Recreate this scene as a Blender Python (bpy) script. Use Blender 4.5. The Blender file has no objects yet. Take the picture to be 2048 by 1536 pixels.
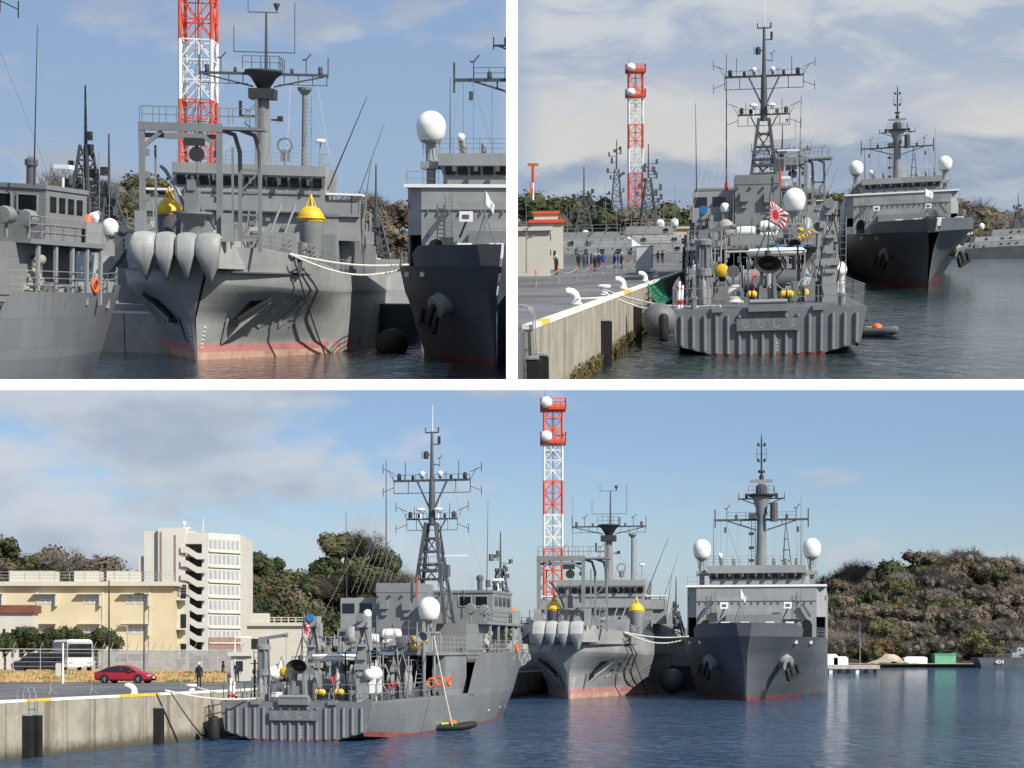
import bpy, math, random
from mathutils import Vector, Matrix
R = math.radians
rnd = random.Random(7)
scene = bpy.context.scene
C = scene.collection

# ------------------------------------------------------------------ camera
F = 3500.0            # focal length in photo pixels (2048 wide)
CX, CY0 = 1024.0, 1304.0
EYE = 5.3             # eye height above the harbour water
cam_d = bpy.data.cameras.new('camera')
cam_d.sensor_width = 36.0
cam_d.lens = F / 2048.0 * 36.0
cam_d.shift_y = (CY0 - 768.0) / 2048.0
cam_d.clip_start = 1.0
cam_d.clip_end = 20000.0
cam = bpy.data.objects.new('camera', cam_d)
cam.location = (0, 0, EYE)
cam.rotation_euler = (R(90), 0, 0)
C.objects.link(cam)
scene.camera = cam

# ------------------------------------------------------------------ sun and sky
S = Vector((0.66, -0.66, 0.70)).normalized()      # towards the sun
SUN_EL = math.asin(S.z)
SUN_AZ = math.atan2(S.x, S.y)
sl = bpy.data.lights.new('sun', 'SUN')
sl.energy = 5.0
sl.angle = R(0.53)
sl.color = (1.0, 0.955, 0.88)
so = bpy.data.objects.new('sun', sl)
so.rotation_euler = (-S).to_track_quat('-Z', 'Y').to_euler()
so.location = (200, -100, 300)
C.objects.link(so)

scene.view_settings.view_transform = 'Standard'
scene.view_settings.look = 'None'
scene.view_settings.exposure = 0.32
scene.view_settings.gamma = 1.0
try:
    scene.view_settings.use_curve_mapping = False
except Exception:
    pass
scene.cycles.max_bounces = 6
scene.cycles.diffuse_bounces = 3
scene.cycles.glossy_bounces = 3
scene.cycles.transparent_max_bounces = 6

world = bpy.data.worlds.new('World')
scene.world = world
world.use_nodes = True
wt = world.node_tree
wt.nodes.clear()


class NT:
    """small helper around a node tree"""
    def __init__(s, nt):
        s.nt = nt

    def n(s, typ, **kw):
        nd = s.nt.nodes.new(typ)
        for k, v in kw.items():
            setattr(nd, k, v)
        return nd

    def l(s, a, b):
        s.nt.links.new(a, b)

    def val(s, sock, x):
        if hasattr(x, 'is_linked') or hasattr(x, 'links'):
            s.l(x, sock)
        else:
            sock.default_value = x

    def math(s, op, a, b=None, clamp=False):
        nd = s.n('ShaderNodeMath', operation=op, use_clamp=clamp)
        s.val(nd.inputs[0], a)
        if b is not None:
            s.val(nd.inputs[1], b)
        return nd.outputs[0]

    def ramp(s, fac, stops, interp='LINEAR'):
        nd = s.n('ShaderNodeValToRGB')
        cr = nd.color_ramp
        cr.interpolation = interp
        while len(cr.elements) < len(stops):
            cr.elements.new(0.5)
        for e, (p, c) in zip(cr.elements, stops):
            e.position = p
            e.color = (c, c, c, 1) if not isinstance(c, (tuple, list)) else (c[0], c[1], c[2], 1)
        s.l(fac, nd.inputs[0])
        return nd.outputs[0]

    def sstep(s, x, a, b):
        nd = s.n('ShaderNodeMapRange', interpolation_type='SMOOTHSTEP', clamp=True)
        s.l(x, nd.inputs[0])
        nd.inputs[1].default_value = a
        nd.inputs[2].default_value = b
        nd.inputs[3].default_value = 0.0
        nd.inputs[4].default_value = 1.0
        return nd.outputs[0]

    def mix(s, fac, a, b, mode='MIX'):
        nd = s.n('ShaderNodeMix', data_type='RGBA', blend_type=mode)
        s.val(nd.inputs[0], fac)
        for sock, x in ((nd.inputs[6], a), (nd.inputs[7], b)):
            if isinstance(x, (tuple, list)):
                sock.default_value = (x[0], x[1], x[2], 1)
            else:
                s.l(x, sock)
        return nd.outputs[2]

    def noise(s, vec, scale, detail=4.0, rough=0.55, dist=0.0):
        nd = s.n('ShaderNodeTexNoise')
        if vec is not None:
            s.l(vec, nd.inputs['Vector'])
        nd.inputs['Scale'].default_value = scale
        nd.inputs['Detail'].default_value = detail
        nd.inputs['Roughness'].default_value = rough
        nd.inputs['Distortion'].default_value = dist
        return nd.outputs['Fac']

    def mapping(s, vec, scale=(1, 1, 1), loc=(0, 0, 0), rot=(0, 0, 0)):
        nd = s.n('ShaderNodeMapping')
        s.l(vec, nd.inputs[0])
        nd.inputs['Location'].default_value = loc
        nd.inputs['Rotation'].default_value = rot
        nd.inputs['Scale'].default_value = scale
        return nd.outputs[0]


w = NT(wt)
sky = w.n('ShaderNodeTexSky', sky_type='NISHITA')
sky.sun_disc = False
sky.sun_elevation = SUN_EL
sky.sun_rotation = SUN_AZ
sky.altitude = 0.0
sky.air_density = 1.0
sky.dust_density = 0.35
sky.ozone_density = 3.0
tc = w.n('ShaderNodeTexCoord')
sep = w.n('ShaderNodeSeparateXYZ')
w.l(tc.outputs['Generated'], sep.inputs[0])
yy = w.math('MAXIMUM', sep.outputs['Y'], 0.05)
az = w.math('DIVIDE', sep.outputs['X'], yy)          # tan of azimuth, 0 straight ahead
el = w.math('DIVIDE', sep.outputs['Z'], yy)          # tan of elevation
cmb = w.n('ShaderNodeCombineXYZ')
w.l(az, cmb.inputs[0]); w.l(el, cmb.inputs[1])
cv = cmb.outputs[0]
SKY_TINT = (0.90, 0.935, 1.07)
base = w.mix(1.0, sky.outputs[0], SKY_TINT, 'MULTIPLY')
# thin high veil that pales the blue with height
veil = w.math('MULTIPLY', w.sstep(el, 0.10, 0.22), 0.9)
base = w.mix(veil, base, w.mix(w.sstep(el, 0.22, 0.42), (3.5, 4.85, 6.4), (2.85, 4.1, 6.4)))
# cool haze along the horizon
base = w.mix(w.math('MULTIPLY', w.sstep(el, 0.075, 0.0), 0.7), base, (3.9, 5.0, 6.2))
# --- fair weather cumulus on the left, thin
n1 = w.noise(w.mapping(cv, (1.0, 2.4, 1.0), (3.1, 0.4, 0)), 9.0, 7.0, 0.55, 0.1)
nb = w.noise(w.mapping(cv, (1.0, 1.9, 1.0), (0.7, 2.2, 0)), 3.4, 3.0, 0.5)
left = w.math('MULTIPLY', w.sstep(az, 0.10, -0.28), w.math('SUBTRACT', 1.0, w.math('MULTIPLY', w.sstep(el, 0.17, 0.24), 0.75)))
c1 = w.math('ADD', n1, w.math('MULTIPLY', left, 0.25))
c1 = w.math('ADD', c1, w.math('MULTIPLY', w.math('SUBTRACT', nb, 0.5), 0.30))
cum = w.sstep(c1, 0.55, 0.72)
cum = w.math('MULTIPLY', cum, 0.80)
shade = w.noise(w.mapping(cv, (1.0, 2.2, 1.0), (3.1, 0.455, 0)), 9.0, 5.0, 0.5)
ccol = w.mix(w.sstep(shade, 0.40, 0.66), (6.3, 6.5, 6.9), (4.0, 4.5, 5.4))
col = w.mix(cum, base, ccol)
# --- sheet of altocumulus that closes in towards the right and overhead
n2 = w.noise(w.mapping(cv, (1.0, 2.6, 1.0), (0, 0, 0), (0, 0, R(-14))), 14.0, 8.0, 0.62, 0.45)
n3 = w.noise(w.mapping(cv, (0.8, 2.6, 1.0), (5, 1, 0), (0, 0, R(-6))), 3.6, 4.0, 0.5)
sheet = w.math('MULTIPLY', w.sstep(az, -0.012, 0.022), w.sstep(el, 0.16, 0.215))
dens = w.math('ADD', w.math('MULTIPLY', n2, 0.75), w.math('MULTIPLY', n3, 0.55))
grey = w.mix(w.sstep(dens, 0.54, 0.74), (4.0, 4.7, 6.0), (6.2, 6.5, 6.8))
warm = w.math('MULTIPLY', w.sstep(el, 0.345, 0.295), w.sstep(el, 0.255, 0.272))
warm = w.math('MULTIPLY', warm, w.sstep(n3, 0.22, 0.45))
grey = w.mix(w.math('MULTIPLY', warm, 0.9), grey, (6.9, 6.7, 6.35))
elw = w.math('ADD', el, w.math('MULTIPLY', w.math('SUBTRACT', n3, 0.5), 0.05))
elw = w.math('ADD', elw, w.math('MULTIPLY', w.math('SUBTRACT', n2, 0.5), 0.03))
elw = w.math('SUBTRACT', elw, w.math('MULTIPLY', az, 0.075))
low = w.sstep(elw, 0.279, 0.268)
lowc = w.mix(w.sstep(n2, 0.42, 0.66), (2.9, 3.7, 5.0), (4.6, 5.2, 6.0))
grey = w.mix(w.math('MULTIPLY', low, 0.9), grey, lowc)
col = w.mix(w.math('MULTIPLY', sheet, 0.93), col, grey)
bg = w.n('ShaderNodeBackground')
w.l(col, bg.inputs[0])
bg.inputs[1].default_value = 0.08
wo = w.n('ShaderNodeOutputWorld')
w.l(bg.outputs[0], wo.inputs[0])

# ------------------------------------------------------------------ basins
# The place is three harbour basins: one at sea level and two raised, gently
# tilted ones behind it (left and right).  Each basin has its own local frame:
# x right, y away, z up from its water; .at()/.atd() give spots on it.


class Basin:
    def __init__(s, theta, roll=0.0, aim=(0, 1, 0), k=1.0):
        a = Vector(aim).normalized()
        s.M = (Matrix.Translation((0, 0, EYE)) @ Matrix.Rotation(roll, 4, a) @
               Matrix.Rotation(theta, 4, 'X') @ Matrix.Scale(k, 4) @
               Matrix.Translation((0, 0, -EYE)))
        s.I = s.M.inverted()

    def ray(s, u, v):
        o = s.I @ Vector((0, 0, EYE))
        d = s.I.to_3x3() @ Vector(((u - CX) / F, 1.0, (CY0 - v) / F))
        return o, d

    def at(s, u, v, z=0.0):
        o, d = s.ray(u, v)
        return o + d * ((z - o.z) / d.z)

    def atd(s, u, v, y):
        o, d = s.ray(u, v)
        return o + d * ((y - o.y) / d.y)

    def px(s, p):
        q = s.M @ Vector(p) - Vector((0, 0, EYE))
        return CX + F * q.x / q.y, CY0 - F * q.z / q.y

    def lean(s, p):
        a = s.px(p); b = s.px(Vector(p) + Vector((0, 0, 8)))
        return math.atan2(b[0] - a[0], a[1] - b[1])

    def put(s, ob, loc=(0, 0, 0), yaw=0.0, sc=1.0, up=0.0, zs=1.0):
        """place a top-level object; yaw turns +y towards +x; up straightens it"""
        loc = Vector(loc)
        m = Matrix.Translation(loc)
        if up:
            m = m @ Matrix.Rotation(-s.lean(loc) * up, 4, 'Y')
        m = m @ Matrix.Rotation(-yaw, 4, 'Z')
        if sc != 1.0:
            m = m @ Matrix.Scale(sc, 4)
        if zs != 1.0:
            m = m @ Matrix.Diagonal((1, 1, zs, 1))
        ob.matrix_basis = s.M @ m
        return ob


B3 = Basin(0.0)
TH1, TH2 = math.atan((CY0 - 560) / F), math.atan((CY0 - 486) / F)
KS = 10.0
B1 = Basin(TH1, R(0.9), ((517 - CX) / F, 1, (CY0 - 560) / F), KS)
B2 = Basin(TH2, R(-1.0), ((1530 - CX) / F, 1, (CY0 - 486) / F), KS)


# ------------------------------------------------------------------ mesh helper
class MB:
    def __init__(s):
        s.v = []; s.f = []; s.marks = []

    def add(s, vs, fs):
        o = len(s.v)
        s.v += [tuple(p) for p in vs]
        s.f += [tuple(i + o for i in f) for f in fs]
        return s

    def box(s, cx, cy, cz, sx, sy, sz, rz=0.0, rx=0.0, ry=0.0, tx=1.0, ty=1.0):
        """box about a centre; tx, ty scale the top face"""
        vs = []
        for z, kx, ky in ((-.5, 1, 1), (.5, tx, ty)):
            for x, y in ((-.5, -.5), (.5, -.5), (.5, .5), (-.5, .5)):
                vs.append(Vector((x * sx * kx, y * sy * ky, z * sz)))
        if rz or rx or ry:
            m = Matrix.Rotation(rz, 3, 'Z') @ Matrix.Rotation(ry, 3, 'Y') @ Matrix.Rotation(rx, 3, 'X')
            vs = [m @ p for p in vs]
        c = Vector((cx, cy, cz))
        return s.add([p + c for p in vs], [(3, 2, 1, 0), (4, 5, 6, 7), (0, 1, 5, 4), (1, 2, 6, 5), (2, 3, 7, 6), (3, 0, 4, 7)])

    def b2(s, x0, x1, y0, y1, z0, z1, **k):
        return s.box((x0 + x1) / 2, (y0 + y1) / 2, (z0 + z1) / 2, abs(x1 - x0), abs(y1 - y0), abs(z1 - z0), **k)

    def tube(s, p0, p1, r0, r1=None, n=7, cap=True):
        p0, p1 = Vector(p0), Vector(p1)
        r1 = r0 if r1 is None else r1
        d = (p1 - p0)
        if d.length < 1e-6:
            return s
        d.normalize()
        a = d.orthogonal().normalized(); b = d.cross(a)
        vs = []
        for p, r in ((p0, r0), (p1, r1)):
            for i in range(n):
                t = 2 * math.pi * i / n
                vs.append(p + (a * math.cos(t) + b * math.sin(t)) * r)
        fs = [(i, (i + 1) % n, n + (i + 1) % n, n + i) for i in range(n)]
        if cap:
            fs += [tuple(range(n - 1, -1, -1)), tuple(range(n, 2 * n))]
        return s.add(vs, fs)

    def path(s, pts, r, n=6):
        pts = [Vector(p) for p in pts]
        vs = []; m = len(pts)
        ref = Vector((0.13, 0.31, 0.94)).normalized()
        for i, p in enumerate(pts):
            d = (pts[min(i + 1, m - 1)] - pts[max(i - 1, 0)]).normalized()
            rf = ref if abs(d.dot(ref)) < 0.97 else Vector((1, 0, 0))
            a = d.cross(rf).normalized(); b = d.cross(a)
            rr = r[i] if isinstance(r, (list, tuple)) else r
            for k in range(n):
                t = 2 * math.pi * k / n
                vs.append(p + (a * math.cos(t) + b * math.sin(t)) * rr)
        fs = []
        for i in range(m - 1):
            for k in range(n):
                fs.append((i * n + k, i * n + (k + 1) % n, (i + 1) * n + (k + 1) % n, (i + 1) * n + k))
        fs += [tuple(range(n - 1, -1, -1)), tuple(range((m - 1) * n, m * n))]
        return s.add(vs, fs)

    def bar(s, p0, p1, w_, h_=None):
        """square section beam"""
        p0, p1 = Vector(p0), Vector(p1)
        h_ = w_ if h_ is None else h_
        d = (p1 - p0).normalized()
        up = Vector((0, 0, 1)) if abs(d.z) < 0.95 else Vector((0, 1, 0))
        a = d.cross(up).normalized(); b = a.cross(d)
        vs = []
        for p in (p0, p1):
            for i, j in ((-1, -1), (1, -1), (1, 1), (-1, 1)):
                vs.append(p + a * (i * w_ / 2) + b * (j * h_ / 2))
        return s.add(vs, [(3, 2, 1, 0), (4, 5, 6, 7), (0, 1, 5, 4), (1, 2, 6, 5), (2, 3, 7, 6), (3, 0, 4, 7)])

    def lathe(s, prof, c=(0, 0, 0), n=18, axis='z'):
        """profile of (radius, height) pairs turned about an axis"""
        c = Vector(c); vs = []
        for r, h in prof:
            for i in range(n):
                t = 2 * math.pi * i / n
                p = Vector((r * math.cos(t), r * math.sin(t), h))
                if axis == 'y':
                    p = Vector((p.x, p.z, -p.y))
                elif axis == 'x':
                    p = Vector((p.z, p.x, p.y))
                vs.append(c + p)
        m = len(prof)
        fs = [(j * n + i, j * n + (i + 1) % n, (j + 1) * n + (i + 1) % n, (j + 1) * n + i)
              for j in range(m - 1) for i in range(n)]
        fs += [tuple(range(n - 1, -1, -1)), tuple(range((m - 1) * n, m * n))]
        return s.add(vs, fs)

    def ball(s, c, rx, ry=None, rz=None, n=16, m=9):
        ry = rx if ry is None else ry
        rz = rx if rz is None else rz
        o = len(s.v)
        prof = []
        for j in range(m + 1):
            a = math.pi * j / m - math.pi / 2
            prof.append((max(math.cos(a), 0.01), math.sin(a)))
        t = MB().lathe(prof, (0, 0, 0), n)
        return s.add([(c[0] + x * rx, c[1] + y * ry, c[2] + z * rz) for x, y, z in t.v], t.f)

    def prism(s, poly, z0, z1, tz=None):
        """extrude an (x, y) polygon, counter-clockwise"""
        n = len(poly)
        vs = [(x, y, z0) for x, y in poly] + [(x, y, z1) for x, y in (tz or poly)]
        fs = [tuple(range(n - 1, -1, -1)), tuple(range(n, 2 * n))]
        fs += [(i, (i + 1) % n, n + (i + 1) % n, n + i) for i in range(n)]
        return s.add(vs, fs)

    def xprism(s, poly, x0, x1):
        """extrude a (y, z) polygon along x"""
        n = len(poly)
        vs = [(x0, y, z) for y, z in poly] + [(x1, y, z) for y, z in poly]
        fs = [tuple(range(n - 1, -1, -1)), tuple(range(n, 2 * n))]
        fs += [(i, (i + 1) % n, n + (i + 1) % n, n + i) for i in range(n)]
        return s.add(vs, fs)

    def yprism(s, poly, y0, y1):
        """extrude an (x, z) polygon along y"""
        n = len(poly)
        vs = [(x, y0, z) for x, z in poly] + [(x, y1, z) for x, z in poly]
        fs = [tuple(range(n)), tuple(range(2 * n - 1, n - 1, -1))]
        fs += [(i, n + i, n + (i + 1) % n, (i + 1) % n) for i in range(n)]
        return s.add(vs, fs)

    def grid(s, rows):
        """rows of points -> quads"""
        n = len(rows[0])
        vs = [p for r_ in rows for p in r_]
        fs = [(j * n + i, j * n + i + 1, (j + 1) * n + i + 1, (j + 1) * n + i)
              for j in range(len(rows) - 1) for i in range(n - 1)]
        return s.add(vs, fs)

    def torus(s, c, R_, r, axis='y', n=16, m=7):
        vs = []
        for i in range(n):
            t = 2 * math.pi * i / n
            for j in range(m):
                q = 2 * math.pi * j / m
                a = (R_ + r * math.cos(q)); h = r * math.sin(q)
                p = (a * math.cos(t), a * math.sin(t), h)
                if axis == 'y':
                    p = (p[0], p[2], p[1])
                elif axis == 'x':
                    p = (p[2], p[0], p[1])
                vs.append((c[0] + p[0], c[1] + p[1], c[2] + p[2]))
        fs = [(i * m + j, ((i + 1) % n) * m + j, ((i + 1) % n) * m + (j + 1) % m, i * m + (j + 1) % m)
              for i in range(n) for j in range(m)]
        return s.add(vs, fs)

    def merge(s, o, mat=None):
        vs = o.v if mat is None else [tuple(mat @ Vector(p)) for p in o.v]
        return s.add(vs, o.f)

    def nx(s):
        """end a piece: build() makes every piece an object of its own"""
        if not s.marks or s.marks[-1] != (len(s.v), len(s.f)):
            s.marks.append((len(s.v), len(s.f)))
        return s

    def mesh(s, name, mat, smooth=False, ang=38):
        me = bpy.data.meshes.new(name)
        me.from_pydata(s.v, [], s.f)
        if mat is not None:
            me.materials.append(mat)
        if smooth:
            me.polygons.foreach_set('use_smooth', [True] * len(me.polygons))
            me.set_sharp_from_angle(angle=R(ang))
        me.update()
        return me

    def build(s, name, mat, parent=None, smooth=False, ang=38, label=None):
        if s.marks:
            s.nx()
            v0 = f0 = 0; first = None
            for v1, f1 in s.marks:
                t = MB()
                t.v = s.v[v0:v1]; t.f = [tuple(i - v0 for i in f) for f in s.f[f0:f1]]
                if t.f:
                    o = t.build(name, mat, parent, smooth, ang, label)
                    first = first or o
                v0, f0 = v1, f1
            return first
        ob = bpy.data.objects.new(name, s.mesh(name, mat, smooth, ang))
        C.objects.link(ob)
        if parent is not None:
            ob.parent = parent
        if label:
            ob['label'] = label
        return ob


def clip(root, u0=None, side=1, v0=None):
    """end a thing at the divider pier (column u0) or at the divider beam (row v0)"""
    import bmesh

    def go(o, W):
        Wm = W @ o.matrix_basis
        if o.type == 'MESH':
            I = Wm.inverted()
            planes = []
            if u0 is not None:
                planes.append(Vector((1, -(u0 - CX) / F, 0)) * side)
            if v0 is not None:
                planes.append(Vector((0, -(CY0 - v0) / F, 1)))
            for n_ in planes:
                co = I @ Vector((0, 0, EYE))
                nl = (Wm.to_3x3().transposed() @ n_).normalized()
                ds = [(v.co - co).dot(nl) for v in o.data.vertices]
                if not ds or min(ds) >= 0:
                    continue
                bm = bmesh.new(); bm.from_mesh(o.data)
                bmesh.ops.bisect_plane(bm, geom=bm.verts[:] + bm.edges[:] + bm.faces[:], plane_co=co, plane_no=nl, clear_inner=True)
                if o.data.users > 1:
                    o.data = o.data.copy()
                bm.to_mesh(o.data); bm.free()
        for c_ in list(o.children):
            go(c_, Wm)
            if c_.type == 'MESH' and len(c_.data.polygons) == 0 and not c_.children:
                bpy.data.objects.remove(c_)
    go(root, Matrix())


def tag(o, label=None, cat=None, group=None, kind=None):
    if label: o['label'] = label
    if cat: o['category'] = cat
    if group: o['group'] = group
    if kind: o['kind'] = kind
    return o


def thing(name, label, cat, group=None):
    o = bpy.data.objects.new(name, None)
    o.empty_display_size = 0.3
    C.objects.link(o)
    return tag(o, label, cat, group)


def kids(o):
    return [c for c in C.objects if c.parent == o]


def copy_tree(o, label=None, parent=None):
    c = o.copy()
    C.objects.link(c)
    c.parent = parent
    if label: c['label'] = label
    for ch in list(o.children):
        copy_tree(ch, None, c)
    return c


def text_mesh(body, size, depth=0.0, font=None):
    cu = bpy.data.curves.new('lettering', 'FONT')
    cu.body = body
    cu.size = size
    cu.extrude = depth
    cu.align_x = 'CENTER'; cu.align_y = 'CENTER'
    cu.resolution_u = 3
    ob = bpy.data.objects.new('lettering', cu)
    C.objects.link(ob)
    dg = bpy.context.evaluated_depsgraph_get()
    me = bpy.data.meshes.new_from_object(ob.evaluated_get(dg))
    bpy.data.objects.remove(ob)
    return me


def lettering(body, size, mat, parent, loc, rot=(R(90), 0, 0), depth=0.006, fn=None, sx=1.0):
    me = text_mesh(body, size, depth)
    for v in me.vertices:
        v.co.x *= sx
        if fn:
            v.co = fn(v.co)
    me.materials.clear()
    me.materials.append(mat)
    for p in me.polygons:
        p.material_index = 0
        p.use_smooth = False
    ob = bpy.data.objects.new('lettering', me)
    C.objects.link(ob)
    ob.parent = parent
    if not fn:
        ob.location = loc
        ob.rotation_euler = rot
    return ob


# ------------------------------------------------------------------ materials
def sr(r, g, b):
    def f(c):
        c /= 255.0
        return c / 12.92 if c <= 0.04045 else ((c + 0.055) / 1.055) ** 2.4
    return (f(r), f(g), f(b))


def paint(name, col, rough=0.5, var=0.10, scale=0.6, streak=0.0, scol=None, bump=0.0, metal=0.0, spec=0.4, bscale=8.0, plates=False, rust=0.0):
    """painted / worn surface: blotchy tone, optional run-off streaks, fine relief"""
    m = bpy.data.materials.new(name)
    m.use_nodes = True
    t = NT(m.node_tree)
    p = m.node_tree.nodes['Principled BSDF']
    tcn = t.n('ShaderNodeTexCoord')
    ob = tcn.outputs['Object']
    nz = t.noise(ob, scale, 5.0, 0.6)
    a = tuple(max(0, c * (1 - var)) for c in col)
    b = tuple(min(1, c * (1 + var)) for c in col)
    colr = t.mix(t.sstep(nz, 0.3, 0.7), a, b)
    if streak:
        st = t.noise(t.mapping(ob, (1.6, 1.6, 0.09)), 1.5, 5.0, 0.65)
        f = t.math('MULTIPLY', t.sstep(st, 0.55, 0.75), streak)
        colr = t.mix(f, colr, scol or tuple(c * 0.45 for c in col))
    bh = None
    if plates:
        sp = t.n('ShaderNodeSeparateXYZ'); t.l(ob, sp.inputs[0])
        cb = t.n('ShaderNodeCombineXYZ'); t.l(t.math('ADD', sp.outputs['Y'], t.math('MULTIPLY', sp.outputs['X'], 0.8)), cb.inputs[0]); t.l(sp.outputs['Z'], cb.inputs[1])
        bk = t.n('ShaderNodeTexBrick')
        t.l(cb.outputs[0], bk.inputs['Vector'])
        for k_, v_ in (('Scale', 1.0), ('Mortar Size', 0.022), ('Mortar Smooth', 0.6), ('Brick Width', 3.1), ('Row Height', 1.35), ('Bias', 0.0)):
            bk.inputs[k_].default_value = v_
        bk.inputs['Color1'].default_value = (0.90, 0.90, 0.90, 1); bk.inputs['Color2'].default_value = (1.06, 1.06, 1.06, 1); bk.inputs['Mortar'].default_value = (0.72, 0.72, 0.72, 1)
        colr = t.mix(0.75, colr, bk.outputs['Color'], 'MULTIPLY')
        bh = t.math('SUBTRACT', t.math('MULTIPLY', t.noise(ob, 0.9, 2.0, 0.5), 1.2), t.math('MULTIPLY', bk.outputs['Fac'], 0.5))
    if rust:
        r1 = t.noise(t.mapping(ob, (2.6, 2.6, 0.16)), 1.7, 4.0, 0.6)
        r2 = t.noise(ob, 0.5, 3.0, 0.6)
        rf_ = t.math('MULTIPLY', t.math('MULTIPLY', t.sstep(r1, 0.60, 0.72), t.sstep(r2, 0.48, 0.62)), rust)
        colr = t.mix(rf_, colr, (0.16, 0.075, 0.035))
    t.l(colr, p.inputs['Base Color'])
    if bh is not None:
        bq = t.n('ShaderNodeBump'); bq.inputs['Strength'].default_value = 0.35; bq.inputs['Distance'].default_value = 0.06
        t.l(bh, bq.inputs['Height']); t.l(bq.outputs[0], p.inputs['Normal'])
    p.inputs['Roughness'].default_value = rough
    p.inputs['Metallic'].default_value = metal
    p.inputs['Specular IOR Level'].default_value = spec
    if bump:
        bn = t.noise(ob, bscale, 4.0, 0.6)
        bp = t.n('ShaderNodeBump')
        bp.inputs['Strength'].default_value = bump
        bp.inputs['Distance'].default_value = 0.05
        t.l(bn, bp.inputs['Height'])
        t.l(bp.outputs[0], p.inputs['Normal'])
    return m


M = {}
M['grey'] = paint('navy_grey', (0.200, 0.209, 0.214), 0.5, 0.08, 0.5, 0.30, (0.12, 0.116, 0.108), plates=True, rust=0.3)
M['grey_l'] = paint('navy_grey_pale', (0.275, 0.285, 0.286), 0.5, 0.08, 0.5, 0.30, (0.165, 0.158, 0.146), plates=True, rust=0.35)
M['grey_hull'] = paint('navy_grey_hull', (0.180, 0.190, 0.199), 0.45, 0.09, 0.25, 0.6, (0.115, 0.112, 0.105), plates=True, rust=0.8)
M['grey_d'] = paint('navy_grey_dark', (0.095, 0.102, 0.11), 0.5, 0.1, 0.5, 0.2)
M['hull_survey'] = paint('survey_hull_grey', (0.330, 0.338, 0.330), 0.5, 0.18, 0.22, 0.5, (0.17, 0.163, 0.145), plates=True, rust=0.9)
M['hull_dark'] = paint('support_hull_grey', (0.112, 0.121, 0.134), 0.55, 0.10, 0.2, 0.45, (0.07, 0.072, 0.075), plates=True, rust=0.35, spec=0.12)
M['mast'] = paint('mast_grey', (0.070, 0.077, 0.085), 0.5, 0.1)
M['mast_d'] = paint('mast_soot', (0.03, 0.033, 0.038), 0.55, 0.15)
M['black'] = paint('black_rubber', (0.012, 0.012, 0.013), 0.7, 0.25, 1.2)
M['dark_fill'] = paint('painted_shade_black', (0.006, 0.007, 0.008), 0.8, 0.2)  # shade of recesses and openings put into a near-black colour; also pier piles
M['white'] = paint('white_paint', (0.78, 0.78, 0.76), 0.45, 0.04, 0.8)
M['dome'] = paint('radome_white', (0.77, 0.765, 0.73), 0.4, 0.03, 0.7, 0.12, (0.62, 0.60, 0.55))
M['canvas'] = paint('canvas_cover', (0.30, 0.29, 0.26), 0.85, 0.14, 2.0, bump=0.6, bscale=5)
M['red'] = paint('red_paint', (0.55, 0.045, 0.03), 0.45, 0.12)
M['orange'] = paint('lifesaver_orange', (0.75, 0.13, 0.03), 0.5, 0.1)
M['yellow'] = paint('yellow_paint', (0.66, 0.42, 0.025), 0.5, 0.2, 1.5, 0.3, (0.35, 0.22, 0.03))
M['boot'] = paint('antifouling_red', (0.20, 0.055, 0.045), 0.65, 0.25, 1.2, 0.35, (0.09, 0.05, 0.03))
M['boot_pink'] = paint('faded_boot_topping', (0.46, 0.20, 0.19), 0.65, 0.16, 0.9, 0.5, (0.36, 0.25, 0.18))
M['rope'] = paint('mooring_rope', (0.62, 0.60, 0.54), 0.85, 0.12, 6, bump=0.8, bscale=30)
M['rope_d'] = paint('wet_rope', (0.05, 0.045, 0.04), 0.8, 0.2, 6)
M['blue'] = paint('blue_tarp', (0.02, 0.16, 0.42), 0.5, 0.15)
M['letter'] = paint('pale_lettering', (0.45, 0.46, 0.465), 0.5, 0.12, 3)
M['letter_n'] = paint('name_lettering', (0.30, 0.31, 0.315), 0.5, 0.2, 3)
M['letter_w'] = paint('white_lettering', (0.75, 0.75, 0.74), 0.5, 0.08, 3)
M['steel'] = paint('galvanised_steel', (0.42, 0.43, 0.44), 0.42, 0.12, 2, metal=0.5)
M['bronze'] = paint('brown_bell_mouth', (0.055, 0.050, 0.042), 0.38, 0.25, 2, metal=0.3)


def glass_mat(name, col, rough=0.06):
    m = bpy.data.materials.new(name)
    m.use_nodes = True
    p = m.node_tree.nodes['Principled BSDF']
    t = NT(m.node_tree)
    tcn = t.n('ShaderNodeTexCoord')
    nz = t.noise(tcn.outputs['Object'], 0.8, 2)
    t.l(t.mix(nz, tuple(c * .7 for c in col), tuple(c * 1.3 for c in col)), p.inputs['Base Color'])
    p.inputs['Roughness'].default_value = rough
    p.inputs['Specular IOR Level'].default_value = 0.6
    return m


M['glass'] = glass_mat('dark_window_glass', (0.012, 0.014, 0.016))
M['glass_b'] = glass_mat('pale_window_glass', (0.42, 0.45, 0.48), 0.12)


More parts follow.
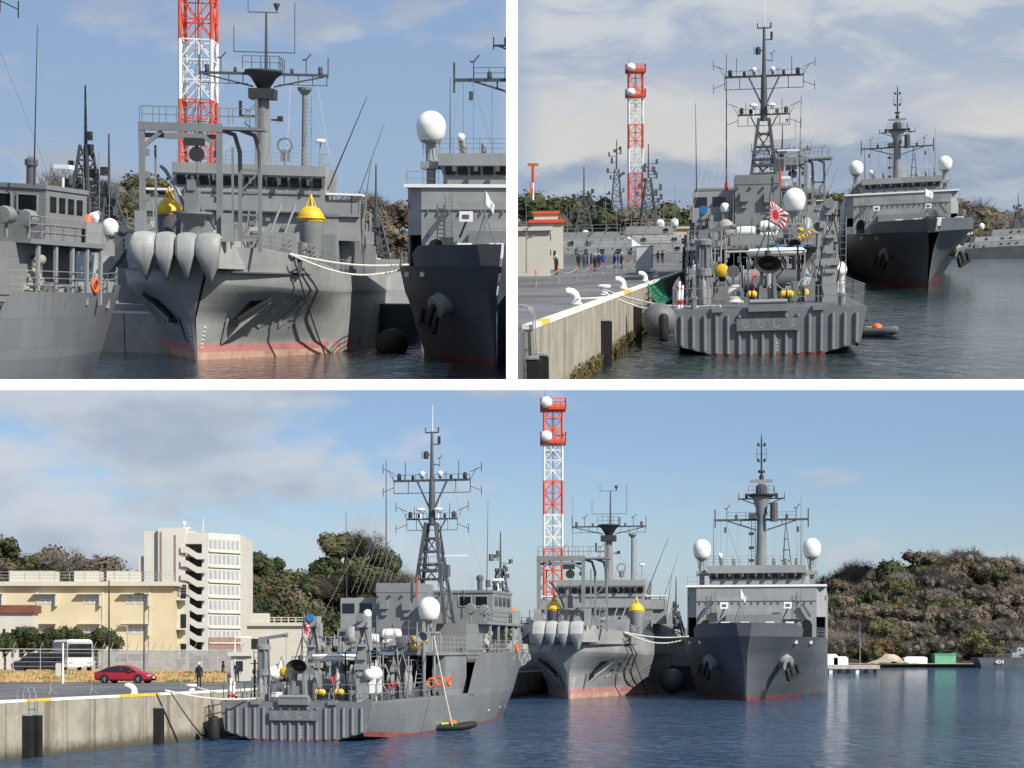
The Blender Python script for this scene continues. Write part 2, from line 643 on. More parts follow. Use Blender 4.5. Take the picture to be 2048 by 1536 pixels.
def water_mat(name, deep, sc, strength, swell=0.35, rough=0.16):
    m = bpy.data.materials.new(name)
    m.use_nodes = True
    t = NT(m.node_tree)
    p = m.node_tree.nodes['Principled BSDF']
    p.inputs['Base Color'].default_value = (*deep, 1)
    p.inputs['Roughness'].default_value = rough
    p.inputs['IOR'].default_value = 1.333
    p.inputs['Specular IOR Level'].default_value = 0.5
    tcn = t.n('ShaderNodeTexCoord')
    ob = tcn.outputs['Object']
    a = t.noise(t.mapping(ob, (1.5, 0.5, 1.0), rot=(0, 0, R(12))), sc, 6.0, 0.62, 0.6)
    b = t.noise(t.mapping(ob, (1.3, 0.45, 1.0), rot=(0, 0, R(-18))), sc * 0.28, 3.0, 0.5, 0.4)
    patch = t.sstep(t.noise(t.mapping(ob, (0.35, 1.0, 1.0)), 0.022, 3.0, 0.55), 0.35, 0.68)
    h = t.math('ADD', t.math('MULTIPLY', a, t.math('ADD', 0.45, t.math('MULTIPLY', patch, 0.7))), t.math('MULTIPLY', b, swell / 0.28 * 0.5))
    bp = t.n('ShaderNodeBump')
    bp.inputs['Strength'].default_value = 1.0
    bp.inputs['Distance'].default_value = strength
    bp.inputs['Filter Width'].default_value = 0.1
    t.l(h, bp.inputs['Height'])
    t.l(bp.outputs[0], p.inputs['Normal'])
    return m


M['water3'] = water_mat('harbour_water_blue', (0.020, 0.070, 0.150), 0.8, 1.25, 0.35, 0.06)
M['water1'] = water_mat('harbour_water_dark', (0.010, 0.022, 0.032), 0.9, 3.0, 0.35, 0.04)
M['water2'] = water_mat('harbour_water_green', (0.014, 0.036, 0.038), 0.8, 2.2, 0.35, 0.03)
# ================================================================== SETTING
def concrete_mat(name, col, tide=0.9, tcol=(0.055, 0.05, 0.03), streak=0.55):
    m = bpy.data.materials.new(name)
    m.use_nodes = True
    t = NT(m.node_tree)
    p = m.node_tree.nodes['Principled BSDF']
    ob = t.n('ShaderNodeTexCoord').outputs['Object']
    n1 = t.noise(ob, 0.7, 6, 0.62)
    c = t.mix(t.sstep(n1, 0.3, 0.72), tuple(x * 0.78 for x in col), tuple(min(1, x * 1.15) for x in col))
    st = t.noise(t.mapping(ob, (1.0, 1.0, 0.06)), 0.9, 6, 0.68)
    c = t.mix(t.math('MULTIPLY', t.sstep(st, 0.48, 0.66), streak), c, tuple(x * f for x, f in zip(col, (0.42, 0.39, 0.32))))
    sp = t.n('ShaderNodeSeparateXYZ')
    t.l(ob, sp.inputs[0])
    zz = t.math('ADD', sp.outputs['Z'], t.math('MULTIPLY', t.math('SUBTRACT', t.noise(ob, 1.6, 5, 0.7), 0.5), 0.9))
    c = t.mix(t.math('MULTIPLY', t.sstep(zz, tide + 0.25, tide - 0.55), 0.92), c, tcol)
    t.l(c, p.inputs['Base Color'])
    p.inputs['Roughness'].default_value = 0.85
    bp = t.n('ShaderNodeBump')
    bp.inputs['Strength'].default_value = 0.5
    bp.inputs['Distance'].default_value = 0.03
    t.l(t.noise(ob, 6, 5, 0.65), bp.inputs['Height'])
    t.l(bp.outputs[0], p.inputs['Normal'])
    return m


M['concrete'] = concrete_mat('quay_concrete', (0.335, 0.308, 0.245), 0.6, streak=0.8)
M['concrete_p'] = paint('plain_concrete', (0.38, 0.36, 0.31), 0.85, 0.15, 0.8, 0.2)
M['asphalt'] = paint('quay_asphalt', (0.112, 0.112, 0.115), 0.85, 0.38, 0.16, bump=0.3, bscale=20)
M['kerb_w'] = paint('kerb_white', (0.66, 0.64, 0.58), 0.7, 0.14, 2.5)
M['kerb_y'] = paint('kerb_yellow', (0.66, 0.42, 0.06), 0.7, 0.16, 2.5)
M['dry_grass'] = paint('dry_grass_bank', (0.42, 0.30, 0.135), 0.95, 0.30, 0.9, bump=0.8, bscale=14)
M['soil'] = paint('woodland_floor', (0.055, 0.045, 0.03), 0.95, 0.3, 0.2)
M['shore'] = paint('shore_earth', (0.40, 0.34, 0.25), 0.95, 0.25, 0.15)


def sheet(name, B, pts, mat, kind='structure', label=None):
    m = MB().add(pts, [tuple(range(len(pts)))])
    o = m.build(name, mat)
    tag(o, label, None, None, kind)
    B.put(o)
    return o


# --- water: the near basin reaches to the horizon, the raised ones to their shores
sheet('water', B3, [(-4000, -40, 0), (4000, -40, 0), (4000, 9000, 0), (-4000, 9000, 0)], M['water3'],
      label='rippled blue harbour water in the lower view')
p = [B1.at(-90, 768), B1.at(1025, 768), B1.atd(1025, 560, 420), B1.atd(-90, 560, 420)]
for q in p: q.z = 0.0
sheet('water', B1, p, M['water1'], label='dark harbour water between the bows in the upper left view')
p = [B2.at(1022, 768), B2.at(2150, 768), B2.atd(2150, 486, 900), B2.atd(1022, 486, 900)]
for q in p: q.z = 0.0
sheet('water', B2, p, M['water2'], label='green grey rippled water beside the quay in the upper right view')

# --- added white divider beam and pier between the views, faces slanted to catch sun
BD = 440.0
zt = EYE + (CY0 - 756) / F * BD
zb = EYE + (CY0 - 780) / F * BD
ob = MB().xprism([(BD, zb), (BD + 5, zb + 1.0), (BD + 5, zt + .1), (BD + 2.2, zt)][::-1], -165, 165).build('divider_beam', M['white'])
tag(ob, 'long white divider beam added below the two raised basins', None, None, 'structure')
xw = 11.5 / F * BD
ob = MB().prism([(-xw, BD + 2.3), (xw, BD + 4.3), (xw, BD + 7), (-xw, BD + 7)], zt - .4, zt + 112).build('divider_pier', M['white'])
tag(ob, 'white upright divider added between the two raised basins', None, None, 'structure')


def quay(B, edge, back, z1, label, kerbs, panel=2.9, first=0.0, wallmat='concrete'):
    """edge: water side corner points; back: landward corners, both in plan (x, y).
    Returns the structure object; wall panels and kerb stones are its pieces."""
    poly = [(p_[0], p_[1]) for p_ in edge] + [(p_[0], p_[1]) for p_ in back]
    ar = sum(poly[i][0] * poly[(i + 1) % len(poly)][1] - poly[(i + 1) % len(poly)][0] * poly[i][1] for i in range(len(poly)))
    if ar < 0:
        poly = poly[::-1]
    q = MB().prism(poly, -3.0, z1).build('quay', M['asphalt'])
    tag(q, label, None, None, 'structure')
    B.put(q)
    # wall panels stand 0.22 m proud of the core
    s_acc = 0.0
    for i in range(len(edge) - 1):
        a, b = Vector((*edge[i][:2], 0)), Vector((*edge[i + 1][:2], 0))
        d = (b - a); L = d.length; d.normalize()
        nrm = Vector((d.y, -d.x, 0))
        x = -first if i == 0 else 0.0
        while x < L:
            x0, x1 = max(x, 0) + 0.04, min(x + panel, L) - 0.04
            if x1 - x0 > 0.2:
                m = MB()
                mid = (a + d * ((x0 + x1) / 2)) + nrm * 0.11
                m.box(mid.x, mid.y, (z1 - 0.02 - 3) / 2, 0.22, x1 - x0, z1 - 0.02 + 3, rz=math.atan2(d.y, d.x) - math.pi / 2)
                m.build('wall_panel', M[wallmat], q)
            x += panel
        # kerb stones
        y = 0.0; k = 0
        while y < L:
            ln = 2.4
            y1 = min(y + ln, L)
            mid = a + d * ((y + y1) / 2) + nrm * 0.06
            col = 'kerb_w'
            for k0, k1 in kerbs:
                if k0 <= s_acc + (y + y1) / 2 < k1:
                    col = 'kerb_y'
            MB().box(mid.x, mid.y, z1 + 0.055, 0.36, y1 - y - 0.012, 0.15, rz=math.atan2(d.y, d.x) - math.pi / 2, tx=0.86, ty=1.0).build('kerb_stone', M[col], q)
            y += ln
        s_acc += L
    return q


# lower view quay
A3 = B3.at(420, 1475)
def dirv(deg): return Vector((math.sin(R(deg)), math.cos(R(deg)), 0))
e3 = [A3 - dirv(16) * 31, A3 + dirv(16) * 4, A3 + dirv(16) * 4 + dirv(10.5) * 190]
QZ = 2.8
quay(B3, e3, [(20, 420), (-260, 420), (-260, 78)], QZ, 'concrete quay with grey asphalt top in the lower view', [(9.5, 12.2), (19, 24)], first=0.9)
# upper right quay
e2a = B2.at(1160, 757); e2b = B2.at(1352, 548, QZ)
d2 = (Vector((e2b.x, e2b.y, 0)) - Vector((e2a.x, e2a.y, 0))).normalized()
s2 = Vector((e2a.x, e2a.y, 0)) - d2 * 17
t2 = Vector((e2a.x, e2a.y, 0)) + d2 * 330
bl = B2.atd(1023, 600, 46); bf = B2.atd(1023, 500, 430)
q2 = quay(B2, [s2, t2], [(bf.x, bf.y), (bl.x, bl.y)], QZ, 'concrete quay with weed at the waterline in the upper right view', [(3.0, 5.6), (38, 42)], panel=3.4, first=1.2)
clip(q2, 1024, 1, 768)
# upper left quay behind the bows
a1 = B1.atd(150, 640, 133); b1 = B1.atd(480, 640, 128); c1_ = B1.atd(1023, 600, 330)
l1 = B1.atd(-90, 600, 150); l2 = B1.atd(-90, 560, 400); r2 = B1.atd(1020, 560, 400)
q1 = quay(B1, [(a1.x - 30, a1.y + 4), (b1.x, b1.y), (b1.x + 10, 300)], [(r2.x, r2.y), (l2.x, l2.y), (a1.x - 30, 160)], QZ,
     'dark quay wall behind the two bows in the upper left view', [], panel=3.2, wallmat='concrete_p')
clip(q1, 1024, -1, 768)


# --- woods and hills
def foliage_mat(name, col, var=0.22):
    m = bpy.data.materials.new(name)
    m.use_nodes = True
    t = NT(m.node_tree)
    p = m.node_tree.nodes['Principled BSDF']
    geo = t.n('ShaderNodeNewGeometry')
    ob = t.n('ShaderNodeTexCoord').outputs['Object']
    r_ = geo.outputs['Random Per Island']
    nz = t.noise(ob, 0.22, 3)
    f = t.math('ADD', t.math('MULTIPLY', r_, 0.35), t.math('MULTIPLY', nz, 0.75))
    t.l(t.mix(t.sstep(f, 0.2, 0.9), tuple(c * (1 - var) for c in col), tuple(c * (1 + var) for c in col)), p.inputs['Base Color'])
    p.inputs['Roughness'].default_value = 0.7
    p.inputs['Specular IOR Level'].default_value = 0.2
    return m


M['leaf_dark'] = foliage_mat('evergreen_leaves', (0.044, 0.055, 0.022))
M['leaf_olive'] = foliage_mat('olive_leaves', (0.086, 0.086, 0.038))
M['leaf_brown'] = foliage_mat('bare_brown_twigs', (0.122, 0.100, 0.073), 0.2)
M['leaf_grey'] = foliage_mat('bare_grey_twigs', (0.132, 0.119, 0.104), 0.2)
M['leaf_rust'] = foliage_mat('rust_leaves', (0.105, 0.062, 0.032), 0.35)
M['bark'] = paint('bark', (0.07, 0.055, 0.042), 0.9, 0.25, 2)
LEAF = ['leaf_dark', 'leaf_olive', 'leaf_brown', 'leaf_grey', 'leaf_rust']


def crown_pts(rg, R_, n, flat=0.8, twig=False, core=0.0):
    """leaf-sized faces spread through a lobed crown; returns (verts, faces)"""
    lobes = []
    for i in range(11):
        a = rg.uniform(0, 2 * math.pi); rr = rg.uniform(0.2, 0.7) * R_
        lobes.append((Vector((math.cos(a) * rr, math.sin(a) * rr, rg.uniform(-0.3, 0.5) * R_ * flat)), rg.uniform(0.24, 0.46) * R_))
    lobes.append((Vector((0, 0, 0.35 * R_ * flat)), 0.55 * R_))
    vs = []; fs = []
    if core:
        for c, r in lobes:
            b = MB().ball((0, 0, 0), 1, 1, 1, 9, 6)
            o = len(vs)
            for x, y, z in b.v:
                k = r * core * rg.uniform(.72, 1.12)
                vs.append(c + Vector((x * k, y * k, z * k)))
            fs += [tuple(q + o for q in f) for f in b.f if len(f) == 4]
    for i in range(n):
        c, r = lobes[rg.randrange(len(lobes))]
        d = Vector((rg.gauss(0, 1), rg.gauss(0, 1), rg.gauss(0, 1) + 0.25)).normalized()
        p_ = c + d * r * (rg.random() ** 0.35) * Vector((1, 1, 1)).x
        p_.z *= 1.0
        if twig:
            e = (d + Vector((rg.gauss(0, .5), rg.gauss(0, .5), rg.gauss(0, .4) + 0.5))).normalized() * R_ * rg.uniform(0.20, 0.42)
            w_ = e.orthogonal().normalized() * R_ * 0.010
            o = len(vs)
            vs += [p_ - w_, p_ + w_, p_ + e * 0.6 + w_ * 0.6, p_ + e]
            fs.append((o, o + 1, o + 2, o + 3))
        else:
            s_ = R_ * rg.uniform(0.04, 0.085)
            nn = (d + Vector((rg.gauss(0, .45), rg.gauss(0, .45), rg.gauss(0, .45)))).normalized()
            a = nn.orthogonal().normalized(); b = nn.cross(a)
            t = rg.uniform(0, 3.1)
            a, b = a * math.cos(t) + b * math.sin(t), b * math.cos(t) - a * math.sin(t)
            o = len(vs)
            vs += [p_ - a * s_, p_ - b * s_ * .6, p_ + a * s_ * .9, p_ + b * s_ * .7]
            fs.append((o, o + 1, o + 2, o + 3))
    return vs, fs


def ridge(prof, u):
    for (u0, v0), (u1, v1) in zip(prof, prof[1:]):
        if u0 <= u <= u1:
            t = (u - u0) / (u1 - u0)
            return v0 + (v1 - v0) * t
    return prof[0][1] if u < prof[0][0] else prof[-1][1]


def hill(B, prof, d0, d1, z0, label, drop=0):
    """terrain whose crest follows the skyline at depth d1, foot at depth d0"""
    u0, u1 = prof[0][0], prof[-1][0]
    rows = []
    nu, nt = 40, 8
    for j in range(nt + 1):
        t = j / nt
        row = []
        for i in range(nu + 1):
            u = u0 + (u1 - u0) * i / nu
            top = B.atd(u, ridge(prof, u) + drop, d1)
            y = d0 + (d1 - d0) * t
            bx = B.atd(u, 500, y).x
            row.append((bx, y, z0 + (top.z - z0) * (1 - (1 - t) ** 1.5)))
        rows.append(row)
    # back slope
    rows.append([(x * 1.15, y + (d1 - d0), z0 - 1) for x, y, z in rows[-1]])
    o = MB().grid(rows).build('hill', M['soil'], smooth=True, ang=80)
    tag(o, label, None, None, 'structure')
    B.put(o)

    def surf(u, t):
        top = B.atd(u, ridge(prof, u) + drop, d1)
        y = d0 + (d1 - d0) * t
        return Vector((B.atd(u, 500, y).x, y, z0 + (top.z - z0) * (1 - (1 - t) ** 1.5)))
    return surf


def wood(B, surf, u0, u1, n, rad, seed, label, mixw, leaves=150):
    """a distant wood that reads as one mass: many crowns in one object"""
    rg = random.Random(seed)
    vs = []; fs = []; mi = []
    protos = [crown_pts(rg, 1.0, leaves, 0.8, k in (3,), 0.45 if k == 3 else 0.66) for k in range(5) for _ in range(2)]
    for i in range(n):
        u = rg.uniform(u0, u1); t = (i + rg.random()) / n
        p_ = surf(u, t)
        k = rg.choices(range(5), mixw)[0]
        r = rad * rg.choice((0.6, 0.8, 1.0, 1.0, 1.35)) * rg.uniform(0.85, 1.15)
        pv, pf = protos[k * 2 + rg.randrange(2)]
        a = rg.uniform(0, 6.28); ca, sa = math.cos(a), math.sin(a)
        o = len(vs)
        cz = p_.z + r * rg.uniform(0.35, 0.7)
        zs = rg.uniform(0.7, 1.0)
        vs += [(p_.x + (x * ca - y * sa) * r, p_.y + (x * sa + y * ca) * r, cz + z * r * zs) for x, y, z in pv]
        fs += [tuple(q + o for q in f) for f in pf]
        mi += [k] * len(pf)
    me = bpy.data.meshes.new('woodland')
    me.from_pydata(vs, [], fs)
    for k in LEAF:
        me.materials.append(M[k])
    me.polygons.foreach_set('material_index', mi)
    me.update()
    o = bpy.data.objects.new('woodland', me)
    C.objects.link(o)
    tag(o, label, None, None, 'stuff')
    B.put(o)
    return o


TREES = {}
def tree(B, loc, r, kind, seed, label, group, sc=1.0, trunk=None):
    """single tree: trunk with limbs, leafy or bare crown; crown meshes shared"""
    key = (kind, seed % 3)
    if key not in TREES:
        rg = random.Random(seed * 13 + kind)
        tw = kind in (2, 3)
        pv, pf = crown_pts(rg, 1.0, 2200 if tw else 2600, 0.85, tw, 0.0 if tw else 0.8)
        if tw:
            a_, b_ = crown_pts(rg, 0.9, 160, 0.85, False)
            pv2 = list(pv)
        m = MB().add(pv, pf)
        t = MB()
        t.tube((0, 0, -1.7), (0, 0, -0.35), 0.075, 0.05, 7)
        for i in range(6):
            a = i * 1.05 + rg.random()
            t.tube((0, 0, -0.7 + 0.06 * i), (0.5 * math.cos(a), 0.5 * math.sin(a), 0.05 + 0.1 * rg.random()), 0.035, 0.012, 5)
        TREES[key] = (m.mesh('crown', M[LEAF[kind]]), t.mesh('trunk', M['bark']))
    cm, tm = TREES[key]
    e = thing('tree', label, 'tree', group)
    for nm, me in (('crown', cm), ('trunk', tm)):
        o = bpy.data.objects.new(nm, me)
        C.objects.link(o)
        o.parent = e
        o.scale = (r, r, r * 0.9)
        o.location = (0, 0, r * 1.5)
        o.rotation_euler = (0, 0, seed * 1.7)
    B.put(e, loc)
    return e


# right hill across the water, lower view
pr = [(1600, 1185), (1645, 1168), (1700, 1150), (1760, 1130), (1830, 1122), (1880, 1116), (1925, 1112), (1975, 1112), (2030, 1126), (2110, 1135)]
sf = hill(B3, pr, 625, 740, 1.4, 'wooded hill across the water in the lower view', 36)
wood(B3, sf, 1600, 2110, 430, 6.2, 3, 'brown and green winter wood covering the far hill in the lower view', (1.3, 1.6, 3.2, 3.0, 0.25), 900)
sheet('shore', B3, [(95, 600, 1.2), (260, 600, 1.2), (300, 640, 1.3), (100, 640, 1.3)], M['shore'], label='low earth shore below the far hill')
# left hills, lower view
pl = [(-60, 1090), (22, 1085), (70, 1090), (110, 1105), (150, 1132), (200, 1135), (260, 1150)]
sf = hill(B3, pl, 226, 256, 3.0, 'wooded hill behind the cream building in the lower view', 58)
wood(B3, sf, -60, 260, 90, 3.6, 5, 'dark winter wood above the cream building', (3, 1.5, 2.2, 1.2, 0.3), 1700)
pm = [(470, 1130), (520, 1128), (560, 1140), (600, 1150), (640, 1130), (690, 1108), (740, 1108), (790, 1140), (840, 1170), (930, 1195), (1000, 1200)]
sf_m = hill(B3, pm, 228, 258, 3.0, 'wooded hill behind the minesweeper in the lower view', 70)
wood(B3, sf_m, 478, 1000, 150, 3.2, 8, 'evergreen and brown wood behind the minesweeper', (4, 2.2, 1.6, 0.9, 0.5), 1900)
k = 0
for (u, t, r, kd) in [(490, .9, 3.6, 0), (530, .95, 3.2, 0), (575, .9, 2.6, 2), (610, .95, 2.6, 3), (650, .95, 3.0, 0), (690, .98, 4.0, 1), (735, .98, 4.2, 3), (770, .95, 3.6, 0), (800, .9, 3.2, 2),
                      (505, .5, 3.2, 1), (560, .5, 2.8, 4), (620, .55, 3.2, 0), (665, .5, 3.0, 2), (715, .5, 3.4, 0), (765, .5, 3.2, 2)]:
    p_ = sf_m(u, t)
    tree(B3, p_ - Vector((0, 0, .5)), r, kd, k, '%s tree, %s from left %s behind the minesweeper in the lower view' % (['evergreen', 'olive green', 'bare brown', 'bare grey', 'rust leaved'][kd], ['first', 'second', 'third', 'fourth', 'fifth', 'sixth', 'seventh', 'eighth', 'ninth'][k % 9], 'on the crest' if t > .8 else 'on the slope'), 'trees on the hill behind the minesweeper')
    k += 1
# upper right view: wood on the left behind the quay, hill on the right
p2l = [(1024, 400), (1050, 405), (1090, 418), (1130, 432), (1170, 424), (1215, 430), (1260, 438), (1330, 440), (1440, 448)]
sf = hill(B2, p2l, 290, 330, 3.0, 'low wooded rise behind the quay in the upper right view', 42)
o2 = wood(B2, sf, 1040, 1440, 110, 4.2, 11, 'dark wood behind the quay buildings in the upper right view', (3.5, 1.2, 2.2, 1.6, 0.2), 900)
clip(o2, 1024, 1)
p2r = [(1600, 405), (1640, 396), (1690, 384), (1760, 380), (1850, 380), (1905, 408), (1950, 416), (1985, 428), (2026, 436), (2110, 445)]
sf = hill(B2, p2r, 560, 640, 1.2, 'hazy wooded hill across the water in the upper right view', 34)
wood(B2, sf, 1600, 2110, 300, 5.6, 12, 'brown winter wood on the far hill in the upper right view', (1.5, 1.6, 2.6, 3.2, 0.4), 700)
# upper left view
p1l = [(60, 380), (130, 372), (170, 366), (220, 366), (290, 378), (340, 400)]
sf = hill(B1, p1l, 260, 290, 3.0, 'wooded rise behind the minesweeper in the upper left view', 66)
wood(B1, sf, 60, 340, 60, 4.0, 15, 'dark wood above the quay in the upper left view', (2, 1.6, 2.2, 1.6, 0.2), 1300)
p1r = [(690, 405), (720, 400), (760, 405), (800, 420), (850, 440)]
sf = hill(B1, p1r, 300, 330, 3.0, 'wooded rise between the two bows in the upper left view', 44)
wood(B1, sf, 690, 850, 40, 4.2, 16, 'bare winter trees between the two bows in the upper left view', (0.6, 0.8, 2.2, 3.2, 0.2), 1300)
# ================================================================== SHIP FITTINGS
def rail(m, pts, h=1.0, n=2, r=0.022, step=1.5, posts=True):
    pts = [Vector(p_) for p_ in pts]
    for a, b in zip(pts, pts[1:]):
        for k in range(n):
            z = Vector((0, 0, h * (k + 1) / n))
            m.tube(a + z, b + z, r, n=4, cap=False)
        L = (b - a).length
        q = max(1, int(round(L / step)))
        if posts:
            for i in range(q + 1):
                p_ = a.lerp(b, i / q)
                m.tube(p_, p_ + Vector((0, 0, h)), r * 1.25, n=4, cap=False)
    return m


def ladder(m, p0, p1, w_=0.45, r=0.025, step=0.32, side=(1, 0, 0)):
    p0, p1 = Vector(p0), Vector(p1); s_ = Vector(side) * w_ / 2
    m.tube(p0 - s_, p1 - s_, r, n=5); m.tube(p0 + s_, p1 + s_, r, n=5)
    k = int((p1 - p0).length / step)
    for i in range(1, k):
        q = p0.lerp(p1, i / k)
        m.tube(q - s_, q + s_, r * 0.8, n=4, cap=False)
    return m


def radome(parent, c, r, ped=0.8, egg=1.06, nm='radome'):
    """white egg shaped dome with a flat foot ring, on a pedestal"""
    prof = [(r * 0.74, -r * 0.95), (r * 0.80, -r * 0.9), (r * 0.93, -r * 0.45), (r, 0.0)]
    for i in range(1, 9):
        a = math.pi / 2 * i / 8
        prof.append((max(r * math.cos(a), 0.01), r * egg * math.sin(a)))
    d = MB().lathe(prof, c, 26).build(nm, M['dome'], parent, True, 40)
    x, y, z = c
    pd = MB()
    pd.lathe([(r * 0.70, z - r * 1.05), (r * 0.72, z - r * 0.95)], (x, y, 0), 16)
    pd.lathe([(r * 0.30, z - r - ped), (r * 0.30, z - r * 1.25), (r * 0.62, z - r * 1.04)], (x, y, 0), 14)
    for a in (0.7, 2.3, 3.9, 5.5):
        pd.tube((x + r * .55 * math.cos(a), y + r * .55 * math.sin(a), z - r - ped * .8), (x + r * .68 * math.cos(a), y + r * .68 * math.sin(a), z - r), 0.04, n=5)
    pd.build('pedestal', M['grey_l'], d, True)
    return d


def whip(parent, p0, p1, r=0.035, mat='mast_d', nm='whip_antenna'):
    return MB().tube(p0, p1, r, r * 0.35, 5).build(nm, M[mat], parent)


def horn(m, c, yaw=0.0, s_=1.0):
    """small wind sensor / lamp on a stalk"""
    x, y, z = c
    m.tube((x, y, z), (x, y, z + 0.8 * s_), 0.03 * s_, n=5)
    m.tube((x, y, z + 0.8 * s_), (x + 0.25 * s_, y, z + 1.1 * s_), 0.035 * s_, n=5)
    m.tube((x - 0.18 * s_, y, z + 0.8 * s_), (x, y, z + 0.8 * s_), 0.05 * s_, n=5)


def lamp(m, c, r=0.13, h=0.32):
    x, y, z = c
    m.lathe([(r * .6, 0), (r, .05), (r, h * .8), (r * .5, h)], c, 8)


def raft(parent, c, L=1.3, r=0.36, axis='x'):
    """white life raft canister with bands, in a cradle"""
    o = MB().lathe([(r * .6, -L / 2), (r * .95, -L / 2 + .08), (r, -L * .2), (r, L * .2), (r * .95, L / 2 - .08), (r * .6, L / 2)], c, 16, axis).build('life_raft', M['white'], parent, True)
    m = MB()
    for q in (-.28, .28):
        if axis == 'x':
            m.torus((c[0] + q * L, c[1], c[2]), r + .01, .022, 'x', 14, 5)
            m.box(c[0] + q * L, c[1], c[2] - r - .12, .1, r * 1.7, .3)
        else:
            m.torus((c[0], c[1] + q * L, c[2]), r + .01, .022, 'y', 14, 5)
            m.box(c[0], c[1] + q * L, c[2] - r - .12, r * 1.7, .1, .3)
    m.build('cradle', M['grey'], o)
    return o


def ring_buoy(parent, c, axis='y'):
    return MB().torus(c, .3, .085, axis, 16, 8).build('life_ring', M['orange'], parent, True)


def drum(parent, c, r, L, mat='grey', axis='x', flange=1.35, nm='cable_drum'):
    m = MB().lathe([(r * flange, -L / 2), (r * flange, -L / 2 + .07), (r, -L / 2 + .08), (r, L / 2 - .08), (r * flange, L / 2 - .07), (r * flange, L / 2)], c, 18, axis)
    return m.build(nm, M[mat], parent, True)


def yards(parent, mat, x, y, z, half, drop, brace_z, brace_x, r=0.07, nm='yardarm', lamps=True, seed=1):
    """signal yard: main spar, frame below it, braces to the mast and fittings"""
    rg = random.Random(seed)
    m = MB()
    m.bar((x - half, y, z), (x + half, y, z), r * 2.0, r * 2.2)
    m.tube((x - half, y, z - drop), (x + half, y, z - drop), r * .45, n=5)
    for s_ in (-1, 1):
        for q in (1.0, 0.62):
            m.tube((x + s_ * half * q, y, z), (x + s_ * half * q, y, z - drop), r * .45, n=5)
        m.bar((x + s_ * brace_x, y, z - .04), (x + s_ * .18, y, brace_z), r * 1.6)
        m.tube((x + s_ * half, y, z), (x + s_ * (half + .45), y, z + .85), r * .35, n=4)
    rail(m, [(x - half, y - .25, z), (x - .3, y - .25, z)], .42, 1, .022, 1.0)
    rail(m, [(x + .3, y - .25, z), (x + half, y - .25, z)], .42, 1, .022, 1.0)
    o = m.build(nm, M[mat], parent)
    f = MB()
    for s_ in (-1, 1):
        lamp(f, (x + s_ * half * .86, y, z + .08), .16, .5); f.nx()
        lamp(f, (x + s_ * half * .50, y, z + .08), .12, .34); f.nx()
        f.tube((x + s_ * half * .7, y, z), (x + s_ * half * .7, y, z + rg.uniform(.8, 1.5)), .03, n=4)
        f.nx(); horn(f, (x + s_ * half * .34, y, z), 0, .6); f.nx()
        # side arms with cross-shaped sensors
        for zz in (z + .95, z - drop + .1):
            f.tube((x + s_ * half, y, zz - .35 * (1 if zz > z else -1)), (x + s_ * (half + .85), y, zz), .03, n=4)
            f.tube((x + s_ * (half + .85), y, zz - .36), (x + s_ * (half + .85), y, zz + .36), .03, n=4); f.nx()
    f.build('sensor_lamp', M['mast_d'], o)
    return o


def rigging(parent, pairs, r=0.012, mat='rope'):
    m = MB()
    for a, b in pairs:
        m.tube(a, b, r, n=3, cap=False)
    return m.build('rigging', M[mat], parent)


def lofted(secs):
    """secs: list of rows of points (equal length); returns MB grid"""
    return MB().grid(secs)


def lerp_tab(tab, t):
    if t <= tab[0][0]: return tab[0][1]
    for (a, va), (b, vb) in zip(tab, tab[1:]):
        if t <= b:
            q = (t - a) / (b - a)
            q2 = q
            return va + (vb - va) * q2
    return tab[-1][1]


def smooth_tab(tab, n=60):
    """Catmull-Rom resample of a table"""
    xs = [a for a, _ in tab]; out = []
    for i in range(n + 1):
        t = xs[0] + (xs[-1] - xs[0]) * i / n
        j = 0
        while j < len(tab) - 2 and t > tab[j + 1][0]: j += 1
        (x0, y0), (x1, y1) = tab[j], tab[j + 1]
        xm, ym = tab[j - 1] if j > 0 else (2 * x0 - x1, 2 * y0 - y1)
        xp, yp = tab[j + 2] if j + 2 < len(tab) else (2 * x1 - x0, 2 * y1 - y0)
        h = x1 - x0; q = (t - x0) / h
        m0 = (y1 - ym) / (x1 - xm) * h; m1 = (yp - y0) / (xp - x0) * h
        q2, q3 = q * q, q ** 3
        out.append((t, (2 * q3 - 3 * q2 + 1) * y0 + (q3 - 2 * q2 + q) * m0 + (-2 * q3 + 3 * q2) * y1 + (q3 - q2) * m1))
    return out


# rising sun ensign: sixteen rays; a white flag has none
def ensign_mat():
    m = bpy.data.materials.new('ensign_cloth')
    m.use_nodes = True
    t = NT(m.node_tree); p_ = m.node_tree.nodes['Principled BSDF']
    ob = t.n('ShaderNodeTexCoord').outputs['UV']
    sp = t.n('ShaderNodeSeparateXYZ'); t.l(ob, sp.inputs[0])
    x = t.math('SUBTRACT', sp.outputs['X'], 0.42); y = t.math('MULTIPLY', t.math('SUBTRACT', sp.outputs['Y'], 0.5), 0.667)
    ang = t.math('ARCTAN2', y, x)
    ray = t.math('SINE', t.math('ADD', t.math('MULTIPLY', ang, 16.0), 1.5708))
    rr = t.math('SQRT', t.math('ADD', t.math('MULTIPLY', x, x), t.math('MULTIPLY', y, y)))
    red = t.math('MAXIMUM', t.math('GREATER_THAN', ray, 0.0), t.math('LESS_THAN', rr, 0.165))
    t.l(t.mix(red, (0.72, 0.71, 0.69), (0.52, 0.018, 0.03)), p_.inputs['Base Color'])
    p_.inputs['Roughness'].default_value = 0.8
    return m


M['ensign'] = ensign_mat()


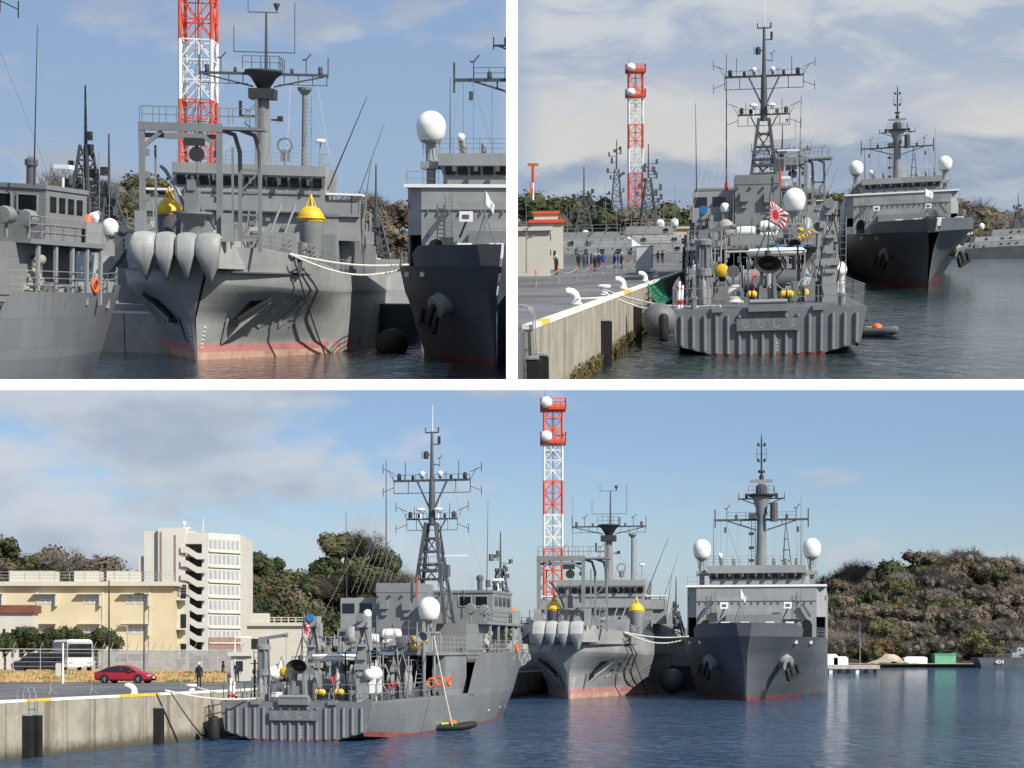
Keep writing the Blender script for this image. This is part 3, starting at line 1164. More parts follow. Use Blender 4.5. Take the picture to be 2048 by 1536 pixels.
def flag(name, label, mat, w_, h_, droop, seed=0, two=False):
    """cloth hanging from its hoist; droop 0 flies straight, 1 hangs limp.  origin = top of hoist"""
    rows = []; uv = []
    n, k = 14, 8
    for j in range(k + 1):
        row = []
        for i in range(n + 1):
            s_ = i / n; t = j / k
            x = w_ * s_ * (1 - 0.62 * droop)
            z = -h_ * t - w_ * s_ * droop * (0.85 - 0.2 * t)
            y = 0.10 * w_ * math.sin(s_ * 9 + t * 2.2 + seed) * s_ * (0.5 + droop)
            row.append((x, y, z)); uv.append((s_, 1 - t))
        rows.append(row)
    o = MB().grid(rows).build(name, M[mat], None, True, 80)
    ul = o.data.uv_layers.new(name='UVMap')
    for lp in o.data.loops:
        ul.data[lp.index].uv = uv[lp.vertex_index]
    sm = o.modifiers.new('thick', 'SOLIDIFY'); sm.thickness = 0.006
    tag(o, label, 'flag')
    return o
# ================================================================== MINESWEEPER
def minesweeper(label, ys=1.0, group='minesweepers at the quay'):
    """grey coastal minesweeper, origin at the transom waterline, +y towards the bow"""
    Y = lambda v: v * ys
    T = thing('minesweeper', label, 'ship', group)
    G, GL, GD = M['grey'], M['grey_l'], M['grey_d']
    # ---- hull
    wl = [(0, 4.3), (10, 4.6), (22, 4.7), (34, 3.9), (44, 2.3), (50, 1.0), (53.6, .05)]
    dk = [(0, 4.75), (10, 4.95), (22, 5.0), (34, 4.55), (44, 3.25), (52, 1.3), (55.6, .05)]
    tp = [(0, 4.8), (10, 5.0), (24, 5.06), (34, 4.95), (44, 4.1), (52, 2.2), (58.2, .06)]
    def lev(tab, n=48):
        s_ = smooth_tab(tab, 60)
        L = tab[-1][0]
        return [(L * i / n, max(.03, lerp_tab(s_, L * i / n))) for i in range(n + 1)]
    W, D, P = lev(wl), lev(dk), lev(tp)
    rows = []
    for i in range(49):
        fy = i / 48
        k0 = max(0, 1 - W[i][0] / 9.0)
        zb = -1.3 + 1.15 * k0; zw = 0.55 * k0
        mid = (D[i][0] * .55 + W[i][0] * .45, D[i][1] * .55 + W[i][1] * .45)
        half = [(0.0, W[i][0] * .99, zb), (W[i][1] * .75, W[i][0], zb * .6 + zw * .4), (W[i][1], W[i][0], zw + .02), (mid[1] * 1.005, mid[0], 1.15), (D[i][1], D[i][0], 2.2)]
        rows.append([(-x, Y(y), z) for x, y, z in half[::-1][:-1]] + [(x, Y(y), z) for x, y, z in half])
    MB().grid(rows).build('hull', M['grey_hull'], T, True, 25)
    # raised forward hull and its after bulkhead, aft bulwark strake
    up = MB()
    for s_ in (-1, 1):
        rr = []
        for i in range(49):
            y = P[i][0]
            zt = 2.36 if y < 23.2 else (2.36 + min(1, (y - 23.2) / 1.6) ** .7 * 2.9)
            if y > 46: zt += (y - 46) * .035
            a = D[i]; 
            row = [(s_ * a[1], Y(a[0]), 2.2), (s_ * (a[1] + (P[i][1] - a[1]) * (zt - 2.2) / 3.05), Y(a[0] + (P[i][0] - a[0]) * (zt - 2.2) / 3.05), zt)]
            rr.append(row if s_ > 0 else row[::-1])
        up.grid(rr)
    up.build('topsides', M['grey_hull'], T, True, 25)
    m = MB()
    m.prism([(-4.7, 0.02), (4.7, 0.02), (4.95, Y(10)), (5.0, Y(24)), (-5.0, Y(24)), (-4.95, Y(10))], 2.18, 2.30)
    m.prism([(-4.9, Y(24.6)), (4.9, Y(24.6)), (4.8, Y(34)), (3.9, Y(44)), (2.0, Y(52)), (.1, Y(57.5)), (-.1, Y(57.5)), (-2, Y(52)), (-3.9, Y(44)), (-4.8, Y(34))], 4.55, 4.65)
    m.build('deck', GD, T)
    # boot topping
    rr = []
    for i in range(49):
        k0 = max(0, 1 - W[i][0] / 9.0)
        w_ = W[i][1] + .012
        rr.append((w_, Y(W[i][0]), .55 * k0))
    b = MB()
    for s_ in (-1, 1):
        b.grid([[(s_ * w_, y, z - .25), (s_ * (w_ + .012), y, z + .07)][::s_] for w_, y, z in rr])
    b.build('boot_topping', M['boot'], T)
    # ---- transom with half round ribs
    poly = [(-4.75, 2.32), (-4.42, .52), (-2.75, .06), (0, -.14), (2.75, .06), (4.42, .52), (4.75, 2.32)]
    tr = MB().yprism(poly, -.12, .03).build('transom', M['grey_hull'], T)
    MB().yprism([(-2.75, -.02), (0, -.3), (2.75, -.02), (2.75, .10), (0, .09), (-2.75, .10)], -.135, -.05).build('boot_topping', M['boot'], tr)
    def zb(x):
        x = abs(x)
        return .06 + (x - 2.75) / 1.67 * .46 if x > 2.75 else -.14 + x / 2.75 * .2
    for i in range(16):
        x = -4.2 + i * 8.4 / 15
        spans = [(zb(x) + .08, 1.98)] if abs(x) > 1.6 else [(zb(x) + .08, 1.16), (1.86, 1.98)]
        m = MB()
        for z0, z1 in spans:
            n = 8
            vs = []
            for z in (z0, z1):
                for k in range(n + 1):
                    a = math.pi * k / n
                    vs.append((x - .105 * math.cos(a), -.11 - .13 * math.sin(a), z))
            fs = [(k, k + 1, n + 2 + k, n + 1 + k) for k in range(n)] + [tuple(range(n, -1, -1)), tuple(range(n + 1, 2 * n + 2))]
            m.add(vs, fs).nx()
        m.build('rib', M['grey_hull'], tr, True)
    nb = MB().box(0, -.28, 1.51, 3.04, .1, .6).build('name_board', M['grey_hull'], tr)
    for i, ch in enumerate('ちちじま'):
        lettering(ch, .52, M['letter_n'], nb, (-1.12 + i * .75, -.336, 1.51), depth=.004)
    for i, (ch, z) in enumerate((('3.0', .78), ('.8', .58), ('.6', .40), ('.4', .22))):
        lettering(ch, .17, M['letter_w'], tr, (.32 + (0 if i == 0 else .09), -.16, z), depth=.004)
    m = MB()
    m.box(-2.45, -.06, 2.28, .55, .42, .26).nx(); m.box(2.4, -.06, 2.28, .55, .42, .26).nx(); m.box(0, -.10, 2.36, 1.9, .55, .42)
    m.build('fairlead', M['grey'], T)
    m = MB().tube((-.9, -.3, 2.62), (.9, -.3, 2.62), .12, n=12)
    m.build('stern_roller', GL, T, True)
    # ---- rails aft
    m = MB()
    rail(m, [(1.3, .1, 2.3), (4.6, .1, 2.3), (4.75, Y(5), 2.3), (4.85, Y(10), 2.3), (4.9, Y(15), 2.3)], 1.05, 2, .026, 1.25); m.nx()
    rail(m, [(-1.3, .1, 2.3), (-4.6, .1, 2.3), (-4.75, Y(5), 2.3), (-4.85, Y(10), 2.3), (-4.9, Y(15), 2.3)], 1.05, 2, .026, 1.25)
    m.build('railing', G, T)
    # ---- bell mouth chute and its stand
    bm_ = MB().lathe([(.30, 1.1), (.36, .6), (.52, .25), (.72, .02), (.70, 0), (.50, .22), (.33, .6), (.10, .65)], (0, 0, 0), 22, 'y')
    bm_.v = [(x * .92, y + .25, z * .62 + 4.42) for x, y, z in bm_.v]
    bm_.build('bell_mouth', M['bronze'], T, True, 60)
    m = MB()
    for s_ in (-1, 1):
        m.box(s_ * .34, .8, 3.2, .16, .5, 1.9, ry=-s_ * .06)
        m.box(s_ * .36, .8, 2.5, .3, .8, .4)
    m.box(0, .8, 4.05, .8, .4, .14); m.box(0, .75, 3.0, .6, .1, .5)
    m.build('chute_stand', G, T)
    # staff for the ensign on a tripod
    m = MB().tube((0, 1.0, 4.8), (.1, 1.3, 8.0), .045, .03, 6)
    m.tube((-.8, 1.6, 4.2), (.04, 1.2, 6.3), .03, n=5); m.tube((.9, 1.6, 4.2), (.04, 1.2, 6.3), .03, n=5)
    m.lathe([(.16, 0), (.16, .35)], (0, 1.0, 4.75), 10)
    m.build('ensign_staff', M['mast'], T)
    # ---- davit (port, near the transom)
    m = MB()
    m.lathe([(.40, 0), (.40, .9), (.30, .95), (.30, 1.5), (.42, 1.55), (.42, 1.9), (.28, 1.95), (.28, 3.1), (.44, 3.15), (.44, 3.4), (.2, 3.5)], (-3.15, Y(3), 2.3), 14)
    for a in range(6):
        m.box(-3.15 + .34 * math.cos(a * 1.05), Y(3) + .34 * math.sin(a * 1.05), 3.9, .09, .09, 3.0)
    m.box(-3.15, Y(3), 5.95, .5, .5, .55); m.bar((-3.4, Y(3), 6.1), (-1.6, Y(3) - .2, 6.35), .2); m.tube((-1.6, Y(3) - .2, 6.2), (-1.6, Y(3) - .2, 3.6), .015, n=4)
    m.lathe([(.14, -.1), (.14, .1)], (-1.6, Y(3) - .2, 6.35), 10, 'x')
    ladder(m, (-3.75, Y(3.4), 2.3), (-3.75, Y(3.4), 5.6), .4)
    m.build('davit', G, T)
    # ---- port and starboard handling cranes
    for cx, cy, top, mir in ((3.3, 3.2, 7.5, 1), (-3.2, 12.5, 7.7, -1)):
        y = Y(cy)
        m = MB()
        m.box(cx, y, 3.2, .75, .8, 1.8); m.box(cx, y, 4.4, .95, 1.0, .35)
        m.box(cx - .1, y, 5.2, .55, .62, 1.7, ry=.05 * mir); m.box(cx + .18, y + .1, 6.2, .42, .5, 1.6, ry=-.1 * mir)
        m.box(cx, y, top - .35, .7, .8, .7); m.box(cx - .35 * mir, y, top - .9, .35, .5, .9)
        m.bar((cx + .45 * mir, y, 3.6), (cx + .25 * mir, y, top - .7), .14)
        m.tube((cx - .42 * mir, y - .2, 3.9), (cx - .28 * mir, y - .2, top - 1.2), .075, n=8)
        m.tube((cx - .28 * mir, y - .2, 5.2), (cx - .25 * mir, y - .2, top - .9), .045, n=8)
        for z in (3.9, 4.9, 5.7): m.box(cx, y - .42, z, .5, .14, .16)
        c_ = m.build('crane', GL, T)
        h = MB()
        h.path([(cx + .3, y - .35, 3.0), (cx + .55, y - .45, 4.3), (cx + .4, y - .4, 5.6), (cx + .1, y - .4, top - .6)], .035)
        h.path([(cx - .3, y - .4, 2.6), (cx - .62, y - .45, 3.8), (cx - .4, y - .4, 5.0), (cx + .3, y - .4, top - .4)], .03)
        h.build('hose', M['black'], c_, True)
        MB().lathe([(.26, -.1), (.26, .1)], (cx - .1, y - .5, top - .1), 14, 'y').build('sheave', M['blue'] if mir < 0 else G, c_)
        b_ = MB(); ladder(b_, (cx + .62 * mir, y, 2.4), (cx + .62 * mir, y, top - .8), .4); b_.build('ladder', G, c_)
    # ---- white paravane floats, yellow sweep floats, reels
    for cx, cy, L in ((3.75, 3.6, 2.3), (-3.45, 6.0, 2.2)):
        o = MB().lathe([(.05, -L / 2), (.3, -L * .42), (.47, -L * .2), (.48, L * .2), (.3, L * .42), (.05, L / 2)], (cx, Y(cy), 3.95), 18, 'y').build('paravane_float', M['white'], T, True)
        s_ = MB()
        for q in (-.6, .6):
            s_.box(cx, Y(cy) + q, 3.2, .7, .1, .9); s_.tube((cx - .4, Y(cy) + q, 2.3), (cx - .2, Y(cy) + q, 3.6), .05, n=6); s_.tube((cx + .4, Y(cy) + q, 2.3), (cx + .2, Y(cy) + q, 3.6), .05, n=6)
        s_.box(cx, Y(cy) + .7, 4.55, .05, .3, .5); s_.box(cx - .3, Y(cy) + .9, 4.4, .05, .3, .4)
        s_.build('cradle', M['white'], o)
    for cx, cy, cz, r, L in ((1.0, 1.6, 2.85, .2, .7), (1.9, 2.6, 2.85, .2, .6), (-2.2, 4.5, 4.05, .36, .9), (-.7, 2.2, 2.85, .19, .5)):
        o = MB().lathe([(r * .5, -L / 2), (r, -L / 2 + .1), (r, L / 2 - .1), (r * .5, L / 2)], (cx, Y(cy), cz), 16, 'x' if cz < 3.5 else 'y').build('sweep_float', M['yellow'], T, True)
        MB().torus((cx, Y(cy), cz), r, .035, 'x' if cz < 3.5 else 'y', 14, 5).box(cx, Y(cy), cz - r - .1, .3, .3, .3).build('band', M['black'], o)
    drum(T, (-1.7, Y(7), 3.3), .55, 1.5); drum(T, (1.6, Y(7.5), 3.3), .6, 1.5, 'grey_d'); drum(T, (0, Y(10), 3.2), .7, 1.9, 'grey')
    # coiled hawser, red and white danbuoys, deck lockers
    m = MB()
    for k in range(7): m.torus((-1.55, 1.1 + .04 * k, 2.6 + .07 * k), .36 - .02 * (k % 3), .07, 'z' if k < 4 else 'y', 14, 6)
    m.build('rope_coil', M['rope'], T, True)
    for s_, cx in ((-1, -4.35),):
        o = MB()
        for k in range(2): o.tube((cx + .14 * k, .5 + .2 * k, 2.4), (cx + .14 * k + .05, .5 + .2 * k, 3.7 - .2 * k), .085, n=8).nx()
        o.build('danbuoy', M['white'], T, True)
        r_ = MB()
        for k in range(2):
            for z in (2.55, 3.25): r_.tube((cx + .14 * k + .01, .5 + .2 * k, z), (cx + .14 * k + .02, .5 + .2 * k, z + .22), .09, n=8).nx()
        r_.build('red_band', M['red'], T, True)
    rg = random.Random(5)
    for i in range(26):
        cx = rg.uniform(-4.0, 4.0); cy = rg.uniform(3.5, 15.5)
        if abs(cx) < 1.0 and cy < 6: continue
        hh = rg.uniform(.35, 1.1)
        m = MB().box(cx, Y(cy), 2.3 + hh / 2, rg.uniform(.35, 1.0), rg.uniform(.35, .9), hh)
        if rg.random() < .5: m.box(cx, Y(cy), 2.3 + hh + .06, .3, .3, .14)
        if rg.random() < .5: m.tube((cx + .3, Y(cy), 2.3), (cx + .3, Y(cy), 2.3 + hh + .5), .05, n=6)
        m.build('deck_locker', rg.choice([G, GL, GD, G]), T)
    # dense vertical gear: stanchions, gas bottles, hose reels, small brackets
    for i in range(64):
        cx = rg.uniform(-4.3, 4.3); cy = rg.uniform(2.5, 15.0)
        if abs(cx) < 1.2 and cy < 4: continue
        k = rg.random(); m = MB(); hh = rg.uniform(.9, 3.2)
        if k < .4:
            m.tube((cx, Y(cy), 2.3), (cx + rg.uniform(-.1, .1), Y(cy), 2.3 + hh), rg.uniform(.03, .07), n=6); m.box(cx, Y(cy) - .08, 2.3 + hh * .7, rg.uniform(.15, .4), .2, rg.uniform(.15, .5)); m.bar((cx - .3, Y(cy), 2.3 + hh * .9), (cx + .3, Y(cy), 2.3 + hh * .9), .05); nm = 'stanchion'
        elif k < .65:
            m.lathe([(.05, 0), (.16, .06), (.16, hh * .5), (.05, hh * .56), (.05, hh * .62)], (cx, Y(cy), 2.3), 9); nm = 'gas_bottle'
        elif k < .85:
            m.lathe([(.34, -.14), (.34, -.1), (.16, -.09), (.16, .09), (.34, .1), (.34, .14)], (cx, Y(cy), 2.9 + hh * .4), 12, rg.choice('xy')); m.bar((cx, Y(cy) + .2, 2.3), (cx, Y(cy) + .2, 2.9 + hh * .4), .1); nm = 'hose_reel'
        else:
            m.path([(cx, Y(cy), 2.4), (cx + .3, Y(cy) - .2, 2.3 + hh * .5), (cx - .2, Y(cy), 2.3 + hh), (cx - .5, Y(cy), 2.5 + hh * .6)], .045, 6); nm = 'hose'
        m.build(nm, rg.choice([G, GL, GD, GL, M['black']]) if nm != 'hose_reel' else rg.choice([G, GD, M['red'], GL]), T, nm in ('gas_bottle', 'hose'), 40)
    # vent cowls (bell shaped) and bollards
    for cx, cy, cz, sc in ((2.0, 9, 5.2, .42), (3.9, 14, 6.3, .38), (-3.6, 16, 6.0, .4)):
        m = MB().lathe([(.1, .6), (.2, .5), (.34, .25), (.5, 0), (.46, 0), (.25, .3), (.05, .35)], (0, 0, 0), 16, 'y')
        m.v = [(x * sc / .5 + cx, y + Y(cy), z * sc / .5 + cz) for x, y, z in m.v]
        m.tube((cx, Y(cy) + .45, 2.3), (cx, Y(cy) + .45, cz), .13, n=8)
        m.build('cowl_vent', M['bronze'] if cx == 2.0 else G, T, True, 60)
    for s_ in (-1, 1):
        m = MB()
        for q in (0, .55): m.lathe([(.15, 0), (.13, .5), (.19, .52), (.19, .6)], (s_ * 3.6, .9 + q, 2.3), 10)
        m.build('bollard', G, T, True)
    # ---- overhanging first deck aft of the house, open dark bay below
    MB().b2(-4.5, 4.5, Y(15), Y(25.5), 5.08, 5.30).build('boat_deck', G, T)
    m = MB()
    m.b2(-4.3, -3.0, Y(18), Y(24), 2.3, 5.07).nx(); m.b2(.1, 1.3, Y(18.2), Y(24), 2.3, 5.07).nx(); m.b2(3.5, 4.4, Y(18), Y(24), 2.3, 5.07)
    m.build('deckhouse', G, T)
    MB().b2(-4.3, 4.3, Y(21.5), Y(21.7), 2.31, 5.06).build('bay_bulkhead', M['dark_fill'], T)  # shade under the boat deck is put into this bulkhead's colour
    m = MB()
    for x in (-4.4, -2.4, 0, 2.4, 4.4): m.tube((x, Y(15.3), 2.3), (x, Y(15.3), 5.1), .07, n=7).nx()
    for x in (2.0, 3.3): ladder(m, (x, Y(15.0), 2.3), (x, Y(16.4), 5.3), .6, .035); m.nx()
    m.build('pillar', GL, T)
    m = MB(); rail(m, [(-4.4, Y(25), 5.3), (-4.4, Y(15.1), 5.3), (4.4, Y(15.1), 5.3), (4.4, Y(25), 5.3)], 1.05, 3, .024, 1.1); m.build('railing', GL, T)
    # awning frame with white roll and blue tarp over the after deck
    m = MB()
    for x in (-2.0, 2.2):
        for y in (5, 10): m.tube((x, Y(y), 2.3), (x, Y(y), 5.0), .045, n=6)
        m.tube((x, Y(5), 5.0), (x, Y(10), 5.0), .045, n=6)
    for y in (5, 7.5, 10): m.tube((-2.0, Y(y), 5.0), (2.2, Y(y), 5.0), .04, n=6)
    aw = m.build('awning_frame', GL, T)
    MB().lathe([(.05, -1.6), (.2, -1.4), (.24, 0), (.2, 1.4), (.05, 1.6)], (.7, Y(5.2), 4.95), 12, 'x').build('rolled_canvas', M['white'], aw, True)
    m = MB(); m.grid([[(.2 + i * .35, Y(8) + j * .4, 5.2 + .08 * math.sin(i * 2 + j)) for i in range(9)] for j in range(4)]); m.build('tarpaulin', M['blue'], aw, True)
    # life rafts, covered boat and winch on the boat deck
    raft(T, (-.55, Y(16.6), 6.2)); raft(T, (1.0, Y(16.6), 6.55)); raft(T, (1.0, Y(16.6), 5.85))
    m = MB(); m.ball((-1.9, Y(17), 6.35), .62, .9, .75, 12, 8); m.b2(-2.4, -1.4, Y(17) - .6, Y(17) + .6, 5.3, 6.1); m.build('canvas_cover', M['canvas'], T, True)
    m = MB(); m.b2(-1.6, 1.7, Y(15.4), Y(16.2), 5.32, 5.95); m.build('raft_rack', GL, T)
    m = MB().lathe([(.1, -.7), (.42, -.6), (.45, .5), (.2, .7)], (2.1, Y(15.6), 5.95), 14, 'y'); m.b2(1.6, 2.6, Y(15.6) - .5, Y(15.6) + .5, 5.3, 5.7); m.build('winch_motor', GD, T, True)
    m = MB()
    for k in range(6):
        rr_ = random.Random(k); m.ball((2.9 + .2 * k % 1, Y(15.4), 5.6 + .12 * k), .24, .3, .2, 8, 5)
    m.build('hose_bundle', M['yellow'], T, True)
    # ---- funnel block
    fx, fw = .35, 3.1
    f = MB().b2(fx - fw / 2, fx + fw / 2, Y(20), Y(24), 5.3, 10.2).build('funnel', G, T)
    m = MB()
    m.b2(fx - fw / 2 - .02, fx + fw / 2 + .02, Y(20) - .03, Y(24) + .03, 9.55, 9.63)
    for x, z in ((-.55, 8.7), (1.1, 8.6)): m.b2(x - .3, x + .3, Y(20) - .35, Y(20), z - .35, z + .3); m.b2(x - .2, x + .2, Y(20) - .2, Y(20), z - .8, z - .35)
    m.nx()
    for x in (-1.0, -.1, .8, 1.7): m.box(x, Y(20) - .12, 9.35, .12, .2, .16).nx()
    m.b2(fx - .3, fx + .3, Y(20) - .06, Y(20), 5.5, 7.3)
    m.build('vent_box', G, f)
    m = MB(); rail(m, [(fx - 1.7, Y(19.4), 6.5), (fx + 1.7, Y(19.4), 6.5)], 1.0, 2, .02, .7); m.b2(fx - 1.7, fx + 1.7, Y(19.3), Y(20) - .01, 6.45, 6.5); m.build('walkway', G, f)
    # upper houses behind it
    MB().b2(-4.0, 4.0, Y(25.5), Y(33), 4.66, 7.4).build('deckhouse', G, T)
    MB().b2(-3.3, 3.3, Y(33), Y(40.5), 4.66, 7.4).build('deckhouse', GD, T)
    m = MB(); m.b2(-4.75, 4.75, Y(29), Y(41), 7.4, 7.62); m.b2(-4.3, 4.3, Y(41), Y(41) + .12, 7.2, 8.2)
    m.build('bridge_deck', G, T)
    m = MB()
    for s_ in (-1, 1):
        for y in (30.5, 33.2, 35.8, 38.2, 40.5): m.bar((s_ * 4.6, Y(y), 4.66), (s_ * 4.6, Y(y), 7.4), .14, .2).nx()
    m.build('pillar', GL, T)
    b = MB().b2(-4.3, 4.3, Y(32.5), Y(39), 7.62, 10.0)
    b.b2(-4.36, 4.36, Y(32.4), Y(39.1), 9.9, 10.1)
    b = b.build('bridge', G, T)
    wn = MB()
    for s_ in (-1, 1):
        for x in (2.1, 3.4):
            MB().b2(s_ * x - .45, s_ * x + .45, Y(32.5) - .03, Y(32.5) + .02, 8.9, 9.6).build('window', M['glass'], b)
            fr = MB()
            for z in (8.86, 9.64): fr.b2(s_ * x - .52, s_ * x + .52, Y(32.5) - .06, Y(32.5), z - .04, z + .04)
            for q in (-.5, .5): fr.b2(s_ * x + q - .04, s_ * x + q + .04, Y(32.5) - .06, Y(32.5), 8.9, 9.6)
            fr.build('window_frame', GL, b)
        for y in (33.6, 35, 36.4, 37.8):
            MB().b2(s_ * 4.29, s_ * 4.33, Y(y) - .45 * ys, Y(y) + .45 * ys, 8.9, 9.6).build('window', M['glass'], b)
    m = MB(); rail(m, [(4.6, Y(29.2), 7.6), (4.6, Y(40.8), 7.6)], 1.05, 3, .022, 1.2); m.nx(); rail(m, [(-4.6, Y(29.2), 7.6), (-4.6, Y(40.8), 7.6)], 1.05, 3, .022, 1.2); m.nx()
    m.b2(4.55, 4.62, Y(38.0), Y(40.6), 7.62, 8.6); m.build('railing', GL, T)
    # searchlights and big lamps on the bridge wing, white flat antenna, orange buoys
    for x, y, z in ((4.2, 30.2, 8.5), (3.2, 30.0, 8.6), (-4.0, 30.2, 8.5)):
        MB().lathe([(.1, .35), (.38, .3), (.42, -.15), (.36, -.3), (.05, -.32)], (x, Y(y), z), 14, 'y').tube((x, Y(y), 7.6), (x, Y(y), z - .3), .08, n=6).build('searchlight', G, T, True)
    m = MB().b2(3.2, 4.0, Y(37), Y(37) + .5, 11.0, 11.2).tube((3.6, Y(37) + .2, 10), (3.6, Y(37) + .2, 11), .06, n=6); m.build('antenna_panel', M['white'], T)
    m = MB().lathe([(.22, 0), (.22, .9), (.3, .95), (.3, 1.2), (.1, 1.35)], (2.4, Y(36), 10.1), 12); m.build('exhaust_head', GD, T, True)
    for x, y in ((4.65, 39.5), (4.95, 17.0)):
        ring_buoy(T, (x, Y(y), 5.6 if y > 30 else 3.3), 'x')
    ring_buoy(T, (4.55, Y(16.2), 3.3), 'y'); ring_buoy(T, (4.3, Y(15), 3.2), 'y')
    m = MB().ball((4.3, Y(39.2), 8.5), .28, .28, .5, 10, 7); m.build('marker_buoy', M['orange'], T, True)
    # rails and gear on the fore deck and along the raised hull
    m = MB()
    pts = [(P[i][1] - .12, Y(P[i][0]), 5.25 + max(0, P[i][0] - 46) * .035) for i in range(21, 48, 3)]
    rail(m, pts, .95, 3, .022, 1.6); m.nx(); rail(m, [(-x, y, z) for x, y, z in pts], .95, 3, .022, 1.6)
    m.build('railing', GL, T)
    m = MB()
    for i in range(9):
        rr_ = random.Random(i + 40)
        m.box(rr_.choice((-1, 1)) * rr_.uniform(3.4, 4.3), Y(rr_.uniform(26, 44)), 5.1, .5, .7, rr_.uniform(.8, 1.3)).nx()
    m.build('deck_locker', GL, T)
    m = MB()
    for i in range(8): m.ball((4.1 + .2 * math.sin(i), Y(31 + i * .12), 5.3 + .2 * i), .4 - .025 * i, .5, .28, 9, 6)
    m.build('canvas_cover', M['canvas'], T, True)
    # hawse marks and scuppers along the side
    m = MB()
    for y, z in ((30, .9), (36, .95), (40, 1.0), (42, .8), (45, 1.0)):
        x = lerp_tab(W, y); m.box(x + .33, Y(y), z, .12, .12, .1).nx()
    m.build('scupper_lip', M['white'], T)
    # ---- satellite dome on its mast
    radome(T, (2.85, Y(19.5), 8.35), .78, .9)
    m = MB()
    for dx, dy in ((-.35, -.35), (.35, -.35), (.35, .35), (-.35, .35)): m.tube((2.85 + dx, Y(19.5) + dy, 5.3), (2.85 + dx * .7, Y(19.5) + dy * .7, 7.0), .05, n=6)
    m.b2(2.25, 3.45, Y(19.5) - .6, Y(19.5) + .6, 6.62, 6.72); m.build('dome_tower', GL, T)
    # small white dome and box by the funnel (port)
    radome(T, (-1.9, Y(20.2), 8.0), .33, .7)
    m = MB().b2(-4.0, -1.3, Y(19.7), Y(24), 5.3, 7.0); m.build('deckhouse', G, T)
    MB().b2(-3.8, -2.9, Y(19.66), Y(19.72), 7.0 - .9, 6.75).build('window', M['glass'], T)
    m = MB().b2(-4.2, -1.3, Y(21), Y(27), 7.0, 9.2); m.build('deckhouse', GL, T)
    for x in (-3.6, -2.3): MB().b2(x - .45, x + .45, Y(21) - .03, Y(21) + .02, 8.1, 8.8).build('window', M['glass'], T)
    # ---- lattice mast
    my = Y(26.5)
    mt = MB()
    base = [(-1.35, -1.3), (1.35, -1.3), (1.35, 1.3), (-1.35, 1.3)]
    tz, bz = 15.3, 7.6
    for bx, by in base:
        mt.bar((bx, my + by, bz), (bx * .28, my + by * .28, tz), .23)
    for z in (8.8, 9.9, 11.0, 12.1, 13.1, 14.1):
        k = 1 - (z - bz) / (tz - bz) * .72
        for i in range(4):
            a, b_ = base[i], base[(i + 1) % 4]
            mt.bar((a[0] * k, my + a[1] * k, z), (b_[0] * k, my + b_[1] * k, z), .13)
    for z0, z1 in ((7.8, 9.9), (9.9, 12.1), (12.1, 14.2)):
        k0 = 1 - (z0 - bz) / (tz - bz) * .72; k1 = 1 - (z1 - bz) / (tz - bz) * .72
        for i in range(4):
            a, b_ = base[i], base[(i + 1) % 4]
            mt.bar((a[0] * k0, my + a[1] * k0, z0), (b_[0] * k1, my + b_[1] * k1, z1), .09)
    mt.b2(-.75, .75, my - .95, my + .75, 11.55, 11.75)
    mt.lathe([(.27, 0), (.24, 2.3), (.21, 3.5), (.18, 3.6)], (0, my, tz - .2), 12)
    mt.lathe([(.16, 0), (.10, 3.5), (.08, 3.6)], (0, my, 18.7), 10)
    mo = mt.build('mast', M['mast'], T, True, 40)
    mo.location.x = 1.1; mo.scale.z = .975
    f = MB()
    f.bar((-.5, my, 22.2), (.5, my, 22.2), .09); f.tube((-.5, my, 22.2), (-.5, my, 22.6), .04, n=5); f.tube((.5, my, 22.2), (.5, my, 22.6), .06, n=5); f.nx()
    f.bar((0, my, 21.3), (.55, my, 21.3), .07); f.box(.55, my, 21.6, .18, .18, .6); f.nx(); f.bar((-.5, my, 20.5), (0, my, 20.5), .07); lamp(f, (-.45, my, 20.2), .2, .6); f.tube((-.75, my, 20.2), (-.75, my, 20.8), .03, n=4); f.nx()
    f.bar((0, my, 19.8), (.6, my, 19.7), .06); horn(f, (.6, my, 19.6), 0, .8)
    f.build('sensor_lamp', M['mast_d'], mo)
    MB().tube((.05, my, 22.2), (.05, my, 24.3), .035, .02, 5).build('whip_antenna', M['white'], mo)
    yards(mo, 'mast', 0, my, 18.55, 2.95, 0.95, 16.4, 1.15, .075, seed=2)
    yards(mo, 'mast', 0, my, 15.6, 1.95, 0.85, 13.9, 1.05, .06, seed=3)
    for x in (-.75, .65): radome(mo, (x, my, 19.05), .2, .2)
    for x in (-.8, .55): MB().lathe([(.3, 0), (.34, .06), (.3, .2), (.1, .24)], (x, my - .3, 16.2), 12).tube((x, my - .3, 15.6), (x, my - .3, 16.2), .06, n=5).build('radar_scanner', M['white'], mo, True)
    MB().b2(1.0, 2.7, my - .2, my, 12.7, 12.82).build('radar_bar', M['white'], mo)
    m = MB(); rail(m, [(-.75, my - .95, 11.75), (.75, my - .95, 11.75), (.75, my + .7, 11.75)], .9, 2, .022, .7); m.box(1.2, my - .6, 11.6, .6, .6, .9); m.build('platform_rail', M['mast'], mo)
    pr_ = []
    for k in range(7):
        x = -2.9 + k * .35
        pr_.append(((x, my, 17.6), (x * 1.25 - .6, Y(22), 9.6))); pr_.append(((-x, my, 17.6), (-x * 1.25 + .6, Y(22), 9.0)))
    pr_.append(((0, my, 22), (1.5, Y(44), 8))); pr_.append(((2.9, my, 18.5), (4.6, Y(16), 7.3))); pr_.append(((-2.9, my, 18.5), (-4.6, Y(16), 7.3)))
    pr_ = [((a[0] + 1.1, a[1], a[2]), (b_[0] + .5, b_[1], b_[2])) for a, b_ in pr_]
    rigging(T, pr_, .007, 'grey_l')
    whip(T, (-1.75, Y(24.2), 9.6), (-1.75, Y(24.2), 19.4), .065)
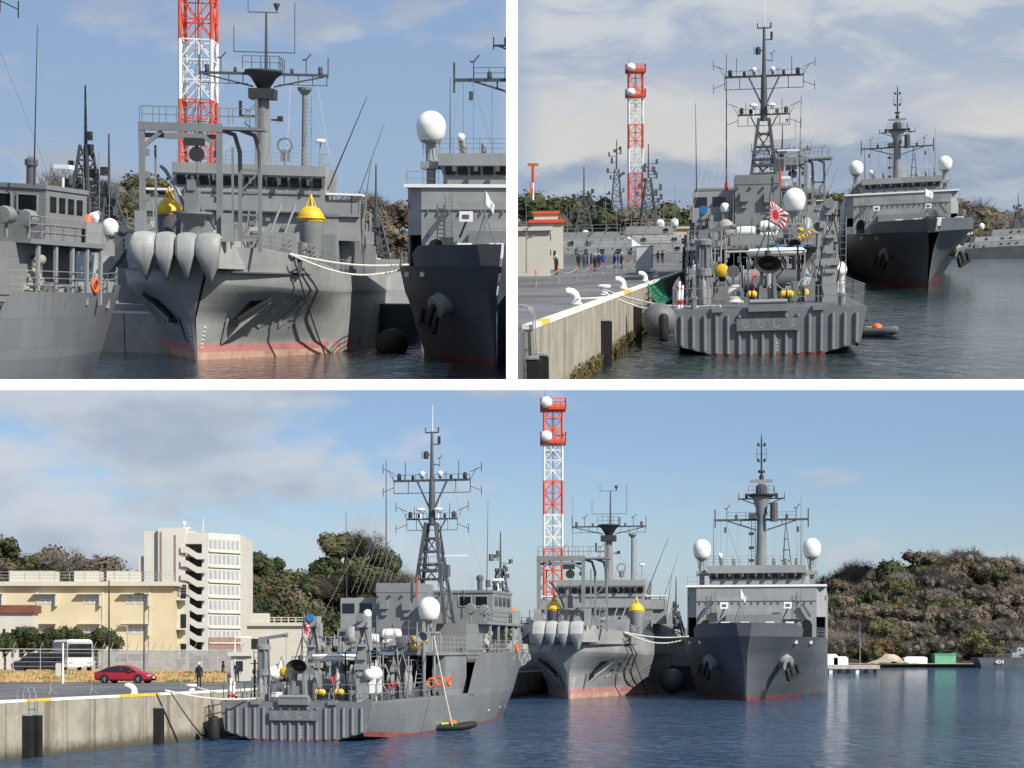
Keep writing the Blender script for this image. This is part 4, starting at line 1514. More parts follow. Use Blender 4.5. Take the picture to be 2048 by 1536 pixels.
    whip(T, (-3.9, Y(21.5), 9.2), (-3.95, Y(21.5), 15.5), .045); whip(T, (4.2, Y(31), 10), (4.3, Y(31), 17), .04)
    whip(T, (1.6, my, 10.1), (1.7, my, 17.2), .035, 'white')
    # red beacon rods
    m = MB().tube((-1.75, Y(24.2), 9.4), (-1.75, Y(24.2), 10.0), .14, n=8).tube((1.9, Y(20) - .3, 9.2), (1.9, Y(20) - .3, 10.6), .05, n=5); m.build('red_insulator', M['red'], T)
    # random piping and brackets that break up the flat bulkheads
    m = MB(); rg = random.Random(9)
    for i in range(34):
        x = rg.uniform(-4.2, 4.2); z0 = rg.uniform(2.4, 6.0); y = Y(rg.choice((14.9, 17.9, 19.6)))
        m.tube((x, y, z0), (x + rg.uniform(-.15, .15), y, z0 + rg.uniform(.6, 2.0)), rg.uniform(.025, .06), n=5)
        if rg.random() < .5: m.box(x, y - .05, z0 + .4, rg.uniform(.15, .4), .2, rg.uniform(.2, .5))
        m.nx()
    m.build('pipework', GL, T)
    return T


YAW3 = R(13)
O3 = B3.at(590, 1481)
ms3 = minesweeper('grey minesweeper with ribbed transom and name board, moored at the quay in the lower view')
B3.put(ms3, (O3.x, O3.y, 0), YAW3)
O2 = B2.at(1536, 709)
ms2 = minesweeper('grey minesweeper seen square from astern in the upper right view', 2.0)
B2.put(ms2, (O2.x, O2.y, 0), R(6.5), up=0.7, zs=.97)
ms1 = minesweeper('grey minesweeper bow and bridge cut by the left edge of the upper left view', 0.6)
bw = B1.at(176, 757)
YAW1 = R(14)
o1 = Vector((bw.x, bw.y, 0)) - Vector((math.sin(YAW1), math.cos(YAW1), 0)) * 53.6 * .6
B1.put(ms1, o1, YAW1, up=0.6, zs=.97)
# ================================================================== SURVEY SHIP (bow towards the viewer)
def bow_hull(levels, n=40):
    """levels: list of (z, y_start, table of (t, halfwidth)); returns rows for both sides and a lookup"""
    rows = []
    L = 92.0
    ts = [0, .15, .4, .8, 1.4, 2.2, 3.2, 4.5, 6, 8, 10, 12.5, 15, 18, 21, 24, 28, 32, 36, 41, 47, 54, 62, 72, 82, L]
    st = [(z, y0, smooth_tab(tab, 80)) for z, y0, tab in levels]
    def pt(j, t):
        z, y0, tab = st[j]
        return max(.04, lerp_tab(tab, t)), y0 + t * (L - y0) / L, z
    grid = [[pt(j, t) for j in range(len(levels))] for t in ts]

    def look(y, z):
        for j in range(len(levels) - 1):
            z0, z1 = levels[j][0], levels[j + 1][0]
            if z0 <= z <= z1:
                q = (z - z0) / (z1 - z0)
                xs = []
                for jj in (j, j + 1):
                    y0 = levels[jj][1]
                    t = (y - y0) * L / (L - y0)
                    xs.append(max(.04, lerp_tab(st[jj][2], t)))
                return xs[0] + (xs[1] - xs[0]) * q
        return 5.0
    return grid, look


def build_bow(T, grid, ys, mat, z_of=None, name='hull'):
    m = MB()
    for s_ in (-1, 1):
        rr = [[(s_ * x, y * ys, z if z_of is None else z_of(j, y, z)) for j, (x, y, z) in enumerate(r_)] for r_ in grid]
        if s_ > 0:
            rr = [r_[::-1] for r_ in rr]
        fine = []
        for r_ in rr:
            q_ = []
            for a, b in zip(r_, r_[1:]):
                for k in range(4): q_.append(Vector(a).lerp(Vector(b), k / 4))
            fine.append(q_ + [Vector(r_[-1])])
        rr = []
        for a, b in zip(fine, fine[1:]):
            for k in range(3): rr.append([p_.lerp(q_, k / 3) for p_, q_ in zip(a, b)])
        rr.append(fine[-1])
        m.grid(rr)
    # stem bar closing the two sides
    st = [(x, y, z if z_of is None else z_of(j, y, z)) for j, (x, y, z) in enumerate(grid[0])]
    m.grid([[(-x, y, z) for x, y, z in st], [(x, y, z) for x, y, z in st]])
    return m.build(name, mat, T, True, 28)


def window_row(parent, x0, x1, n, y, z0, z1, mat='glass', gap=.22, tilt=0.0):
    wd = (x1 - x0) / n
    for i in range(n):
        a = x0 + wd * i + wd * gap / 2
        MB().box(a + wd * (1 - gap) / 2, y, (z0 + z1) / 2, wd * (1 - gap), .06, z1 - z0, rx=tilt).build('window', M[mat], parent)


def survey_ship(label, ys=1.0, group='survey ship 5104'):
    """grey survey ship with bow sheaves and gantry; origin at the stem waterline, +y aft, +x to the right as seen"""
    Y = lambda v: v * ys
    T = thing('survey_ship', label, 'ship', group)
    G, GL, GD, H = M['grey'], M['grey_l'], M['grey_d'], M['hull_survey']
    wl = [(0, .08), (4, .9), (9, 2.1), (15, 3.8), (22, 5.5), (30, 6.8), (40, 7.4), (60, 7.5), (92, 6.5)]
    m2 = [(0, .12), (4, 1.5), (9, 3.1), (15, 4.9), (22, 6.3), (30, 7.2), (40, 7.5), (60, 7.5), (92, 7.0)]
    kn = [(0, .9), (2, 2.4), (5, 3.9), (9, 5.2), (15, 6.5), (22, 7.2), (30, 7.5), (40, 7.5), (60, 7.5), (92, 7.3)]
    dk = [(0, 1.5), (2, 3.0), (5, 4.4), (9, 5.6), (15, 6.75), (22, 7.35), (30, 7.55), (40, 7.55), (60, 7.5), (92, 7.3)]
    lv = [(-1.0, .6, [(t, x * .9) for t, x in wl]), (0, 0, wl), (1.1, -.2, [(t, x * .85 + y_ * .15) for (t, x), (_, y_) in zip(wl, m2)]), (2.9, -.8, m2),
          (5.3, -2.4, kn), (5.42, -2.42, [(t, x + .05) for t, x in kn]), (7.2, -3.0, dk)]
    grid, look = bow_hull(lv)
    def zof(j, y, z):
        if j == 6:      # sheer: high at the bow, lower amidships
            return 7.9 - 1.5 * min(1, max(0, (y - 2) / 24.0))
        if j in (4, 5):
            return z - .5 * min(1, max(0, y / 24.0))
        return z
    hull = build_bow(T, grid, ys, H, zof)
    # boot topping: faded red with a paler foul line
    b = MB(); c = MB()
    for s_ in (-1, 1):
        ra, rb = [], []
        for t in [0, .3, 1, 2, 4, 6, 9, 12, 16, 20, 25, 30, 36, 44, 60, 80]:
            f0 = lambda z: (s_ * (look(t, z) + .015), Y(t) - .02, z)
            ra.append([f0(.55), f0(1.12)][::-s_]); rb.append([f0(-.5), f0(.0), f0(.55)][::-s_])
        b.grid(ra); c.grid(rb)
    b.build('boot_topping', M['boot_pink'], T); 
    c.build('waterline_band', paint('fouled_waterline', (0.48, 0.30, 0.22), .7, .25, 1.1, .5, (.30, .12, .10)), T)
    # main deck
    pd = [(x - .15, Y(y)) for x, y, z in [g[6] for g in grid][1:]]
    MB().prism([(-x, y) for x, y in pd][::-1][::-1] + pd[::-1], 6.15, 6.25).build('deck', GD, T)
    # four bow sheave horns on a box platform
    pl = MB()
    pl.prism([(-2.5, Y(-4.0)), (2.1, Y(-4.0)), (3.4, Y(1)), (-3.4, Y(1))], 6.4, 8.3)
    pl.build('bow_platform', H, T)
    for i, x in enumerate((-2.5, -1.12, .22, 1.66)):
        m = MB()
        w0 = .74 if i in (0, 3) else .60
        prof = [(-4.2, 8.75), (-5.6, 8.65), (-6.15, 8.1), (-6.3, 7.3), (-6.0, 6.5), (-5.2, 5.75), (-4.0, 5.4), (-3.6, 6.2)]
        n = len(prof)
        ring = []
        for xx, k in ((-w0, .80), (-w0 * .72, .96), (-w0 * .25, 1.0), (w0 * .25, 1.0), (w0 * .72, .96), (w0, .80)):
            cy, cz = -4.7, 7.2
            ring.append([(x + xx * min(1.05, max(.12, (cz + (pz - cz) * k - 5.35) / 1.9)), Y(cy + (py - cy) * k - .9), cz + (pz - cz) * k) for py, pz in prof])
        vs = [q for r_ in ring for q in r_]
        fs = []
        for a in range(5):
            for k in range(n):
                fs.append((a * n + k, a * n + (k + 1) % n, (a + 1) * n + (k + 1) % n, (a + 1) * n + k))
        fs += [tuple(range(n - 1, -1, -1)), tuple(range(5 * n, 6 * n))]
        m.add(vs, fs)
        m.build('bow_sheave', H, T, True, 30)
    m = MB()
    for x in (-3.05, 2.55): m.b2(x - .35, x + .35, Y(-3.9), Y(-3.4), 8.2, 10.1).nx()
    m.build('sheave_guard', GL, T)
    # anchor pockets and anchors
    for s_ in (-1, 1):
        a = MB()
        y0, y1 = 3.5, 8.5
        def P_(y, z, o): return (s_ * (look(y, z) + o), Y(y), z)
        a.add([P_(3.9, 4.2, .05), P_(4.5, 2.3, .06), P_(7.0, 4.55, .08), P_(7.1, 4.8, .08)], [(0, 1, 2, 3)][:: 1])
        a.build('anchor_recess_shade', M['dark_fill'], T)  # flat patch on the hull; the pocket's shade is painted in
        k = MB()
        k.add([P_(3.2, 3.0, .07), P_(4.1, 1.0, .07), P_(5.0, 2.2, .55), P_(6.9, 4.2, .30), P_(4.5, 2.6, .25)], [(0, 1, 4), (1, 2, 4), (2, 3, 4)])
        k.add([P_(3.2, 3.0, .10), P_(4.1, 1.0, .10), P_(4.5, 2.6, .30)], [(0, 1, 2)])
        k.build('anchor_bolster', M['grey_l'], T)
        q = MB().bar(P_(4.4, 2.9, .35), P_(6.2, 4.5, .2), .3, .25).box(s_ * (look(4.3, 2.6) + .35), Y(4.3), 2.7, .5, .9, .4)
        q.build('anchor', M['black'], T)
    # hull number on the shadowed flare, and draft marks
    from mathutils.bvhtree import BVHTree
    bv = BVHTree.FromPolygons([v.co for v in hull.data.vertices], [tuple(p_.vertices) for p_ in hull.data.polygons])
    for s_ in (1, -1):
        def onto(co, s_=s_):
            yy = 12.0 + co.x * s_
            z = 3.3 + co.y
            hit, nrm, _, _ = bv.ray_cast(Vector((s_ * 30, Y(yy), z)), Vector((-s_, 0, 0)))
            if hit is None: return Vector((s_ * look(yy, z), Y(yy), z))
            if nrm.x * s_ < 0: nrm = -nrm
            return hit + nrm * .05
        DG = {'5': [(.9, 1.6), (.1, 1.6), (.05, .95), (.55, 1.0), (.95, .75), (.9, .25), (.5, 0), (.0, .15)], '1': [(.2, 1.3), (.5, 1.6), (.5, 0)],
              '0': [(.5, 1.6), (.1, 1.3), (0, .8), (.1, .3), (.5, 0), (.9, .3), (1.0, .8), (.9, 1.3), (.5, 1.6)], '4': [(.75, 0), (.75, 1.6), (0, .5), (1.05, .5)]}
        for i_, ch in enumerate('5104'):
            dm = MB()
            pl_ = DG[ch]
            for (ax, az_), (bx, bz_) in zip(pl_, pl_[1:]):
                a2, b2_ = Vector((ax, az_)), Vector((bx, bz_)); L_ = (b2_ - a2).length; dd = (b2_ - a2) / L_; nn_ = Vector((-dd.y, dd.x)) * .13
                n_ = max(1, int(L_ / .16)); a2 -= dd * .08; L_ += .16
                rw = []
                for q in range(n_ + 1):
                    c2 = a2 + dd * (L_ * q / n_)
                    rw.append([onto(Vector(((c2.x + nn_.x * e) * 1.25 - 3.1 + i_ * 1.72, (c2.y + nn_.y * e) * 1.15 - .9, 0))) for e in (-1, 0, 1)])
                dm.grid(rw)
            dm.build('hull_number', M['letter'], T)
    m = MB()
    for i in range(6):
        z = .9 + i * .28
        for s_ in (1, -1): m.box(s_ * (look(.7, z) + .03), Y(.7), z, .12, .1, .12)
    m.build('draft_marks', M['letter_w'], T)
    # gantry: front portal, rear portal joined by curved braces
    g = MB()
    zt = 15.7
    for x in (-3.0, 2.0):
        g.bar((x, -3.0, 8.0), (x, -3.0, zt), .38, .42)
        g.bar((x + .75, -2.2, 8.0), (x + .75, -2.2, zt - 1.2), .14)
        sgn = 1 if x < 0 else -1
        g.bar((x, -3.0, zt - 1.4), (x + sgn * 1.3, -3.0, zt - .3), .26)
        for z in (9.5, 11, 12.5, 14): g.box(x + sgn * .3, -2.85, z, .3, .3, .45)
    g.bar((-3.2, -3.0, zt), (2.2, -3.0, zt), .5, .55); g.bar((-3.0, -2.2, zt - .55), (2.0, -2.2, zt - .55), .3)
    g.bar((-1.5, -3.2, zt - .6), (1.2, -3.2, zt - .6), .3, .4)
    ga = g.build('gantry', G, T); ga.scale.y = ys
    g = MB()
    for x in (3.0, 4.3):
        g.path([(x - 1.2, -2.8, zt), (x - .2, -1.5, zt - .35), (x, -.4, zt - 1.4), (x, -.2, zt - 2.6)], .15, 8)
        g.bar((x, -.2, 7.6), (x, -.2, zt - 2.4), .24)
    for z in (8.6, 10.1, 11.6, 13.1): g.bar((3.0, -.2, z), (4.3, -.2, z), .16)
    for z in (8.6, 11.6): g.bar((3.0, -.2, z), (4.3, -.2, z + 1.5), .1)
    g.build('gantry_brace', G, ga, True)
    g = MB(); rail(g, [(-3.1, -3.2, zt + .28), (4.6, -3.2, zt + .28)], 1.0, 2, .03, .9); rail(g, [(-3.1, -2.2, zt + .28), (4.6, -1.2, zt + .28)], 1.1, 2, .03, 1.1)
    g.b2(2.2, 4.9, -3.2, -1.2, zt - .1, zt + .1); horn(g, (-.1, -3.0, zt + .3), 0, 1.2); horn(g, (3.9, -2.5, zt + .2), 0, 1.3)
    g.build('gantry_walkway', G, ga)
    b = MB().lathe([(.5, -.12), (.5, .12)], (.55, -3.1, zt - 1.75), 18, 'y').bar((.55, -3.1, zt - .6), (.55, -3.1, zt - 1.7), .16).box(.4, -3.1, zt - .95, 1.3, .5, .5)
    b.tube((.55, -3.1, zt - 2.3), (.55, -3.1, zt - 4.4), .025, n=4)
    b.build('hanging_block', M['mast_d'], ga)
    # capstan pedestal and deck winches in the bow
    m = MB().lathe([(.55, 0), (.6, 1.2), (.9, 1.7), (1.35, 1.9), (1.35, 2.05), (.3, 2.1)], (.2, -1.6, 8.1), 20)
    m.build('winch_pedestal', G, T, True)
    m = MB().box(.2, -1.6, 10.9, .9, .8, 1.4).box(.2, -1.9, 11.9, .5, .4, .7).bar((-1.2, -1.2, 9), (.2, -1.5, 11.4), .12).bar((1.6, -1.2, 9), (.2, -1.5, 11.4), .12)
    m.path([(-2.2, 0, 13.2), (-1.8, -.5, 12.9), (-.9, -1, 11.6), (-.4, -1.2, 10.4)], .13, 7)
    m.build('winch_head', G, T)
    # yellow instrument buoys on grey cones
    for x, y, z, r, sc in ((-1.9, 1.5, 10.0, .9, 1.0), (6.3, 14, 10.1, .95, 1.0)):
        o = MB().lathe([(r, 0), (r * 1.02, .18), (r * .95, .5), (r * .62, .92), (r * .3, 1.05), (.02, 1.08)], (x, Y(y), z), 20).build('instrument_buoy', M['yellow'], T, True, 45)
        k = MB()
        for a in range(4):
            t = a * 1.57 + .4
            k.tube((x + r * .5 * math.cos(t), Y(y) + r * .5 * math.sin(t), z + .7), (x, Y(y), z + 1.9), .06, n=5)
        k.torus((x, Y(y), z + .2), r * 1.03, .07, 'z', 20, 6)
        k.build('lifting_frame', M['yellow'], o)
        MB().lathe([(r * .62, z - 3.4), (r * .98, z - .02)], (x, Y(y), 0), 20).build('buoy_cone', G if x > 0 else GD, o, True)
    # deck clutter right of the bow: locker, lattice supports, stanchions
    m = MB().b2(3.6, 6.0, Y(7), Y(9), 6.3, 9.1); m.build('deck_locker', GL, T)
    rg = random.Random(21)
    for i in range(46):
        x = rg.uniform(-6.2, 6.4); y = rg.uniform(6, 29); hh = rg.uniform(.8, 3.2)
        m = MB().box(x, Y(y), 6.25 + hh / 2, rg.uniform(.4, 1.4), .7, hh)
        if rg.random() < .6: m.lathe([(.3, -.5), (.3, .5)], (x, Y(y), 6.5 + hh), 10, rg.choice('xy'))
        if rg.random() < .6: m.tube((x, Y(y), 6.3), (x + rg.uniform(-.5, .5), Y(y), 7 + hh + rg.uniform(.2, 1.2)), .06, n=5)
        m.build('deck_gear', rg.choice([G, GL, GD, GL]), T)
    m = MB()
    for s_ in (-1, 1):
        pts = [(s_ * (grid[i][6][0] - .1), Y(grid[i][6][1]), zof(6, grid[i][6][1], 0)) for i in range(6, 19)]
        rail(m, pts, 1.05, 3, .025, 1.5); m.nx()
    m.build('railing', GL, T)
    m = MB()
    for x in (5.0, 6.8): m.bar((x, Y(16), 6.3), (x, Y(16), 9.4), .14)
    m.bar((5.0, Y(16), 9.4), (6.8, Y(16), 9.4), .14); m.bar((5.0, Y(16), 6.3), (6.8, Y(16), 9.4), .1); m.b2(4.4, 5.6, Y(15.8), Y(16.4), 6.3, 7.6)
    for x0 in (2.6, 3.6): m.bar((x0, Y(12), 6.3), (x0 + 1.6, Y(14), 11.2), .12)
    m.build('frame_support', GL, T)
    # ---- superstructure
    sy = 33
    s1 = MB().b2(-6.9, 6.6, Y(sy), Y(sy + 22), 6.2, 11.0).build('superstructure', GL, T)
    m = MB(); m.b2(-7.0, 6.7, Y(sy) - .1, Y(sy) + .05, 10.85, 11.1); m.b2(-5.9, 5.7, Y(sy) - .12, Y(sy), 8.7, 8.8)
    for i in range(9): m.box(-5 + i * 1.25, Y(sy) - .12, 9.9 + .3 * (i % 3), .35, .2, .3)
    m.build('trim', G, s1)
    br = MB().b2(-5.9, 5.6, Y(sy - .6), Y(sy + 9), 11.0, 12.95)
    br.add([(-5.9, Y(sy - .6), 12.95), (5.6, Y(sy - .6), 12.95), (5.7, Y(sy - .6) - .3, 13.95), (-6.0, Y(sy - .6) - .3, 13.95),
            (-5.9, Y(sy + 9), 12.95), (5.6, Y(sy + 9), 12.95), (5.7, Y(sy + 9), 13.95), (-6.0, Y(sy + 9), 13.95)],
           [(0, 1, 2, 3), (1, 5, 6, 2), (4, 0, 3, 7), (3, 2, 6, 7)])
    br.b2(-6.0, 5.7, Y(sy - .6) - .34, Y(sy + 9), 13.95, 14.75)
    br = br.build('bridge', GL, T)
    window_row(br, -5.75, 5.5, 13, Y(sy - .6) - .2, 13.05, 13.8, tilt=.28)
    m = MB()
    for i in range(5): m.box(-4.4 + i * 2.2, Y(sy - .6) - .45, 13.45, .2, .25, .5).nx()
    m.b2(-5.6, 5.3, Y(sy - .7), Y(sy - .6), 12.45, 12.55); m.b2(-5.9, 5.6, Y(sy - .75), Y(sy - .6), 11.05, 11.15)
    m.build('wiper_box', GD, br)
    # bridge wings
    for s_, x0, x1 in ((1, 5.6, 8.2), (-1, -8.2, -5.9)):
        m = MB().b2(x0, x1, Y(sy), Y(sy + 4), 10.9, 11.1).b2(x0, x1, Y(sy), Y(sy) + .12, 11.1, 12.2).b2(x1 - .1, x1, Y(sy), Y(sy + 4), 11.1, 12.2)
        m.b2(x0, x1, Y(sy + .4), Y(sy + 3), 9.0, 10.9)
        wg = m.build('bridge_wing', GL, T)
        MB().b2(x0 + .1, x1 + .2, Y(sy) - .3, Y(sy + 3), 12.55, 12.72).build('wing_roof', M['white'], wg)
        MB().bar((x1 - .6, Y(sy + .1), 11.1), (x1 - .6, Y(sy + .1), 12.6), .12).bar((x0 + .5, Y(sy + .1), 11.1), (x0 + .5, Y(sy + .1), 12.6), .1).build('wing_post', G, wg)
    # stack of decks further aft on the right, with side clutter
    m = MB().b2(5.2, 7.35, Y(sy + 2), Y(sy + 30), 6.2, 9.0); m.nx(); m.b2(-7.35, -5.2, Y(sy + 2), Y(sy + 30), 6.2, 9.0); m.build('side_house', G, T)
    m = MB()
    for i in range(6): m.bar((7.3, Y(sy + 4 + 4 * i), 9), (7.3, Y(sy + 4 + 4 * i), 10.8 + (i % 2)), .18); m.box(7.0, Y(sy + 6 + 4 * i), 9.6, .8, 1, 1.1); m.nx()
    m.build('boat_davit', GL, T)
    # roof rails, searchlight, small antennas
    m = MB(); rail(m, [(-5.8, Y(sy), 14.75), (5.5, Y(sy), 14.75)], 1.0, 3, .025, 1.2); m.build('railing', GL, T)
    m = MB().torus((2.4, Y(sy + 1), 16.4), .55, .09, 'y', 16, 6).tube((2.4, Y(sy + 1), 14.7), (2.4, Y(sy + 1), 16.0), .08, n=6).box(2.4, Y(sy + 1.2), 15.6, .7, .3, .9)
    m.build('direction_finder', G, T)
    m = MB().lathe([(.35, 0), (.42, .1), (.35, .28)], (5.0, Y(sy + 2), 16.7), 12); m.build('radar_scanner', M['white'], T, True)
    MB().tube((5.0, Y(sy + 2), 14.7), (5.0, Y(sy + 2), 16.7), .06, n=6).torus((5.4, Y(sy + 2), 15.4), .45, .03, 'y', 12, 5).build('scanner_post', GL, T)
    # ---- mast
    my = Y(sy + 6)
    mt = MB().lathe([(.62, 14.7), (.5, 18.5), (.42, 21.0)], (.2, my, 0), 14)
    mt.b2(-.35, -.12, my - .75, my - .5, 14.7, 20.6)
    mt.build('mast', M['grey'], T, True)
    m = MB().lathe([(.45, 21.0), (1.0, 21.9), (1.5, 22.3), (1.5, 22.45)], (.2, my, 0), 16).build('mast_platform', M['mast_d'], T, True)
    m = MB().b2(-.85, 1.15, my - .8, my + .8, 20.2, 21.0); m.build('mast_box', M['mast_d'], T)
    m = MB()
    m.bar((-4.8, my, 22.2), (5.2, my, 22.2), .2, .2)
    for s_ in (-1, 1):
        m.bar((.2 + s_ * 4.7, my, 22.1), (.2 + s_ * .8, my, 21.2), .12)
        for q in (1.6, 2.7, 3.8, 4.9): m.tube((.2 + s_ * q, my, 22.2), (.2 + s_ * q, my, 21.4), .04, n=5)
        m.tube((.2 + s_ * 5, my, 21.4), (.2 + s_ * 1.2, my, 21.4), .035, n=5)
        horn(m, (.2 + s_ * 3.3, my, 22.2), 0, 1.5); lamp(m, (.2 + s_ * 4.4, my, 22.3), .18, .6); m.tube((.2 + s_ * 5, my, 22), (.2 + s_ * 5, my, 23.6), .05, n=5); lamp(m, (.2 + s_ * 2.2, my, 22.3), .14, .4)
    m.build('yardarm', M['mast'], T)
    m = MB(); rail(m, [(-1.2, my - 1.2, 22.45), (1.6, my - 1.2, 22.45), (1.6, my + 1.2, 22.45)], 1.0, 2, .03, .7)
    m.tube((.4, my, 22.4), (.4, my, 27.0), .14, .08, 8); m.bar((-1.0, my, 27.0), (1.3, my, 27.0), .07); m.tube((-1.0, my, 27), (-1.0, my, 28), .03, n=4); m.lathe([(.05, 0), (.25, .5), (.25, .6)], (1.2, my, 27.1), 8)
    m.bar((-2.1, my, 23.9), (2.6, my, 23.9), .07); m.tube((-2.1, my, 23.9), (-2.1, my, 25.9), .04, n=4); m.tube((2.6, my, 23.9), (2.6, my, 27.8), .04, n=4)
    m.build('top_mast', M['mast'], T)
    m = MB().bar((-1.5, my - .5, 18.8), (-.2, my - .5, 18.8), .16).bar((-1.5, my - .5, 18.8), (-1.5, my - .5, 20.0), .22).bar((-1.3, my, 18.3), (-.3, my, 17.6), .08).nx().bar((.8, my, 18.6), (1.5, my, 18.6), .14).box(1.5, my, 18.7, .4, .4, .4)
    m.build('mast_bracket', M['mast_d'], T)
    m = MB().lathe([(.24, 14.7), (.2, 20.6), (.55, 21.0), (.6, 21.2)], (3.4, my, 0), 10); ladder(m, (3.75, my, 14.7), (3.75, my, 20.6), .35); m.build('aft_pole_mast', M['grey'], T)
    rigging(T, [((-3, my, 21.4), (-4.5, Y(sy), 15)), ((3.4, my, 21), (6.5, Y(sy + 4), 14)), ((4.4, my, 21.4), (6.0, Y(sy), 15)), ((1.2, my, 18.5), (5.0, Y(sy), 15)), ((-1.2, my, 18), (-3.0, Y(sy), 15)), ((2.3, my, 21.4), (2.6, Y(sy), 15)), ((-4.6, my, 22), (-4.9, Y(sy), 15))], .018, 'grey_l')
    whip(T, (5.7, Y(sy + 1), 13.0), (8.6, Y(sy + 1), 20.3), .07); whip(T, (7.4, Y(sy + 6), 12), (9.6, Y(sy + 6), 18.6), .04)
    whip(T, (-4.2, Y(sy + 2), 14.7), (-4.2, Y(sy + 2), 26), .04); whip(T, (7.6, Y(sy + 12), 11), (8.2, Y(sy + 12), 16), .09, 'grey')
    return T


# ================================================================== SUPPORT SHIP WITH TWO DOMES
def support_ship(label, ys=1.0, group='twin dome ships'):
    Y = lambda v: v * ys
    T = thing('support_ship', label, 'ship', group)
    G, GL, GD, H = M['grey'], M['grey_l'], M['grey_d'], M['hull_dark']
    wl = [(0, .07), (4, .8), (9, 2.0), (15, 3.9), (22, 6.0), (30, 7.6), (40, 8.4), (60, 8.5), (92, 7.6)]
    mm = [(0, .12), (3, 1.3), (7, 2.8), (12, 4.6), (19, 6.6), (27, 8.0), (36, 8.45), (60, 8.5), (92, 8.2)]
    uu = [(0, .25), (2.5, 2.1), (6, 4.1), (11, 6.0), (17, 7.5), (24, 8.3), (33, 8.5), (60, 8.5), (92, 8.3)]
    dk = [(0, .6), (2, 2.8), (5, 4.8), (9, 6.3), (14, 7.5), (21, 8.35), (30, 8.55), (60, 8.5), (92, 8.3)]
    lv = [(-1.0, .4, [(t, x * .9) for t, x in wl]), (0, 0, wl), (2.4, -.9, mm), (5.0, -2.3, uu), (7.0, -3.7, dk)]
    grid, look = bow_hull(lv)
    build_bow(T, grid, ys, H)
    # bow bulwark, higher and with a flat top, stepping down aft
    bl = MB()
    for s_ in (-1, 1):
        rr = []
        for g_ in grid:
            x, y, z = g_[4]
            if y > 6.5: continue
            k = 1.45 if y < 3.4 else max(.0, 1.45 * (6.5 - y) / 3.1)
            rr.append([(s_ * x, Y(y), 7.0), (s_ * (x + .14 * k), Y(y) - .35 * k * (1 if y < 3 else .3), 7.0 + k)][::-s_])
        bl.grid(rr)
    x, y, z = grid[0][4]
    bl.grid([[(-x, y, 7.0), (-x - .2, y - .5, 8.45)], [(x, y, 7.0), (x + .2, y - .5, 8.45)]])
    bl.build('bow_bulwark', H, T, True, 40)
    b = MB()
    for s_ in (-1, 1):
        b.grid([[(s_ * (look(t, z) + .015), Y(t) - .03, z) for z in (-.4, .32)][::-s_] for t in [0, .3, 1, 2, 4, 6, 9, 12, 16, 20, 25, 30, 36, 44, 60, 80]])
    b.build('boot_topping', M['boot'], T)
    pd = [(x - .15, Y(y)) for x, y, z in [g_[4] for g_ in grid][1:]]
    MB().prism([(-x, y) for x, y in pd] + pd[::-1], 6.85, 6.95).build('deck', GD, T)
    # anchors on pale bolsters
    for s_ in (-1, 1):
        y0, z0 = 4.6, 4.35
        x0 = look(y0, z0)
        c = Vector((s_ * x0, Y(y0), z0))
        out = Vector((s_ * .72, -.55, -.42)).normalized()
        m = MB().tube(c - out * .3, c + out * .85, .95, .82, 16)
        m.build('anchor_bolster', M['grey_l'], T, True)
        a = MB()
        q = c + out * 1.0
        dn = Vector((s_ * .30, .25, -.9)).normalized(); sd = out.cross(dn).normalized()
        a.bar(q - dn * .3, q + dn * 1.5, .3, .3); a.bar(q + dn * 1.5 - sd * .85, q + dn * 1.5 + sd * .85, .45, .4)
        for k in (-1, 1): a.bar(q + dn * 1.5 + sd * .8 * k, q + dn * .3 + sd * .75 * k + out * .15, .3, .35)
        a.build('anchor', M['black'], T)
    # fairleads, vents and white boxes on the fore deck
    m = MB()
    for x in (-2.6, -.4, 2.4, 4.6): m.b2(x - .45, x + .45, Y(5), Y(6), 7.6, 8.7).nx()
    m.build('deck_locker', M['white'], T)
    m = MB()
    for s_ in (-1, 1):
        for y in (4, 9): m.box(s_ * (look(y, 6.2) + .2), Y(y), 6.4, .3, .5, .35).nx()
    m.build('fairlead', M['white'], T)
    m = MB(); rail(m, [(-2.4, Y(11), 6.95), (2.4, Y(11), 6.95)], 2.9, 4, .03, 1.2); m.nx(); rail(m, [(2.9, Y(10), 6.95), (4.2, Y(10), 6.95)], 2.7, 3, .03, .6); m.nx()
    for s_ in (-1, 1):
        pts = [(s_ * (grid[i][4][0] - .1), Y(grid[i][4][1]), 7.0) for i in range(12, 18)]
        rail(m, pts, 1.1, 3, .03, 1.4); m.nx()
    m.build('railing', G, T)
    # jackstaff
    m = MB().tube((-.5, -2.6, 8.3), (-.5, -2.6, 12.2), .05, .03, 6).tube((-1.2, -2.0, 8.3), (-.5, -2.6, 10.6), .035, n=5).tube((.2, -2.0, 8.3), (-.5, -2.6, 10.6), .035, n=5)
    m.build('jackstaff', G, T)
    # ---- superstructure front
    sy = 24
    s1 = MB().b2(-7.3, 7.3, Y(sy), Y(sy + 40), 6.9, 13.3).build('superstructure', GL, T)
    m = MB()
    for s_ in (-1, 1):
        poly = [(s_ * 7.3, 6.9), (s_ * 8.5, 6.9), (s_ * 8.5, 13.3), (s_ * 7.3, 13.3)]
        m.prism([(s_ * 7.32, Y(sy) + .0), (s_ * 8.5, Y(sy) + 1.2), (s_ * 8.5, Y(sy + 40)), (s_ * 7.32, Y(sy + 40))][:: s_], 9.6, 13.3)
        m.b2(s_ * 8.36, s_ * 8.5, Y(sy) + 1.2, Y(sy + 40), 6.9, 9.6)
        m.b2(s_ * 7.31, s_ * 8.5, Y(sy) + 5.0, Y(sy) + 5.2, 6.9, 9.6); m.nx()
    m.build('side_house', GL, T)
